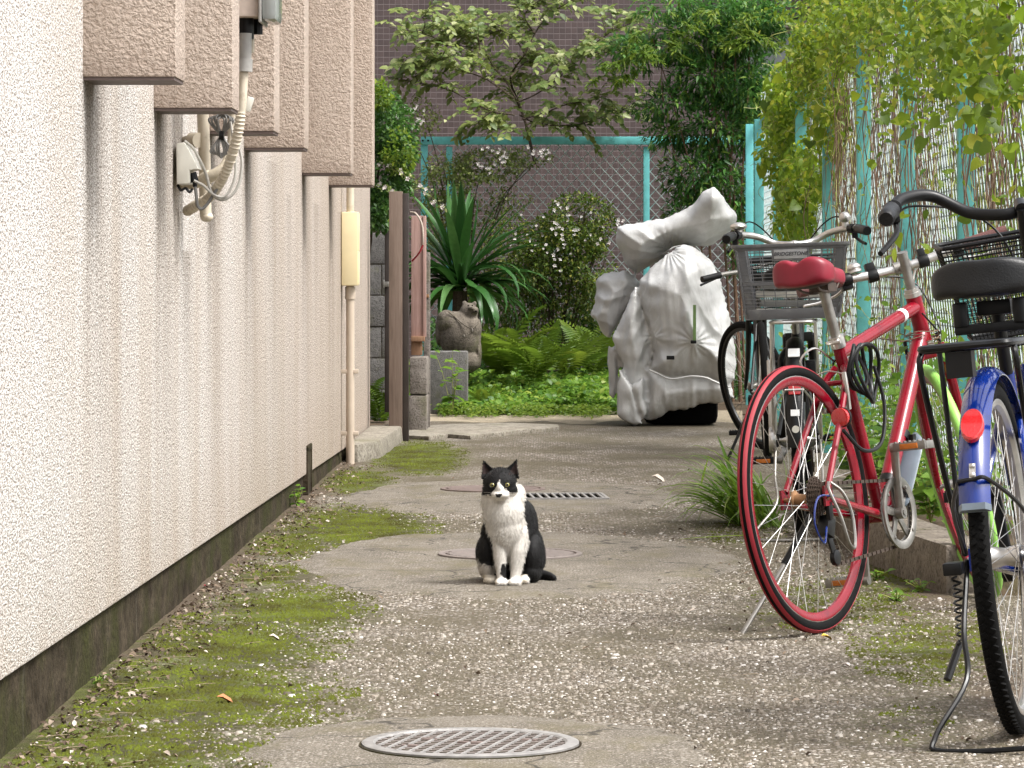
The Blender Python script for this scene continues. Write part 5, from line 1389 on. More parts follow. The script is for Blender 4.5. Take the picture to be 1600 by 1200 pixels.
FOLDS = [([(455,365),(400,372),(300,350),(228,300)],9,.012),([(440,380),(370,392),(280,395)],9,.012),([(430,350),(380,312),(320,268),(230,262)],10,.010),([(470,345),(600,318),(735,235)],12,.014),([(600,98),(588,150),(560,200)],9,.010),([(645,82),(655,160),(640,230)],9,.010),([(725,200),(640,255),(560,300),(480,335)],11,.012),([(680,140),(700,230),(690,290)],12,.008),
 ([(500,345),(570,382),(608,470),(640,560)],10,.013),([(520,430),(542,540),(524,640),(550,740)],10,.014),([(600,500),(642,640),(705,770)],11,.013),([(565,560),(640,690),(722,780)],9,.012),([(385,722),(450,742),(548,746)],9,.013),([(392,740),(382,800),(365,862)],9,.012),([(402,755),(430,830),(452,890)],10,.011),([(558,752),(570,810),(558,888)],10,.012),([(575,752),(640,805),(708,840)],10,.012),([(340,600),(372,655),(387,722)],9,.010),([(372,435),(364,520),(370,600),(386,715)],6,.007),([(470,352),(420,400),(380,450),(340,500)],11,.010),([(480,350),(470,430),(440,520)],13,.007),
 ([(318,500),(240,650),(204,732)],10,.014),([(332,560),(300,640),(262,760),(250,850)],11,.014),([(378,690),(342,760),(312,850),(288,965)],10,.014),([(352,640),(302,720),(272,800)],9,.010),([(395,770),(350,850),(330,930)],9,.010),([(300,560),(255,680),(235,760)],8,.009),
 ([(135,540),(180,572),(292,545)],8,.010),([(182,570),(150,642),(160,690)],8,.010),([(145,492),(240,482),(305,500)],9,.008),([(110,635),(152,652),(232,690)],8,.009),([(262,440),(270,500),(240,600),(215,700)],10,.010),
 ([(432,892),(436,1010)],7,.012),([(560,900),(548,985)],9,.008),([(640,915),(640,965)],9,.008),([(400,880),(380,1040)],9,.010),([(215,800),(222,900),(212,990)],9,.012),([(255,870),(285,980),(318,1085)],9,.012),([(640,420),(690,560),(715,690)],12,.010)]
fm_ = (Nn[:,1] < .35).astype(float)
for pts_, w_, amp_ in FOLDS:
    best = np.full(len(V), 1e9); sg = np.zeros(len(V)); tt = np.zeros(len(V)); ns_ = len(pts_)-1
    jx = zx; jy = zy
    for k_ in range(ns_):
        a0 = np.array(pts_[k_], float); a1 = np.array(pts_[k_+1], float); ab = a1-a0; L2 = ab@ab
        t_ = np.clip(((jx-a0[0])*ab[0] + (jy-a0[1])*ab[1])/L2, 0, 1); ddx = jx-(a0[0]+t_*ab[0]); ddy = jy-(a0[1]+t_*ab[1]); dd_ = np.hypot(ddx, ddy)
        m_ = dd_ < best; best[m_] = dd_[m_]; sg[m_] = np.sign(ab[0]*ddy - ab[1]*ddx)[m_]; tt[m_] = ((k_+t_)/ns_)[m_]
    fade = np.sin(np.pi*np.clip(.12+.8*tt,0,1)); s_ = best*sg
    w_ = w_*1.75
    disp += fm_*.85*amp_*fade*(np.maximum(0, 1-np.abs(s_)/(1.6*w_))**1.6 - .75*np.exp(-((s_-2.0*w_)/(1.5*w_))**2))
for i, (x, y, z) in enumerate(V):
    wx, wy = zx[i], zy[i]
    n1 = noise.noise(Vector((x*9 + z*2.5, y*5, z*3.2)))
    n2 = noise.noise(Vector((x*21 - z*7, y*9, z*8 + 3)))
    n3 = noise.noise(Vector((x*5 - z*9, y*6, z*7 + x*6)))
    disp[i] += .010*n3 + .004*n1
    if wy > 470: disp[i] += .007*min(1, (wy-470)/120)*noise.noise(Vector((x*30 + z*2, y*6, z*2.6)))
    # vertical drape of the skirts
    if wy > 560: 
        g = min(1, (wy-560)/250)
        disp[i] += .006*g*math.sin(wx*.05 + 2.5*noise.noise(Vector((wx*.004, wy*.002, 2)))) 
V2 = V + Nn*disp[:,None]
me.vertices.foreach_set('co', V2.astype(np.float32).ravel())
me.transform(ROOTM[mc_.name].inverted()); me.materials.clear(); me.materials.append(M['cover']); me.update()
me.polygons.foreach_set('use_smooth', [True]*len(me.polygons))
o = bpy.data.objects.new('cover', me); COL.objects.link(o); o.parent = mc_; ROOTM[o.name] = ROOTM[mc_.name]
cov = o
sm = o.modifiers.new('soft', 'SUBSURF'); sm.levels = 1; sm.render_levels = 1
b = MB(); b.rev([(.20,-.07),(.29,-.085),(.315,-.05),(.32,0),(.315,.05),(.29,.085),(.20,.07)], 40, 'x', (.70, 22.0, .31), closed=True); b.obj('tyre', M['void'], mc_, world=True)
b = MB(); b.bx((.60, 21.70, .004), (1.05, 22.6, .30)); b.obj('engine', M['void'], mc_, world=True, bevel=.05)  # near-black block: shade of the void under the cover put into its colour
b = MB(); b.tube(spline([CZ(425,375,21.35), CZ(450,358,21.28), CZ(470,345,21.3), CZ(500,338,21.32)], 6), .005, 6); b.obj('tie_cord', M['cable'], mc_, world=True)
b = MB(); b.add([CZ(553,590,21.30), CZ(566,590,21.30), CZ(566,748,21.28), CZ(553,748,21.28), CZ(553,590,21.34), CZ(566,590,21.34), CZ(566,748,21.33), CZ(553,748,21.33)], [(0,1,2,3),(7,6,5,4),(0,4,5,1),(1,5,6,2),(2,6,7,3),(3,7,4,0)]); b.obj('green_strap', M['strapg'], mc_, world=True)
b = MB(); b.box(CZ(555,748,21.28), (.035, .03, .02)); b.obj('buckle', M['black'], mc_, world=True, bevel=.004)
b = MB(); b.box(CZ(457,815,21.31), (.048, .02, .024)); b.obj('tag', M['black'], mc_, world=True, bevel=.002)
HEM = [(365,867),(400,882),(460,906),(540,895),(600,899),(640,914),(700,942)]
b = MB(); b.tube(spline([CZ(x, y, 21.37 if x < 450 else 21.34) for x, y in HEM], 6), .006, 6); b.obj('hem', M['cover'], mc_, world=True)

# ------------------------------------------------------------------ the cat
gcat = G(797, 917)
CK = .000375*1.0
catr = thing('cat', 'black and white cat sitting upright on the paving facing the camera', 'cat', (gcat.x, gcat.y, .0095))
def cc(x, y, d=0.0): return Vector(((x-480)*CK, d, (1085-y)*CK))
b = MB()
def ce(x, y, d, r): b.ell(cc(x, y, d), r, 20, 14)
def chain(pts):
    pl = [cc(x, y, d) for x, y, d, r in pts]; rs = [r for *_, r in pts]
    for i in range(len(pl)-1):
        n_ = 7
        for k in range(n_+1):
            t_ = k/n_; b.ell(pl[i].lerp(pl[i+1], t_), (rs[i]+(rs[i+1]-rs[i])*t_,)*3, 12, 8)
ce(403,300,-.035,(.0485,.045,.040)); ce(340,352,-.037,(.027,.030,.021)); ce(470,350,-.037,(.027,.030,.021)); ce(390,388,-.074,(.0185,.020,.0125)); ce(428,388,-.074,(.0185,.020,.0125)); ce(407,412,-.066,(.016,.018,.0095)); ce(402,338,-.070,(.0125,.020,.020)); ce(403,255,-.03,(.036,.04,.026))
ce(430,450,-.012,(.050,.048,.050)); ce(432,540,-.012,(.059,.056,.065)); ce(448,650,.0,(.056,.062,.07)); ce(462,760,.02,(.050,.058,.055)); ce(570,620,.03,(.030,.05,.07)); ce(578,655,.09,(.042,.07,.080)); ce(545,830,.10,(.072,.09,.085)); ce(650,885,.07,(.037,.072,.068)); ce(308,850,.06,(.034,.068,.056)); ce(480,930,.14,(.09,.08,.058)); ce(520,480,.02,(.03,.04,.06)); ce(540,418,.015,(.021,.035,.037)); ce(300,440,.0,(.016,.03,.03)); ce(350,720,.05,(.035,.05,.06))
chain([(398,740,-.015,.026),(405,850,-.03,.0185),(410,940,-.035,.0150),(414,1030,-.038,.0145)]); chain([(558,700,-.005,.031),(543,830,-.025,.0225),(530,940,-.032,.0175),(521,1030,-.036,.0155)])
for x in (393,415,438): ce(x,1065,-.062,(.0085,.014,.0078))
for x in (497,520,543): ce(x,1064,-.062,(.009,.015,.0082))
ce(416,1060,-.048,(.0195,.024,.0105)); ce(520,1058,-.048,(.021,.025,.0115))
ce(335,1052,.0,(.022,.036,.0125)); ce(590,1052,.0,(.017,.036,.0125)); ce(303,965,.03,(.026,.042,.032)); ce(640,1000,.045,(.032,.045,.033))
chain([(670,1040,.13,.017),(740,1046,.13,.0145),(785,1052,.115,.012),(818,1060,.095,.0085)])
def ear(tip, b0, b1, lean):
    # cupped ear: a thick shell, hollow towards the front
    tp = cc(*tip, -.030); a_ = cc(*b0, -.040); c_ = cc(*b1, -.040); mid = (a_+c_)/2
    n_ = 7; f_ = []; k_ = []
    for i in range(n_):
        s_ = i/(n_-1)
        for j in range(n_):
            u_ = j/(n_-1)*2-1
            w_ = (1-s_)**.5
            p = (mid + (c_-a_)*.5*u_*w_).lerp(tp + (c_-a_)*.5*u_*w_*.3 + Vector((0,0,0)), s_**1.15)
            p.y += .016*(1-u_*u_)*w_*.9
            f_.append(p); k_.append(p + Vector((0, .0085, -.001)))
    vs = f_ + k_; N2 = n_*n_; fs = []
    for i in range(n_-1):
        for j in range(n_-1):
            q = (i*n_+j, i*n_+j+1, (i+1)*n_+j+1, (i+1)*n_+j); fs += [q, tuple(N2+z for z in reversed(q))]
    rim = [j for j in range(n_)] + [i*n_+n_-1 for i in range(1, n_)] + [(n_-1)*n_+j for j in range(n_-2, -1, -1)] + [i*n_ for i in range(n_-2, 0, -1)]
    for i in range(len(rim)):
        a0, a1 = rim[i], rim[(i+1) % len(rim)]; fs.append((a1, a0, N2+a0, N2+a1))
    b.add(vs, fs)
ear((274,128), (254,280), (378,205), 0); ear((532,120), (428,202), (554,276), 0)
me = remesh(b, .0028, 3, .4)
def inpoly(x, y, poly):
    r_ = False; j = len(poly)-1
    for i in range(len(poly)):
        xi, yi = poly[i]; xj, yj = poly[j]
        if (yi > y) != (yj > y) and x < (xj-xi)*(y-yi)/(yj-yi) + xi: r_ = not r_
        j = i
    return r_
BLZ = [(398,266),(408,288),(424,318),(440,334),(470,352),(480,388),(470,425),(440,440),(370,434),(336,402),(336,378),(364,345),(380,312),(390,285)]
NOSE = [(370,378),(425,373),(420,391),(400,408),(376,400)]
LH = [(300,690),(400,800),(407,852),(350,862),(372,950),(248,930),(210,860),(225,770),(268,700)]
BEL = [(412,930),(450,915),(482,935),(484,1038),(440,1032),(405,1000)]
def lerp_tab(y, tab):
    if y <= tab[0][0]: return tab[0][1]
    for (y0, x0), (y1, x1) in zip(tab, tab[1:]):
        if y <= y1: return x0 + (x1-x0)*(y-y0)/(y1-y0)
    return tab[-1][1]
BXR = [(400,600),(430,588),(560,584),(600,604),(690,618),(760,628),(850,596),(950,578),(1000,574),(1085,640)]
BXL = [(500,262),(540,272),(600,286),(690,312)]
def coat(co, nr):
    x = co.x/CK + 480; y = 1085 - co.z/CK; d = co.y
    jx = 9*noise.noise(co*140); jy = 9*noise.noise(co*140 + Vector((5,5,5))); xj, yj = x + jx, y + jy
    W = (.66,.63,.58); K = (.006,.0055,.0055)
    if y < 445 and d < .03 and y < 440:
        if inpoly(x, y, NOSE) and d < -.078: return (.01,.008,.008)
        if inpoly(xj, yj, BLZ) and d < -.03: return W
        ch = 392 if x < 400 else 378
        if x > 512 and y > 300 and d > -.045: return W
        if y < 262:
            # inside of the ears shows skin
            if nr.y < -.35 and ((268 < x < 338 and y < 232 and y > 158 and x < 268 + (y-140)*.75) or (470 < x < 540 and 150 < y < 235 and x > 545 - (y-118)*.7)): return (.030,.018,.016)
        return K if yj < ch + (6 if d > -.03 else 0) else W
    if d > .03 and y < 450: return W if (490 < x < 600 and y < 440) else K
    if inpoly(xj, yj, LH) and d > -.03: return K
    if inpoly(xj, yj, BEL): return K
    if y > 1015 and d < .03: 
        if x < 380 or 565 < x < 612: return (.66,.60,.50)
        if d < -.01: return W
    if y > 930 and x < 380: return (.46,.42,.37) if d < .06 and yj < 1012 else K
    if xj > lerp_tab(y, BXR): return K
    if 500 < y < 720 and xj < lerp_tab(y, BXL): return K
    if d > .05: return K
    return W
ca = me.color_attributes.new('coat', 'FLOAT_COLOR', 'POINT')
cols = [coat(v.co, v.normal) for v in me.vertices]
ca.data.foreach_set('color', np.array([(*c, 1) for c in cols], np.float32).ravel())
def fur_mat(name):
    t = NT(name); c = t.attr('coat', 'Color'); o = t.obj()
    n = t.noise(t.mapv(o, (1, 1, .4)), 260, 3, .6)
    c2 = t.mix(t.ramp(n, [(.3, .45), (.6, 0.0)]), c, t.mix(.5, c, (.30, .27, .24), 'MULTIPLY'))
    t.fin(c2, .72, 0, t.bump(n, .35, .003), .25)
    t.b.inputs['Sheen Weight'].default_value = .06; t.b.inputs['Sheen Roughness'].default_value = .4
    return t.m
M['fur'] = fur_mat('cat_fur')
me.materials.clear(); me.materials.append(M['fur'])
me.polygons.foreach_set('use_smooth', [True]*len(me.polygons))
cat = bpy.data.objects.new('body', me); COL.objects.link(cat); cat.parent = catr
# short fur
me.calc_loop_triangles()
tri = np.array([tuple(t_.vertices) for t_ in me.loop_triangles]); vc = np.array([tuple(v.co) for v in me.vertices]); vn = np.array([tuple(v.normal) for v in me.vertices]); colA = np.array(cols)
ar = np.linalg.norm(np.cross(vc[tri[:,1]]-vc[tri[:,0]], vc[tri[:,2]]-vc[tri[:,0]]), axis=1); pr_ = ar/ar.sum()
n = 52000; ti = rng.choice(len(tri), n, p=pr_); w = rng.dirichlet((1,1,1), n)
pos = (vc[tri[ti]]*w[:,:,None]).sum(1); nr = unit((vn[tri[ti]]*w[:,:,None]).sum(1)); cl_ = colA[tri[ti, 0]]
yy = 1085 - pos[:,2]/CK; keepf = ~((yy < 432) & (pos[:,1] < -.03) & (rng.rand(n) < .35)) & ~((np.hypot(pos[:,0]-cc(346,311).x, pos[:,2]-cc(346,311).z) < .010) & (pos[:,1] < -.05)) & ~((np.hypot(pos[:,0]-cc(460,309).x, pos[:,2]-cc(460,309).z) < .010) & (pos[:,1] < -.05))
pos, nr, cl_, yy = pos[keepf], nr[keepf], cl_[keepf], yy[keepf]; n = len(pos)
flow = np.stack([pos[:,0]*2.0, np.full(n, .25), np.full(n, -1.0)], -1)
face_ = (yy < 430)
flow[face_] = np.stack([(pos[face_,0]-cc(403,380).x)*14, np.full(face_.sum(), .5), (pos[face_,2]-cc(403,380).z)*14], -1)
dirv = unit(unit(flow)*.85 + nr*.42 + rng.randn(n,3)*.15)
Ln = np.where(yy < 430, rng.uniform(.003,.0065,n), rng.uniform(.007,.014,n)); Ln = np.where(yy > 960, Ln*.5, Ln)
side = unit(np.cross(dirv, nr + rng.randn(n,3)*.3))*.00045
base_p = pos - nr*.0008; mid = pos + dirv*Ln[:,None]*.55; tip = pos + dirv*Ln[:,None] - nr*Ln[:,None]*.18
V = np.stack([base_p - side, base_p + side, mid + side*.7, mid - side*.7, tip], 1).reshape(-1,3)
T = (np.array([(0,1,2),(0,2,3),(3,2,4)])[None] + (np.arange(n)*5)[:,None,None]).reshape(-1,3)
fo = np_obj('fur', V, T, M['fur'], catr, None, world=False)
fa = fo.data.color_attributes.new('coat', 'FLOAT_COLOR', 'POINT'); jit = rng.uniform(.86,1.08,n)
fa.data.foreach_set('color', np.repeat(np.concatenate([np.clip(cl_*jit[:,None],0,.9), np.ones((n,1))],1), 5, 0).astype(np.float32).ravel())
kind(fo, 'stuff')
t = NT('cat_iris'); t.fin((.27,.235,.06), .08, 0, None, .6, 1.0); M['iris'] = t.m
M['pupil'] = mat('cat_pupil', (.004,.004,.004), .08)
# find the face surface so that the eyes sit in it
def surf_y(x, y):
    p = cc(x, y); c = [v.co.y for v in me.vertices if abs(v.co.x-p.x) < .004 and abs(v.co.z-p.z) < .004]
    return min(c) if c else -.08
for x, y in ((346,311),(460,309)):
    sy = surf_y(x, y); p = cc(x, y, sy)
    b = MB(); b.ell(p + Vector((0,.0055,0)), (.0084,.0085,.0074), 20, 14); e = b.obj('eye', M['iris'], catr)
    b = MB(); b.ell(p + Vector((0,-.0025,0)), (.0030,.0012,.0038), 14, 8); b.obj('pupil', M['pupil'], e)
    b = MB(); pl = [p + Vector((math.cos(a_)*.0088, -.0008 + .002*abs(math.cos(a_)), math.sin(a_)*.0078)) for a_ in np.linspace(0, 6.283, 22)[:-1]]; b.tube(pl, .0013, 6, closed=True); b.obj('eyelid', M['pupil'], e)
b = MB()
for s_ in (-1, 1):
    for k in range(5):
        p0 = cc(404 + s_*34, 388 + k*5, -.082); p2 = cc(404 + s_*(128 + 6*k), 372 + k*22, -.055); b.tube(spline([p0, p0.lerp(p2, .5) + Vector((0,-.006,.004)), p2], 5), [.0005, .0002], 3, caps=False)
    for k in range(3):
        pass
kind(b.obj('whiskers', M['petal'], catr), 'stuff')
# ------------------------------------------------------------------ bicycles
def bike_root(name, label, px, py, head, lean, group='bicycles parked along the fence'):
    g = G(px, py)
    return thing(name, label, 'bicycle', (g.x, g.y, .002), (R(-lean), 0, R(90 - head)), group)
SPK = {}
def wheel(root, Mx, Rr, tr, rim_m, tyre_m, nsp=32, rimh=.018, single=True, band=None, hubm='silverd', hubw=.05, hubr=.018, rimw=.011, tread=False):
    Ri = Rr - 2*tr
    b = MB(); b.rev([(Ri+.004, -rimw), (Ri+.002, -rimw*1.05), (Ri-rimh*.55, -rimw*.95), (Ri-rimh, -rimw*.35), (Ri-rimh, rimw*.35), (Ri-rimh*.55, rimw*.95), (Ri+.002, rimw*1.05), (Ri+.004, rimw)], 72, 'y', closed=True,
                    mfun=(lambda k: 1 if k in (2,3,4,1,5) else 0) if isinstance(rim_m, tuple) else None)
    w = b.obj('wheel', [M[m] for m in (rim_m if isinstance(rim_m, tuple) else (rim_m,))], root); w.matrix_local = Mx
    ROOTM.pop(w.name, None)
    sec = [(Rr - tr + tr*math.cos(a), tr*1.0*math.sin(a)) for a in np.linspace(0, 2*math.pi, 17)[:-1]]
    b = MB()
    if tread:
        o = 0
        b.rev(sec, 120, 'y', closed=True)
        for i in range(120):
            a = 2*math.pi*i/120
            for s_, off in ((1, 0), (-1, .5)):
                aa = a + off*2*math.pi/120
                c = Vector(((Rr-.0012)*math.cos(aa), s_*tr*.42, (Rr-.0012)*math.sin(aa))); Mr = Matrix(((math.cos(aa), 0, -math.sin(aa)), (0,1,0), (math.sin(aa), 0, math.cos(aa))))
                b.box(c, (.005, tr*.62, .0095), Mr @ Matrix.Rotation(s_*.5, 3, 'X'))
    else: b.rev(sec, 80, 'y', closed=True)
    t_ = b.obj('tyre', M[tyre_m], w)
    if band:
        for s_ in (1, -1):
            a0, a1 = band; sec2 = [(Rr - tr + (tr+.0012)*math.cos(a), s_*(tr+.0012)*math.sin(a)) for a in np.linspace(a0, a1, 5)] + [(Rr - tr + (tr-.002)*math.cos(a), s_*(tr-.002)*math.sin(a)) for a in np.linspace(a1, a0, 3)]
            b = MB(); b.rev(sec2, 80, 'y', closed=True); b.obj('tyre_stripe', M['redrub'], w)
    b = MB(); b.rev([(0,-hubw), (.006,-hubw), (.006,-hubw+.012), (.012,-.034), (.024,-.031), (.024,-.027), (hubr,-.024), (hubr*.8,0), (hubr,.024), (.024,.027), (.024,.031), (.012,.034), (.006,hubw-.012), (.006,hubw), (0,hubw)], 20, 'y')
    b.cyl((0,-hubw-.012,0), (0,hubw+.012,0), .0045, 8); b.cyl((0,hubw,0),(0,hubw+.007,0),.0085,6); b.cyl((0,-hubw-.007,0),(0,-hubw,0),.0085,6)
    b.obj('hub', M[hubm], w)
    key = (round(Rr,3), nsp); ro = Ri - rimh*.8
    big = MB()
    for i in range(nsp):
        a = 2*math.pi*i/nsp; s_ = 1 if i % 2 else -1; lead = 1 if (i//2) % 2 else -1
        if single:
            kk = (key, s_, lead)
            if kk not in SPK:
                b = MB(); al = lead*1.15
                b.tube([Vector((.022*math.cos(-al), s_*.029, .022*math.sin(-al))), Vector((ro, 0, 0))], .0008, 5, caps=False); SPK[kk] = b.mesh('spoke', M['steel'])
            copyobj(SPK[kk], 'spoke', w, Matrix.Rotation(-a, 4, 'Y'))
        else:
            al = lead*1.15; A2 = Matrix.Rotation(-a, 3, 'Y'); big.tube([A2 @ Vector((.022*math.cos(-al), s_*.029, .022*math.sin(-al))), A2 @ Vector((ro, 0, 0))], .0011, 4, caps=False)
    if not single: kind(big.obj('spokes', M['steel'], w), 'stuff')
    return w
def head_geom(Rr, wb, rake=.045, ang=72, up=None):
    a = Vector((-math.cos(R(ang)), 0, math.sin(R(ang)))); pf = Vector((math.sin(R(ang)), 0, math.cos(R(ang))))
    hub = Vector((wb, 0, Rr)); crown = hub - pf*rake + a*(Rr + .05); return hub, a, pf, crown
def steer_m(p, a, deg):
    return Matrix.Translation(p) @ Matrix.Rotation(R(deg), 4, a) @ Matrix.Translation(-p)
def fork(root, hub, a, pf, crown, S, mt_, w=.052, r=.0115, top=.2, straight=False):
    b = MB()
    for s_ in (1, -1):
        e = hub + Vector((0, s_*w, 0)); c0 = crown + Vector((0, s_*w*.85, 0))
        b.tube(spline([c0 + a*.01, c0.lerp(e, .45) - pf*.012, c0.lerp(e, .8) - pf*.008, e], 6), [r*1.25, r*.62], 10)
        b.box(e, (.02, .006, .022))
    b.bar(crown + Vector((0,-w*.95,0)), crown + Vector((0,w*.95,0)), .034, .034, mi=0)
    b.cyl(crown - a*.005, crown + a*top, .0125, 12)
    return b.xf(S).obj('fork', M[mt_], root, bevel=.004)
def crankset(root, bb, ang, ring_r, right_only=False, guard=True, pedal_refl='orange', arm=.17, ped_m='black', metal='silverd'):
    M0 = Matrix.Translation(bb) @ Matrix.Rotation(-R(ang), 4, 'Y')
    b = MB(); b.rev([(ring_r-.012,-.046),(ring_r,-.046),(ring_r,-.043),(ring_r-.012,-.043)], 48, 'y', closed=True)
    nt_ = 40
    for i in range(nt_):
        a_ = 2*math.pi*i/nt_; b.box((ring_r*math.cos(a_), -.0445, ring_r*math.sin(a_)), (.006,.0025,.006), Matrix.Rotation(-a_, 3, 'Y'))
    for i in range(5):
        a_ = 2*math.pi*i/5; b.bar((0,-.047,0), ((ring_r-.008)*math.cos(a_), -.046, (ring_r-.008)*math.sin(a_)), .02, .006, up=(0,1,0))
    b.xf(M0); cr = b.obj('chainring', M[metal], root, bevel=.001)
    if guard:
        b = MB(); b.rev([(ring_r-.004,-.060),(ring_r+.010,-.060),(ring_r+.010,-.054),(ring_r-.010,-.054),(ring_r-.012,-.057)], 56, 'y', closed=True)
        for i in range(4):
            a_ = 2*math.pi*(i+.5)/4; b.cyl(((ring_r-.006)*math.cos(a_),-.062,(ring_r-.006)*math.sin(a_)), ((ring_r-.006)*math.cos(a_),-.045,(ring_r-.006)*math.sin(a_)), .005, 8)
        b.xf(M0); b.obj('chain_guard_ring', M['silverd'], cr, bevel=.001)
    for s_ in (-1, 1):
        d = -1 if s_ > 0 else 1     # right arm (y<0) points one way, left the other
        b = MB(); e = Vector((d*arm, s_*.072, 0)); b.tube([Vector((0, s_*.058, 0)), Vector((d*arm*.5, s_*.064, 0)), e], [.0155,.0115,.0125], 10, flat=.75); b.cyl((0,s_*.05,0),(0,s_*.07,0),.017,14); b.cyl(e - Vector((0,.009,0)), e + Vector((0,.009,0)), .0135, 12)
        b.cyl((0,s_*.069,0),(0,s_*.073,0),.009,8)
        b.xf(M0); b.obj('crank_arm', M[metal], root)
        pc = M0 @ e + Vector((0, s_*.058, 0)); b = MB()
        b.cyl(pc - Vector((0,s_*.05,0)), pc + Vector((0,s_*.04,0)), .008, 8)
        for dx in (-.031, .031):
            b.box(pc + Vector((dx, 0, 0)), (.009, .092, .022))
            for k in range(7): b.box(pc + Vector((dx, -.04+k*.0133, .0125)), (.008, .005, .005))
        for dy in (-.043, 0, .043): b.box(pc + Vector((0, dy, 0)), (.056, .009, .020))
        pd = b.obj('pedal', M[ped_m], root, bevel=.0015)
        if pedal_refl:
            for dx in (-.0375, .0375): b = MB(); b.box(pc + Vector((dx, 0, 0)), (.005, .05, .014)); b.obj('reflector', M[pedal_refl], pd, bevel=.001)
def chain_run(root, bb, rr, ax, rc, y=-.0445, mt_='chain', sag=0.0, low=None):
    top = [ax + Vector((0, y, rc)), bb + Vector((0, y, rr))]; bot = [ax + Vector((0, y, -rc)) if low is None else low, bb + Vector((0, y, -rr))]
    b = MB()
    for (p, q) in (top, bot):
        n_ = int((q-p).length/.0127)
        for i in range(n_):
            c = p.lerp(q, (i+.5)/n_); c.z -= sag*math.sin(math.pi*(i+.5)/n_)
            d = (q-p).normalized(); b.bar(c - d*.0055, c + d*.0055, .0022 if i % 2 else .0062, .0085)
    for i in range(22):
        a_ = -math.pi/2 + math.pi*i/21; b.box(bb + Vector((rr*math.cos(a_), y, rr*math.sin(a_))), (.008, .005, .010), Matrix.Rotation(-a_, 3, 'Y'))
    return b.obj('chain', M[mt_], root)
def superring(x, yc, zc, hw, zt, zb, n=20, p=2.6):
    out = []
    for k in range(n):
        a_ = 2*math.pi*k/n; c, s_ = math.cos(a_), math.sin(a_)
        hz = (zt if s_ > 0 else zb)
        out.append(Vector((x, yc + math.copysign(abs(c)**(2/p), c)*hw, zc + math.copysign(abs(s_)**(2/p), s_)*hz)))
    return out
def saddle(root, p, L, W, mt_, tilt=0, cleft=0, thick=.035, name='saddle'):
    secs = [(-.5,.30,.9,1.0),(-.49,.62,1.05,1.15),(-.45,.88,1.15,1.25),(-.38,.99,1.15,1.25),(-.28,1.0,1.1,1.15),(-.16,.86,1.0,1.0),(-.02,.58,.92,.85),(.12,.36,.85,.75),(.28,.25,.8,.7),(.40,.22,.75,.65),(.47,.18,.7,.6),(.50,.08,.4,.4)]
    b = MB(); rings = []
    for (t_, w, zt, zb) in secs:
        rg = superring(t_*L, 0, 0, W/2*w, thick*zt*.62, thick*zb*.62, 28, 2.5)
        for q in rg:
            if t_ < -.1:
                if q.z > 0: q.z += .012*max(0, (-.1-t_)/.4)*abs(q.y)/(W*.5)
                if cleft and q.z > 0: q.z -= cleft*math.exp(-(q.y/.018)**2)*min(1,(-.1-t_)/.2)
                q.z -= .5*max(0, abs(q.y)-W*.32)*(1 if q.z < 0 else .2)
            q.x -= (.02*(1 - (q.y/(W/2))**2) if t_ < -.4 and not cleft else 0)
        rings.append(rg)
    b.loft(rings); b.xf(Matrix.Translation(p) @ Matrix.Rotation(R(tilt), 4, 'Y'))
    o = b.obj(name, M[mt_], root, smooth=60)
    md = o.modifiers.new('soft', 'SUBSURF'); md.levels = 1; md.render_levels = 2
    return o
def grid_basket(root, S, c0, wt, dt, wb_, db, h, mt_, grid_m, nx_, nz_, name='basket', bar=.0016, rim=.006, tilt=0, mesh_front=True):
    """tapered wire basket: rim, base, wire sides; c0 = centre of the rim, x fwd"""
    b = MB(); T = [Vector((sx*dt/2, sy*wt/2, 0)) for sx, sy in ((-1,-1),(1,-1),(1,1),(-1,1))]; B_ = [Vector((sx*db/2, sy*wb_/2, -h)) for sx, sy in ((-1,-1),(1,-1),(1,1),(-1,1))]
    Mt = Matrix.Translation(c0) @ Matrix.Rotation(R(tilt), 4, 'Y')
    def rr(q, k=.03):
        out = []
        for i in range(4):
            p = q[i]; a_ = q[i-1]; c_ = q[(i+1) % 4]; out += [p + (a_-p).normalized()*k, p + ((a_-p).normalized() + (c_-p).normalized())*k*.3, p + (c_-p).normalized()*k]
        return out
    b.tube(rr(T), rim, 8, closed=True); b.tube(rr(B_), rim*.7, 6, closed=True)
    o = b.xf(S @ Mt).obj(name, M[mt_], root)
    b = MB()
    for i in range(4):
        p0, p1, q0, q1 = T[i], T[(i+1) % 4], B_[i], B_[(i+1) % 4]; nn = nx_ if i % 2 else max(4, int(nx_*dt/wt))
        for k in range(nn+1):
            t_ = k/nn; b.tube([p0.lerp(p1, t_), q0.lerp(q1, t_)], bar, 4, caps=False)
        for k in range(1, nz_):
            t_ = k/nz_; b.tube([p0.lerp(q0, t_), p1.lerp(q1, t_)], bar, 4, caps=False)
    for k in range(1, 8):
        t_ = k/8; b.tube([B_[0].lerp(B_[1], t_), B_[3].lerp(B_[2], t_)], bar, 4, caps=False)
    kind(b.xf(S @ Mt).obj('wire_grid', M[grid_m], o), 'stuff')
    return o
def fender(root, hub, Rr, a0, a1, w, mt_, name='fender', S=None, n=40, drop=.012, th=.0018):
    b = MB(); sec = []
    for k in range(9):
        u = k/8*2-1; sec.append((Rr - drop*abs(u)**2.2, u*w/2))
    sec2 = sec + [(r_-th, y*.97) for r_, y in reversed(sec)]
    b.rev(sec2, n, 'y', closed=True, a0=R(a0), a1=R(a1)); b.xf((S or Matrix()) @ Matrix.Translation(hub))
    return b.obj(name, M[mt_], root)
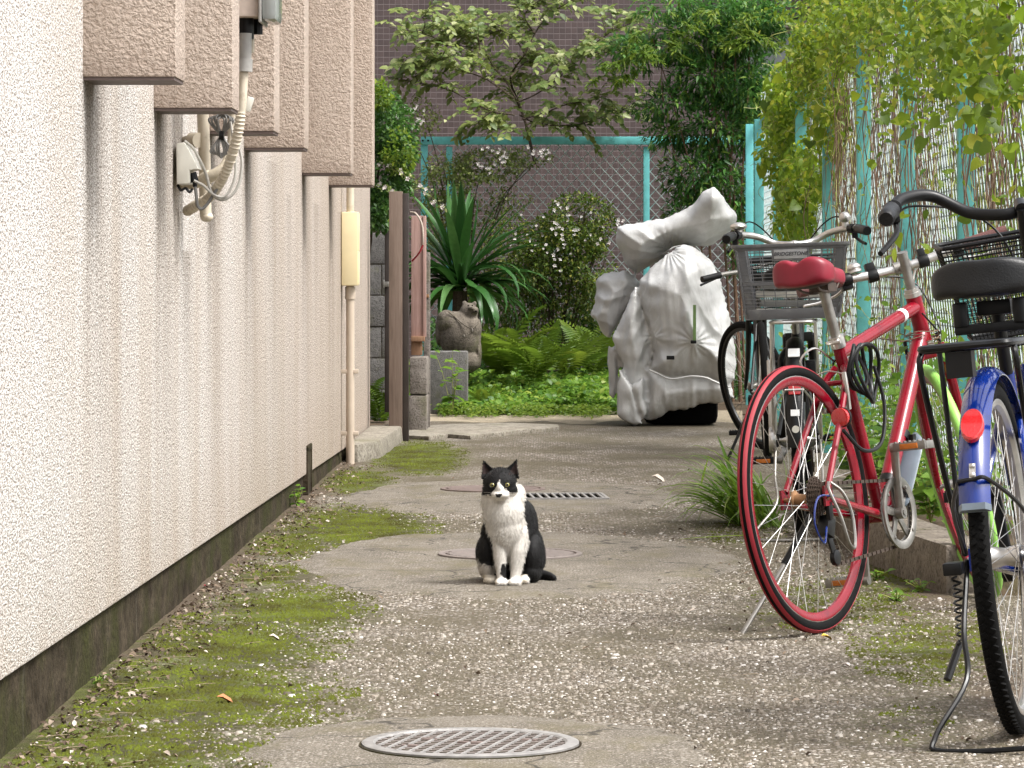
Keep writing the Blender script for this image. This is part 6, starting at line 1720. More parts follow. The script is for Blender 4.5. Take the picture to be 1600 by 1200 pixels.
def dstand(root, ax, w, foot, mt_, r=.0065):
    """double-leg centre stand behind the rear wheel"""
    b = MB(); f = Vector(foot)
    for s_ in (1, -1): pass
    pts = [ax + Vector((0, .075, 0)), ax + Vector((-.01, .078, -.03)), Vector((f.x*.30, .082, .21)), Vector((f.x*.44, .080, .12)), Vector((f.x*.95, w/2, .035)), Vector((f.x-.012, w/2-.02, .008)), Vector((f.x-.012, -w/2+.02, .008)), Vector((f.x*.95, -w/2, .035)), Vector((f.x*.44, -.080, .12)), Vector((f.x*.30, -.082, .21)), ax + Vector((-.01, -.078, -.03)), ax + Vector((0, -.075, 0))]
    b.tube(spline(pts, 6), r, 8); return b.obj('stand', M[mt_], root)

# ---------- the red sports bicycle
HEAD, LEAN = 31.0, 7.0
rb = bike_root('red_bicycle', 'red sports bicycle with red saddle leaning beside the kerb in front of the basket bicycle', 1281, 990, HEAD, LEAN)
Rr = .338; ax = Vector((0,0,Rr)); bb = Vector((.42, 0, .275)); hub, a, pf, crown = head_geom(Rr, .985)
ST = steer_m(crown, a, 36)
wheel(rb, Matrix.Translation(ax), Rr, .0155, ('silverd','redpaint'), 'rubber', 32, .020, True, (.30, .95), 'rust', .058, .015, .0105)
wheel(rb, ST @ Matrix.Translation(hub), Rr, .0155, ('redpaint','redpaint'), 'lime', 32, .022, True, None, 'silverd', .045, .013, .0105)
ht_b = crown + a*.035; ht_t = crown + a*.165
sc = bb + Vector((-.135, 0, .435)); st_top = bb + Vector((-.14, 0, .455)); sp_top = bb + Vector((-.190, 0, .598))
b = MB()
b.tube([ht_b + a*.02 - pf*.01, bb + Vector((.01,0,.01))], [.0225,.0225], 16); b.tube([ht_t - a*.03 - pf*.008, sc + Vector((0,0,-.01))], [.0185,.0165], 16)
b.tube([bb, st_top], .0165, 16); b.cyl(ht_b - a*.004, ht_t + a*.004, .0215, 16); b.cyl(bb - Vector((0,.036,0)), bb + Vector((0,.036,0)), .022, 16)
for s_ in (1, -1):
    b.tube(spline([bb + Vector((-.02, s_*.018, 0)), bb + Vector((-.09, s_*.034, .005)), ax + Vector((.02, s_*.060, -.008))], 6), [.0135,.009], 10)
    b.tube(spline([sc + Vector((-.008, s_*.013, -.045)), sc + Vector((-.07, s_*.036, -.11)), ax + Vector((.012, s_*.060, .02))], 6), [.0095,.0085], 10)
    b.box(ax + Vector((.008, s_*.061, .002)), (.045,.006,.05))
b.cyl(sc + Vector((-.05,-.03,-.085)), sc + Vector((-.05,.03,-.085)), .007, 8)
fr = b.obj('frame', M['redpaint'], rb)
b = MB(); q0 = ht_t - a*.03 - pf*.008; q1 = sc + Vector((0,0,-.01)); 
b.tube([q0.lerp(q1, .17), q0.lerp(q1, .215)], .0190, 16); b.obj('white_band', M['sticker'], fr)
b = MB(); d_ = (sp_top - st_top); b.tube([st_top - d_*.05, sp_top], .0135, 14); b.obj('seat_post', M['silverd'], rb)
b = MB(); b.cyl(st_top - d_.normalized()*.012, st_top + d_.normalized()*.018, .020, 14); b.cyl(st_top + Vector((-.022,-.02,0)), st_top + Vector((-.022,.02,0)), .005, 8); b.obj('seat_clamp', M['silver'], rb)
sd_p = sp_top + Vector((-.015, 0, .034))
so = saddle(rb, sd_p, .27, .165, 'redsat', 3, .016, .050)
b = MB(); rg = [superring(x*.27, 0, -.012, .165/2*w*.9, .014, .03*z_, 16, 2.4) for x, w, z_ in ((-.47,.7,.8),(-.35,.92,1),(-.2,.9,.9),(0,.5,.6),(.2,.25,.4),(.4,.15,.3))]
b.loft(rg); b.xf(Matrix.Translation(sd_p) @ Matrix.Rotation(R(3), 4, 'Y')); b.obj('saddle_base', M['black'], so)
b = MB()
for s_ in (1,-1): b.tube(spline([sd_p + Vector((-.09, s_*.035, -.02)), sd_p + Vector((-.05, s_*.024, -.042)), sd_p + Vector((.03, s_*.022, -.044)), sd_p + Vector((.10, s_*.008, -.015))], 5), .0035, 6)
b.box(sp_top + Vector((0,0,.0)), (.05,.055,.022)); b.obj('saddle_rail', M['chain'], so)
fork(rb, hub, a, pf, crown, ST, 'redpaint', .054, .0125, .05)
b = MB(); b.cyl(ht_t, ht_t + a*.012, .0235, 16); b.cyl(ht_t + a*.012, ht_t + a*.022, .020, 16); b.obj('headset_cup', M['silver'], rb); b = MB(); b.cyl(ht_b - a*.014, ht_b, .023, 16); b.obj('headset_cup', M['silver'], rb)
b = MB(); stq = ht_t + a*.122; b.tube([ht_t + a*.01, stq], .0135, 14); b.cyl(stq - a*.002, stq + a*.004, .015, 12); bc = stq - a*.048 + pf*.05; b.tube([stq - a*.048, bc], .013, 12); b.cyl(bc - Vector((0,.024,0)), bc + Vector((0,.024,0)), .0175, 14)
b.xf(ST).obj('stem', M['silverd'], rb)
hl = .285; bl = [bc + Vector((-.035, .295, .012)), bc + Vector((-.012, .17, .010)), bc + Vector((0, .05, 0)), bc + Vector((0, -.05, 0)), bc + Vector((-.012, -.17, .010)), bc + Vector((-.035, -.295, .012))]
b = MB(); b.tube(spline(bl, 6), .0125, 12); b.xf(ST).obj('handlebar', M['silver'], rb)
for s_ in (0, 5):
    o_ = 1 if s_ == 0 else 4; p0, p1 = bl[s_], bl[o_]; b = MB(); pl = [p0 + (p0-p1).normalized()*.004] + [p0.lerp(p1, .96*k/10) for k in range(11)]; b.tube(pl, [.0165] + [.0162 + .0012*(k % 2) for k in range(11)], 12); b.xf(ST).obj('grip', M['grip'], rb)
    m_ = p0.lerp(p1, 1.08); b = MB(); b.cyl(p0.lerp(p1,1.0), p0.lerp(p1,1.2), .0175, 12); b.box(m_ + Vector((.02,0,-.012)), (.04,.03,.03)); hb = b.xf(ST).obj('brake_mount', M['black'], rb, bevel=.003)
    b = MB(); sgn = 1 if s_ == 0 else -1
    b.tube(spline([m_ + Vector((.035,0,-.016)), m_ + Vector((.062, sgn*.03, -.03)), m_ + Vector((.06, sgn*.08,-.036)), m_ + Vector((.045, sgn*.125,-.034))], 5), [.006,.0052], 8, flat=.7); b.xf(ST).obj('brake_lever', M['silver'], rb)
p0, p1 = bl[0], bl[1]; m_ = p0.lerp(p1, 1.32)
b = MB(); b.cyl(m_ + Vector((-.005,0,.012)), m_ + Vector((-.005,0,.018)), .02, 14); b.ell(m_ + Vector((-.005,0,.026)), (.02,.02,.013)); b.xf(ST).obj('bell', M['silver'], rb)
b = MB(); b.cyl(bc + Vector((0,.07,0)), bc + Vector((0,.10,0)), .018, 12); b.box(bc + Vector((.01,.085,.022)), (.03,.026,.03)); b.xf(ST).obj('light_bracket', M['black'], rb, bevel=.003); b = MB(); b.cyl(bc + Vector((0,-.075,0)), bc + Vector((0,-.045,0)), .018, 12); b.box(bc + Vector((0,-.06,.02)), (.02,.02,.03)); b.xf(ST).obj('light_bracket', M['black'], rb, bevel=.003)
crankset(rb, bb, 97, .086, guard=True, metal='silverd', ped_m='silverd')
dr = ax + Vector((.015, -.044, -.075)); jl = ax + Vector((.045, -.044, -.155))
chain_run(rb, bb, .086, ax, .034, low=jl + Vector((0,0,-.018)))
b = MB()
for k in range(7):
    rc = .052 - k*.0042; y = -.030 - k*.0036
    for i in range(int(rc*500)):
        a_ = 2*math.pi*i/int(rc*500); b.box((rc*math.cos(a_), y, rc*math.sin(a_)), (.006,.0018,.0055), Matrix.Rotation(-a_,3,'Y'))
    b.rev([(.012,y-.0008),(rc,y-.0008),(rc,y+.0008),(.012,y+.0008)], 28, 'y', closed=True)
b.xf(Matrix.Translation(ax)).obj('cassette', M['chain'], rb)
b = MB(); b.box(ax + Vector((.012,-.058,-.035)), (.022,.012,.05)); b.box(dr, (.04,.03,.05), Matrix.Rotation(.4,3,'Y')); b.bar(dr + Vector((.005,0,-.02)), jl, .006, .024); b.cyl(jl - Vector((0,.007,0)), jl + Vector((0,.007,0)), .020, 14); b.cyl(dr + Vector((.01,.007,-.01)), dr + Vector((.01,-.007,-.01)), .020, 14); b.obj('derailleur', M['blackm'], rb, bevel=.003)
b = MB(); g0 = ax + Vector((.0,-.085,.005)); b.tube(spline([g0 + Vector((.01,.02,.03)), g0 + Vector((-.03,0,.01)), g0 + Vector((-.02,-.02,-.06)), g0 + Vector((.0,-.025,-.125)), g0 + Vector((.04,-.02,-.135)), g0 + Vector((.06,-.012,-.06)), g0 + Vector((.045,.0,.0)), g0 + Vector((.02,.02,.03))], 6), .0042, 7); b.obj('derailleur_guard', M['silverd'], rb)
b = MB(); b.tube(spline([ax + Vector((.02,-.07,.0)), ax + Vector((-.07,-.072,.0)), ax + Vector((-.10,-.07,-.06)), ax + Vector((-.05,-.065,-.115)), dr + Vector((-.02,-.01,0))], 6), .0028, 6); b.obj('shift_cable', M['blue'], rb)
b = MB(); k0 = ax + Vector((.14,.060,-.045)); k1 = ax + Vector((.06,.11,-.16)); k2 = Vector((-.09,.175,.006)); b.tube([k0, k1], .0095, 10); b.obj('kickstand_sleeve', M['black'], rb)
b = MB(); b.tube([k1, k2 + Vector((.006,-.002,.014)), k2], .0068, 10); b.ell(k2, (.014,.011,.007)); b.obj('kickstand', M['silverd'], rb)
b = MB(); rp = sc + Vector((-.075,-.060,-.135)); rp = ax + (sc + Vector((-.008,0,-.045)) - ax)*.60 + Vector((-.012,-.052,0)); b.cyl(rp + Vector((-.004,0,0)), rp + Vector((-.017,0,0)), .0245, 20); rf_ = b.obj('reflector', M['redlens'], rb, bevel=.003)
b = MB(); b.cyl(rp + Vector((.004,0,0)), rp + Vector((-.004,0,0)), .0255, 20); b.obj('reflector_back', M['black'], rf_)
b = MB(); c0 = sc + Vector((-.06, 0, -.105))
for s_ in (1,-1): b.tube(spline([c0 + Vector((0, s_*.038, -.05)), c0 + Vector((-.014, s_*.045, 0)), c0 + Vector((-.02, s_*.046, .045))], 5), [.008,.006], 8); b.box(c0 + Vector((.0, s_*.022, -.05)), (.04,.012,.012))
b.obj('brake_arm', M['silver'], rb)
b = MB(); b.tube(spline([c0 + Vector((-.02,.046,.04)), c0 + Vector((-.02,0,.052)), c0 + Vector((-.02,-.046,.04))], 5), .002, 5)
b.tube(spline([c0 + Vector((-.02,.05,.04)), c0 + Vector((-.05,.06,.085)), c0 + Vector((-.02,.03,.115)), c0 + Vector((.06,.02,.08))], 6), .0028, 6); b.obj('brake_noodle', M['silver'], rb)
b = MB(); b.tube(spline([q0.lerp(q1,.05) + Vector((0,.025,-.01)), q0.lerp(q1,.5) + Vector((0,.022,-.012)), q0.lerp(q1,.95) + Vector((0,.02,-.015)), c0 + Vector((.05,.02,.06))], 6), .0026, 6); b.obj('brake_cable', M['cableb'], rb)
b = MB()
lc = sc + Vector((-.01,-.03,-.05))
for k in range(4):
    rr_ = .058 + k*.006; b.tube([lc + Vector((math.cos(t_)*rr_*.75 + .01*k, -.018 - .007*k + .010*math.sin(2*t_+k), math.sin(t_)*rr_ - .006*k)) for t_ in np.linspace(0, 6.283, 26)[:-1]], .0052, 7, closed=True)
b.obj('coil_lock', M['cableb'], rb)
b = MB(); b.tube(spline([lc + Vector((.04,-.05,.0)), lc + Vector((.045,-.065,-.10)), lc + Vector((-.02,-.075,-.20)), lc + Vector((-.12,-.07,-.215)), lc + Vector((-.19,-.055,-.16))], 7), .0052, 7); b.obj('lock_tail', M['cableb'], rb)
dt0, dt1 = ht_b, bb; dd = (dt1-dt0).normalized(); pn = Vector((-dd.z,0,dd.x)); pn = pn if pn.z < 0 else -pn
b = MB(); g0 = dt0.lerp(dt1,.52) + Vector((.016,-.03,-.02)); g1 = dt0.lerp(dt1,.92) + Vector((.02,-.028,-.022)); 
b.loft([[g0.lerp(g1, t_) + Vector((0, math.cos(q)*.032*w_, math.sin(q)*.010)) for q in np.linspace(0, 6.283, 13)[:-1]] for t_, w_ in ((0,.25),(.04,.65),(.12,.95),(.3,1),(.7,1),(.95,.95),(1,.7))]); b.obj('pump', M['greyrub'], rb, smooth=50)
for t_ in (.56, .82):
    b = MB(); c0_ = dt0.lerp(dt1, t_); b.tube([c0_ - dd*.012, c0_ + dd*.012], .0265, 16); b.box(c0_ + Vector((.008,-.028,-.008)), (.02,.02,.02)); b.obj('strap', M['black'], rb)
for s_ in (1,-1):
    b = MB(); q_ = crown + a*.0; b.xf(ST); b.tube(spline([crown + pf*.03 + Vector((0,s_*.04,-.045)), crown + pf*.035 + Vector((0,s_*.048,0)), crown + pf*.03 + Vector((0,s_*.045,.04))],4), [.007,.005], 7); b.xf(ST); b.obj('front_brake_arm', M['black'], rb)
b = MB(); f0 = ST @ bl[1]; b.tube(spline([ST @ (bl[1] + Vector((.03,-.02,-.01))), ST @ (bl[2] + Vector((.09,0,.0))), ST @ (bc + Vector((.09,-.04,-.05))), ht_b + Vector((.05,-.03,.02)), q0 + Vector((-.02,-.03,-.02))], 8), .0026, 6); b.obj('front_cable', M['cableb'], rb)
b = MB(); b.tube(spline([ST @ (bl[4] + Vector((.03,.02,-.01))), ST @ (bl[3] + Vector((.10,0,-.01))), ht_t + Vector((.06,.02,-.06)), ht_b + Vector((.03,.03,.02))], 8), .0026, 6); b.obj('bar_cable', M['cablew'], rb)
wb_ = MB(); pl = [crown + a*.05 + Vector((math.cos(t_)*.04, math.sin(t_)*.045, .004*math.sin(3*t_))) for t_ in np.linspace(0,6.283,14)]
vw = thing('vine_wisp', 'dry wisp of vine wound round the head of the red frame', 'vine', tuple(ROOTM[rb.name] @ (crown + a*.03)))
b = MB()
for k in range(7):
    pl = [ROOTM[rb.name] @ (crown + a*(.01+.008*k) + Vector((math.cos(t_)*(.036+.002*k) + random.uniform(-.004,.004), math.sin(t_)*(.036+.002*k), random.uniform(-.006,.006)))) for t_ in np.linspace(k, k+5, 12)] 
    pl.append(pl[-1] + Vector((random.uniform(-.12,.10), random.uniform(-.05,.05), random.uniform(-.04,.02)))); b.tube(spline(pl,2), .0015, 4, caps=False)
b.obj('stem', M['straw'] if 'straw' in M else M['vinestem'], vw, world=True)
pp = np.array([tuple(ROOTM[rb.name] @ (crown + a*.0 + Vector((random.uniform(-.05,.12), random.uniform(-.12,.06), random.uniform(-.05,.05))))) for _ in range(10)])
leaf_objects('leaf', leaf_me('wisp_leaf', HE, M['lf_weed']), vw, pp, rng.randn(10,3)*.5+np.array([0,-.3,-.5]), rng.randn(10,3)*.4+np.array([0,-.8,.4]), rng.uniform(.025,.045,10))

# ---------- the blue-fendered city bicycle, nearest on the right
bl_ = bike_root('blue_bicycle', 'city bicycle with shiny blue fender and black saddle cut off by the right edge', 1597, 1146, 15, 5.5)
Rr = .345; ax = Vector((0,0,Rr)); bb = Vector((.45,0,.28)); hub, a, pf, crown = head_geom(Rr, 1.10, .05, 69)
ST = steer_m(crown, a, 12)
wheel(bl_, Matrix.Translation(ax), Rr, .0195, 'silver', 'rubber', 36, .014, True, None, 'silver', .062, .022, .0135, tread=True)
wheel(bl_, ST @ Matrix.Translation(hub), Rr, .0195, 'silver', 'rubber', 36, .014, False, None, 'silver', .05, .016, .0135)
ht_b = crown + a*.03; ht_t = crown + a*.19; st_top = bb + Vector((-.17,0,.42)); sp_top = bb + Vector((-.225,0,.55))
b = MB(); b.tube(spline([ht_b + a*.02, ht_b.lerp(bb,.5) + Vector((-.02,0,-.06)), bb], 6), .019, 14); b.tube(spline([ht_t - a*.03, ht_t.lerp(bb+Vector((-.06,0,.16)),.55) + Vector((-.02,0,-.07)), bb + Vector((-.06,0,.16))], 6), .016, 14); b.tube([bb, st_top], .0155, 14); b.cyl(ht_b, ht_t, .02, 14); b.cyl(bb-Vector((0,.036,0)), bb+Vector((0,.036,0)), .022, 14)
for s_ in (1,-1): b.tube([bb + Vector((-.02,s_*.02,0)), ax + Vector((.02,s_*.065,-.005))], [.011,.009], 10); b.tube([st_top + Vector((0,s_*.014,-.06)), ax + Vector((.01,s_*.066,.015))], .008, 10); b.box(ax + Vector((.005,s_*.066,0)), (.05,.006,.045))
b.obj('frame', M['blue'], bl_)
fd = fender(bl_, ax, Rr + .030, 161, 20, .060, 'blue', 'fender', n=48, drop=.018)
fa_ = lambda deg, rr_: ax + Vector((math.cos(R(deg))*rr_, 0, math.sin(R(deg))*rr_))
b = MB(); 
for k in range(3): pass
b.rev([(Rr+.0315,-.022),(Rr+.0315,.022),(Rr+.020,.028),(Rr+.013,.031),(Rr+.010,.031),(Rr+.010,-.031),(Rr+.013,-.031),(Rr+.020,-.028)], 4, 'y', ax, closed=True, a0=R(160.2), a1=R(162.2)); b.obj('mudflap_trim', M['greyrub'], fd)
b = MB(); rc_ = fa_(135.5, Rr+.034); Mr = Matrix.Rotation(-R(135.5-180), 3, 'Y')
b.add([rc_ + Mr @ Vector((x, .0225*math.cos(t_)*s_, .040*math.sin(t_)*s_)) for x, s_ in ((0,1),(-.009,1),(-.0125,.9)) for t_ in np.linspace(0,6.283,25)[:-1]],
      [(i, (i+1)%24, 24+(i+1)%24, 24+i) for i in range(24)] + [(24+i, 24+(i+1)%24, 48+(i+1)%24, 48+i) for i in range(24)] + [tuple(48+i for i in range(24)), tuple(reversed(range(24)))])
b.obj('reflector', M['redlens'], fd, smooth=40)
b = MB()
for dg in (151.8, 149.0): p = fa_(dg, Rr+.0325); b.ell(p + Vector((-.001,0,0)), (.004,.006,.006), 10, 6)
b.box(fa_(150.4, Rr+.0315), (.003,.012,.03), Matrix.Rotation(-R(150.4-180),3,'Y')); b.obj('rivet', M['silver'], fd)
b = MB(); b.tube(spline([fa_(153,Rr+.026) + Vector((0,.028,0)), fa_(153,Rr+.030) , fa_(153,Rr+.026)+Vector((0,-.028,0)), fa_(150,Rr*.6)+Vector((0,-.066,0)), ax + Vector((0,-.076,.01))], 6), .0042, 7)
b.tube(spline([fa_(153,Rr+.026) + Vector((0,.028,0)), fa_(150,Rr*.6)+Vector((0,.066,0)), ax + Vector((0,.076,.01))], 6), .0042, 7); b.obj('fender_stay', M['blackm'], bl_)
saddle(bl_, sp_top + Vector((-.03,0,.058)), .27, .225, 'saddleb', 3, 0, .050)
b = MB()
for s_ in (1,-1):
    b.tube([sp_top + Vector((-.10,s_*.06,.0))+Vector((0,0,.006*math.sin(k*2.2))) for k in range(1)] + [sp_top + Vector((-.10,s_*.06,-.03)), sp_top + Vector((-.10,s_*.06,.02))], .016, 10)
b.box(sp_top + Vector((0,0,.005)), (.10,.07,.03)); b.box(sp_top + Vector((-.09,0,-.035)), (.03,.15,.02)); b.obj('saddle_spring', M['black'], bl_, bevel=.004)
b = MB(); b.tube([bb.lerp(st_top,.9), sp_top], .0135, 12); b.obj('seat_post', M['black'], bl_)
rz = .765; b = MB()
b.tube([Vector(p) for p in spline([(-.26,-.085,rz),(-.275,-.05,rz),(-.28,0,rz),(-.275,.05,rz),(-.26,.085,rz),(-.1,.095,rz),(.16,.075,rz),(.19,0,rz),(.16,-.075,rz),(-.1,-.095,rz)], 5, True)], .0075, 8, closed=True)
for y in (-.04,0,.04): b.tube([(-.275,y,rz-.003),(.185,y,rz-.003)], .0055, 7)
for x in (-.18,0,.12): b.tube([(x,-.092,rz-.006),(x,.092,rz-.006)], .005, 6)
for s_ in (1,-1):
    b.tube(spline([(-.24,s_*.088,rz-.004),(-.245,s_*.092,rz-.05),(-.10,s_*.085,.5),(0.0,s_*.078,Rr+.01)],6), .0062, 8); b.tube([(-.02,s_*.088,rz-.004),(0.0,s_*.08,Rr+.01)], .0055, 8)
b.box((-.21,.02,rz-.035), (.05,.05,.05)); b.obj('rack', M['blackm'], bl_)
fork(bl_, hub, a, pf, crown, ST, 'blue', .054, .0125, .1)
b = MB(); stq = ht_t + a*.185; b.tube([ht_t, stq], .0125, 12); bc = stq + pf*.04; b.tube([stq, bc], .014, 12); b.xf(ST).obj('stem', M['blackm'], bl_)
hp_ = [(-.17,.297,.012),(-.08,.280,.030),(-.02,.250,.052),(.035,.185,.050),(.03,.11,.0),(.0,.04,-.018),(0,0,-.016)]
pts = [bc + Vector(p) for p in hp_] + [bc + Vector((p[0],-p[1],p[2])) for p in reversed(hp_[:-1])]
b = MB(); b.tube(spline(pts, 7), .0135, 12); b.xf(ST).obj('handlebar', M['black'], bl_)
for s_ in (1,-1):
    b = MB(); q_ = [bc + Vector((x, s_*y, z)) for x, y, z in ((-.185,.2995,.008),(-.175,.298,.011),(-.14,.292,.018),(-.10,.2845,.026),(-.09,.2825,.028))]; b.tube(q_, [.015,.0195,.0185,.0185,.0205], 14); b.xf(ST).obj('grip', M['saddleb'], bl_)
    b = MB(); m_ = bc + Vector((-.07, s_*.275, .034)); b.cyl(m_ + Vector((-.012,0,0)), m_ + Vector((.014,0,0)), .018, 12); b.box(m_ + Vector((.01,0,-.018)), (.03,.02,.03)); bk = b.xf(ST).obj('brake_mount', M['black'], bl_, bevel=.003)
    b = MB(); b.tube(spline([m_ + Vector((.015,0,-.03)), m_ + Vector((-.02,s_*.004,-.055)), m_ + Vector((-.09,s_*.022,-.075)), m_ + Vector((-.15,s_*.05,-.098))],5), [.0075,.0055,.0055,.007] if False else [.0075,.006], 8); b.xf(ST).obj('brake_lever', M['black'], bl_)
    b = MB(); b.tube(spline([m_ + Vector((.02,0,-.015)), m_ + Vector((.10,-s_*.05,.0)), bc + Vector((.12,s_*.1,.0)), bc + Vector((.10,s_*.03,-.10)), ht_b + pf*.05], 7), .0028, 6); b.xf(ST).obj('brake_cable', M['cableb'], bl_)
gb_ = grid_basket(bl_, ST, bc + pf*.18 + Vector((.02,0,-.125)), .37, .26, .29, .20, .215, 'blackm', 'blackm', 34, 22, 'basket', .0011, .0052, -4)
crankset(bl_, bb, 268, .082, guard=False, metal='black', ped_m='black')
chain_run(bl_, bb, .082, ax, .036, y=-.045)
b = MB(); b.loft([[Vector((x, -.056 + math.cos(q)*.011, zc + math.sin(q)*h_)) for q in np.linspace(0,6.283,13)[:-1]] for x, zc, h_ in ((-.06,.33,.01),(-.03,.33,.045),(.05,.32,.05),(.25,.295,.055),(.40,.275,.095),(.52,.275,.085),(.565,.275,.02))]); b.obj('chain_case', M['blue'], bl_, smooth=50)
dstand(bl_, ax, .25, (-.29,0,0), 'blackm', .0056)
b = MB(); b.tube([Vector((-.035 + .012*math.cos(k*.9), .095 + .009*math.sin(k*.9), Rr-.03-.0022*k)) for k in range(60)], .0024, 5); b.obj('stand_spring', M['blackm'], bl_)
b = MB(); b.bx((-.07,.078,Rr-.025),(-.015,.115,Rr)); b.obj('stand_bracket', M['blackm'], bl_, bevel=.004); b = MB(); b.tube([(-.03,.1,Rr-.16),(-.075,.125,Rr-.225)], .008, 8); b.obj('stand_lever', M['blackm'], bl_)
fender(bl_, hub, Rr+.022, 110, -5, .056, 'blue', 'fender', ST)

# ---------- the dark city bicycle with a grey rear basket
kb_ = bike_root('basket_bicycle', 'dark city bicycle carrying a big grey plastic basket behind the red saddle', 1252, 838, 5, 2)
Rr = .335; ax = Vector((0,0,Rr)); bb = Vector((.46,0,.28)); hub, a, pf, crown = head_geom(Rr, 1.12, .05, 69)
ST = steer_m(crown, a, 4)
wheel(kb_, Matrix.Translation(ax), Rr, .0185, 'silver', 'rubber', 36, .014, False, None, 'silver', .065, .03, .0135)
wheel(kb_, ST @ Matrix.Translation(hub), Rr, .0185, 'silver', 'rubber', 36, .014, False, None, 'silver', .05, .016, .0135)
ht_b = crown + a*.03; ht_t = crown + a*.19; st_top = bb + Vector((-.16,0,.42)); sp_top = bb + Vector((-.22,0,.56))
b = MB(); b.tube(spline([ht_b + a*.02, ht_b.lerp(bb,.5) + Vector((-.02,0,-.06)), bb], 6), .020, 12); b.tube([ht_t - a*.05, bb + Vector((-.06,0,.15))], .016, 12); b.tube([bb, st_top], .0155, 12); b.cyl(ht_b, ht_t, .02, 12); b.cyl(bb-Vector((0,.036,0)), bb+Vector((0,.036,0)), .022, 12)
for s_ in (1,-1): b.tube([bb + Vector((-.02,s_*.02,0)), ax + Vector((.02,s_*.068,-.005))], [.011,.009], 8); b.tube([st_top + Vector((0,s_*.014,-.06)), ax + Vector((.01,s_*.068,.015))], .008, 8); b.box(ax + Vector((.005,s_*.068,0)), (.05,.006,.045))
b.obj('frame', M['blackm'], kb_)
fd = fender(kb_, ax, Rr+.022, 182, 20, .058, 'blackm', 'fender', n=40, drop=.014)
rpt = lambda dg, rr_: ax + Vector((math.cos(R(dg))*rr_, 0, math.sin(R(dg))*rr_))
b = MB(); p = rpt(147, Rr+.028); b.box(p, (.012,.042,.068), Matrix.Rotation(-R(147-180)*.5,3,'Y')); b.obj('reflector', M['redlens'], fd, bevel=.004)
b = MB(); p = rpt(122, Rr+.0245); b.box(p, (.003,.040,.05), Matrix.Rotation(-R(122-180),3,'Y')); p = rpt(163, Rr+.0245); b.box(p, (.003,.030,.022), Matrix.Rotation(-R(163-180),3,'Y')); b.obj('sticker', M['sticker'], fd)
b = MB(); p = rpt(172, Rr+.025); b.cyl(p, p + Vector((-.006,0,0)), .0125, 14); b.obj('lock_cap', M['boxw'], fd)
b = MB(); b.tube(spline([rpt(150,Rr+.03)+Vector((0,.03,0)), rpt(148,Rr*.65)+Vector((0,.07,0)), ax+Vector((0,.08,.0))],5), .0035, 6); b.tube(spline([rpt(150,Rr+.03)+Vector((0,-.03,0)), rpt(148,Rr*.65)+Vector((0,-.07,0)), ax+Vector((0,-.08,.0))],5), .0035, 6); b.tube([rpt(150,Rr+.03)+Vector((0,.03,0)), rpt(150,Rr+.03)+Vector((0,-.03,0))], .0035, 6); b.obj('fender_stay', M['silver'], kb_)
b = MB(); b.box(ax + Vector((.03,.085,.10)), (.03,.03,.16)); b.cyl(ax+Vector((0,.075,0)), ax+Vector((0,.10,0)), .045, 20); b.box(ax + Vector((.05,.09,.22)), (.02,.02,.12)); b.obj('hub_brake', M['silver'], kb_, bevel=.006)
b = MB(); lk = ax + Vector((.20,0,.26)); b.tube([lk + Vector((.02*math.sin(t_), .055*math.cos(t_), .06*math.sin(t_))) for t_ in np.linspace(-2.2,2.2,14)], .012, 8); b.box(lk + Vector((0,-.05,-.03)), (.04,.035,.08)); b.obj('ring_lock', M['blackm'], kb_, bevel=.004)
rz = .745; b = MB()
b.tube(spline([(-.19,-.07,rz),(-.21,0,rz),(-.19,.07,rz),(.0,.075,rz),(.2,.06,rz),(.2,-.06,rz),(0,-.075,rz)], 5, True), .006, 8, closed=True)
for k in range(6): b.tube([(-.17+.065*k,-.072,rz),(-.17+.065*k,.072,rz)], .0042, 6)
for s_ in (1,-1):
    b.tube(spline([(-.17,s_*.075,rz),(-.13,s_*.08,.55),(-.01,s_*.082,Rr+.01)],5), .0055, 7); b.tube([(.08,s_*.074,rz),(.01,s_*.08,Rr+.01)], .005, 7)
b.obj('rack', M['silver'], kb_)
# the grey basket: solid rim, corner pillars and base, thin bars between
bz1 = 1.015; bz0 = .755; wt, wbm, dt_, db_ = .385, .325, .34, .28; bx0 = -.02
def bpt(sx, sy, t_): # t 0 bottom .. 1 top
    return Vector((bx0 + sx*(db_+(dt_-db_)*t_)/2, sy*(wbm+(wt-wbm)*t_)/2, bz0 + (bz1-bz0)*t_))
def band(mb, t0, t1, out=.004, th=.006):
    cs = [(-1,-1),(1,-1),(1,1),(-1,1)]
    def lp(t_, o):
        r_ = []
        for i in range(4):
            q = [bpt(*cs[i-1], t_), bpt(*cs[i], t_), bpt(*cs[(i+1)%4], t_)]
            e0 = (q[0]-q[1]).normalized(); e1 = (q[2]-q[1]).normalized(); k = .035; cn = Vector((cs[i][0], cs[i][1], 0))
            for w_ in range(5):
                u = w_/4; pbez = (q[1]+e0*k)*(1-u)**2 + q[1]*2*u*(1-u) + (q[1]+e1*k)*u*u
                r_.append(pbez + Vector((cs[i][0]*o, cs[i][1]*o, 0)))
        return r_
    a_, b2, c2, d2 = lp(t0, out), lp(t1, out), lp(t1, out-th), lp(t0, out-th); n_ = len(a_)
    o = len(mb.v); mb.v += a_ + b2 + c2 + d2
    for r0 in range(4):
        for i in range(n_):
            j = (i+1) % n_; s0, s1 = o + r0*n_, o + ((r0+1) % 4)*n_
            mb.f.append((s0+i, s0+j, s1+j, s1+i)); mb.m.append(0)
b = MB(); band(b, .955, 1.0, .012, .016); band(b, .92, .956, .006, .010); band(b, 0, .14, .002, .006); band(b, .45, .50, .001, .004)
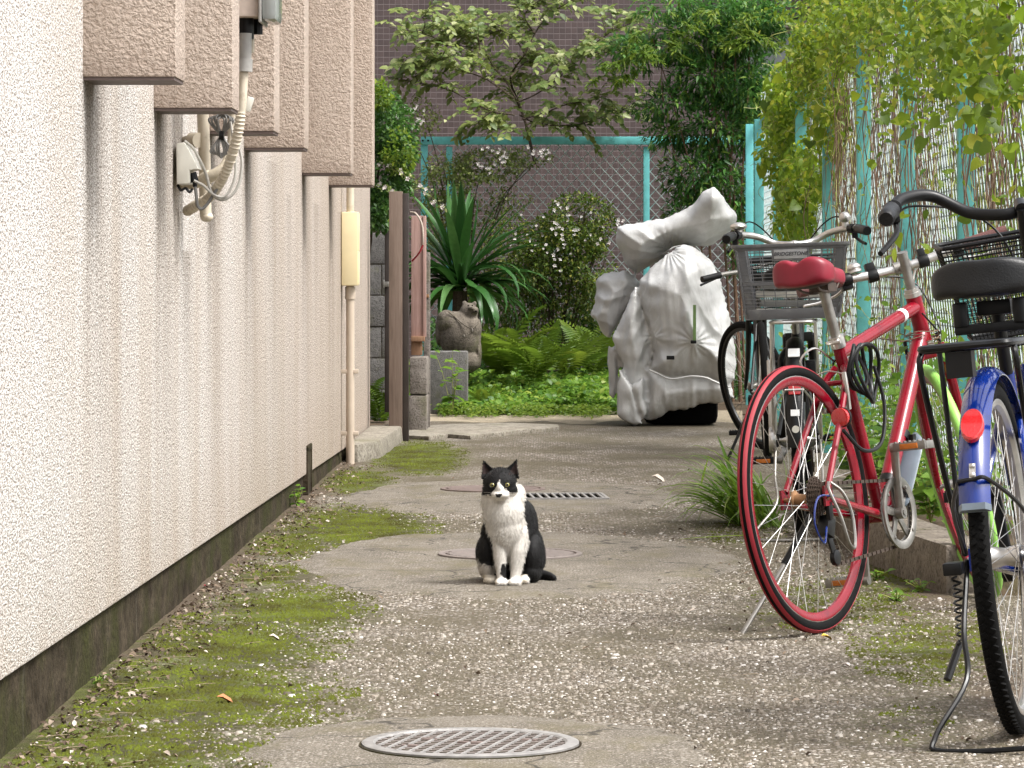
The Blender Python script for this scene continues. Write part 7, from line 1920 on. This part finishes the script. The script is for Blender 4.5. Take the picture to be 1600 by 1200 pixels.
for sx, sy in ((-1,-1),(1,-1),(1,1),(-1,1)):
    t0, t1 = bpt(sx,sy,.08), bpt(sx,sy,.95); ins = Vector((-sx*.016, -sy*.004,0)); ins2 = Vector((-sx*.004, -sy*.022,0))
    b.bar(t0 + ins2, t1 + ins2, .027, .006, up=(1,0,0)); b.bar(t0 + ins, t1 + ins, .006, .034, up=(1,0,0))
p = [bpt(-1,-1,0), bpt(1,-1,0), bpt(1,1,0), bpt(-1,1,0)]
b.add([q*1 + Vector((0,0,.001)) for q in p] + [q + Vector((0,0,.005)) for q in p], [(3,2,1,0),(4,5,6,7),(0,1,5,4),(1,2,6,5),(2,3,7,6),(3,0,4,7)])
bk = b.obj('basket', M['greyplas'], kb_, bevel=.0015)
b = MB()
for (c0, c1) in (((-1,-1),(-1,1)),((1,-1),(1,1)),((-1,-1),(1,-1)),((-1,1),(1,1))):
    wide = c0[0] == c1[0]; n_ = 9 if wide else 18; nh = 17
    for k in range(1, n_):
        u = k/n_; b.bar(bpt(*c0,.12).lerp(bpt(*c1,.12),u), bpt(*c0,.96).lerp(bpt(*c1,.96),u), .003, .003)
    for k in range(nh):
        t_ = .18 + .76*k/(nh-1); b.bar(bpt(*c0,t_), bpt(*c1,t_), .003, .0022)
kind(b.obj('basket_bars', M['greyplas'], bk), 'stuff')
pc = bpt(-1,0,.86); b = MB(); b.box(pc + Vector((-.006,0,-.001)), (.006,.128,.046)); pl_ = b.obj('maker_plate', M['greyplas'], bk, bevel=.003)
b = MB(); b.box(pc + Vector((-.0095,0,.0)), (.003,.112,.032)); b.obj('plate_face', M['plate'], pl_, bevel=.002)
fc = bpy.data.curves.new('maker_name', 'FONT'); fc.body = 'BRIDGESTONE'; fc.size = .0175; fc.align_x = 'CENTER'; fc.align_y = 'CENTER'; fc.shear = .25; fc.extrude = .0006; fc.offset = .0003
fc.materials.append(M['ink']); fo_ = bpy.data.objects.new('maker_name', fc); COL.objects.link(fo_); fo_.parent = pl_
bpy.context.evaluated_depsgraph_get().update()
_tm = bpy.data.meshes.new_from_object(fo_.evaluated_get(bpy.context.evaluated_depsgraph_get())); bpy.data.objects.remove(fo_); fo_ = bpy.data.objects.new('maker_name', _tm); COL.objects.link(fo_); fo_.parent = pl_
fo_.matrix_local = Matrix.Translation(pc + Vector((-.0118,0,0))) @ Matrix(((0,0,-1,0),(-1,0,0,0),(0,1,0,0),(0,0,0,1)))
# something pale folded inside the basket
nw = thing('folded_papers', 'stack of pale folded papers lying inside the grey rear basket', 'papers', tuple(ROOTM[kb_.name] @ Vector((bx0,0,bz0+.008))), (0,0,R(88)))
for k, h_ in enumerate((.0,.03,.062,.09)):
    b = MB(); b.box((random.uniform(-.01,.01), random.uniform(-.01,.01), h_+.015), (.20,.25,.024), Matrix.Rotation(random.uniform(-.06,.06),3,'Z')); b.obj('sheet_bundle', M['pale'] if k % 2 else M['boxw'], nw, bevel=.004)
saddle(kb_, sp_top + Vector((0,0,.05)), .26, .22, 'saddleb', 2, 0, .06)
b = MB(); b.tube([bb.lerp(st_top,.9), sp_top + Vector((0,0,.03))], .0135, 10); b.obj('seat_post', M['silverd'], kb_)
fork(kb_, hub, a, pf, crown, ST, 'blackm', .054, .0125, .1)
b = MB(); stq = ht_t + a*.15; b.tube([ht_t, stq], .0125, 12); bc = stq + pf*.03 + Vector((0,0,.02)); b.tube([stq, bc], .014, 12); b.xf(ST).obj('stem', M['silver'], kb_)
hp_ = [(-.20,.255,.03),(-.13,.245,.035),(-.06,.215,.045),(.02,.14,.035),(.03,.07,.005),(.0,.02,-.003),(0,0,0)]
pts = [bc + Vector(p) for p in hp_] + [bc + Vector((p[0],-p[1],p[2])) for p in reversed(hp_[:-1])]
b = MB(); b.tube(spline(pts, 7), .0125, 12); b.xf(ST).obj('handlebar', M['silver'], kb_)
for s_ in (1,-1):
    b = MB(); b.tube([bc + Vector((x, s_*y, z)) for x, y, z in ((-.212,.258,.028),(-.20,.256,.03),(-.16,.25,.033),(-.10,.232,.04))], [.016,.0185,.0175,.0175], 12); b.xf(ST).obj('grip', M['black'], kb_)
    b = MB(); m_ = bc + Vector((-.075,s_*.222,.042)); b.cyl(m_, m_ + Vector((.03,-s_*.015,.002)), .018, 10); b.box(m_ + Vector((.02,0,-.02)), (.03,.02,.03)); b.tube(spline([m_ + Vector((.02,0,-.03)), m_ + Vector((-.02,s_*.02,-.05)), m_ + Vector((-.10,s_*.03,-.06))],5), .006, 7); b.xf(ST).obj('brake_lever', M['black'], kb_)
    b = MB(); b.tube(spline([m_ + Vector((.03,0,-.01)), m_ + Vector((.12,-s_*.06,.05)), bc + Vector((.14,s_*.08,.03)), bc + Vector((.12,0,-.1)), ht_b + pf*.05],7), .0028, 6); b.xf(ST).obj('brake_cable', M['cableb'], kb_)
b = MB(); q_ = bc + Vector((-.05,.205,.075)); b.ell(q_, (.034,.032,.016), 16, 8); b.cyl(q_ - Vector((0,0,.022)), q_ - Vector((0,0,.008)), .014, 10); b.xf(ST).obj('bell', M['silver'], kb_)
b = MB(); q_ = bc + Vector((-.04,-.19,.085)); b.ell(q_, (.022,.022,.022), 14, 10); b.cyl(q_ - Vector((0,0,.035)), q_, .013, 10); b.xf(ST).obj('bell_dome', M['silver'], kb_)
grid_basket(kb_, ST, bc + pf*.19 + Vector((.02,0,-.12)), .36, .26, .29, .2, .215, 'blackm', 'blackm', 18, 16, 'wire_basket', .0015, .005, -3)
crankset(kb_, bb, 10, .082, guard=False, metal='silverd', ped_m='black')
chain_run(kb_, bb, .082, ax, .036, y=-.045)
dstand(kb_, ax, .30, (-.25,0,0), 'silverd', .0050)
fender(kb_, hub, Rr+.022, 110, -5, .056, 'blackm', 'fender', ST)

# ---------- the far dark bicycle by the covered motorcycle
fb = bike_root('dark_bicycle', 'dark bicycle half hidden between the silver cover and the basket bicycle', 1200, 722, 2, 3)
Rr = .345; ax = Vector((0,0,Rr)); bb = Vector((.45,0,.30)); hub, a, pf, crown = head_geom(Rr, 1.06, .05, 70)
ST = steer_m(crown, a, 30)
wheel(fb, Matrix.Translation(ax), Rr, .0185, 'silver', 'rubber', 32, .014, False)
wheel(fb, ST @ Matrix.Translation(hub), Rr, .0185, 'blackm', 'rubber', 32, .014, False)
ht_b = crown + a*.03; ht_t = crown + a*.17; st_top = bb + Vector((-.15,0,.42)); sp_top = bb + Vector((-.20,0,.54))
b = MB(); b.tube([ht_b + a*.02, bb], .020, 12); b.tube([ht_t - a*.04, st_top - Vector((0,0,.05))], .016, 12); b.tube([bb, st_top], .0155, 12); b.cyl(ht_b, ht_t, .02, 12); b.cyl(bb-Vector((0,.036,0)), bb+Vector((0,.036,0)), .022, 12)
for s_ in (1,-1): b.tube([bb + Vector((-.02,s_*.02,0)), ax + Vector((.02,s_*.062,0))], .010, 8); b.tube([st_top + Vector((0,s_*.014,-.05)), ax + Vector((.01,s_*.062,.01))], .008, 8)
b.obj('frame', M['blackm'], fb)
saddle(fb, sp_top + Vector((0,0,.05)), .26, .18, 'saddleb', 2, 0, .05)
b = MB(); b.tube([bb.lerp(st_top,.9), sp_top + Vector((0,0,.03))], .0135, 10); b.obj('seat_post', M['silverd'], fb)
fork(fb, hub, a, pf, crown, ST, 'blackm', .054, .0125, .1)
b = MB(); stq = ht_t + a*.08; b.tube([ht_t, stq], .0125, 12); bc = stq + pf*.05; b.tube([stq, bc], .014, 12); b.xf(ST).obj('stem', M['blackm'], fb)
b = MB(); b.tube(spline([bc + Vector(p) for p in ((-.03,.29,.01),(-.01,.16,.008),(0,.05,0),(0,-.05,0),(-.01,-.16,.008),(-.03,-.29,.01))],6), .0122, 10); b.xf(ST).obj('handlebar', M['silverd'], fb)
for s_ in (1,-1):
    b = MB(); b.tube([bc + Vector((-.032,s_*.298,.01)), bc + Vector((-.012,s_*.18,.008))], .0165, 12); b.xf(ST).obj('grip', M['black'], fb)
    b = MB(); b.tube(spline([bc + Vector((.01,s_*.17,.0)), bc + Vector((.05,s_*.2,-.01)), bc + Vector((.03,s_*.28,-.02))],5), .006, 7); b.xf(ST).obj('brake_lever', M['black'], fb)
crankset(fb, bb, 85, .085, guard=False, metal='black', ped_m='black', pedal_refl=None)
chain_run(fb, bb, .085, ax, .036)
b = MB(); b.tube([ax + Vector((.14,.055,-.05)), Vector((.05,.2,.01))], .008, 8); b.obj('kickstand', M['blackm'], fb)
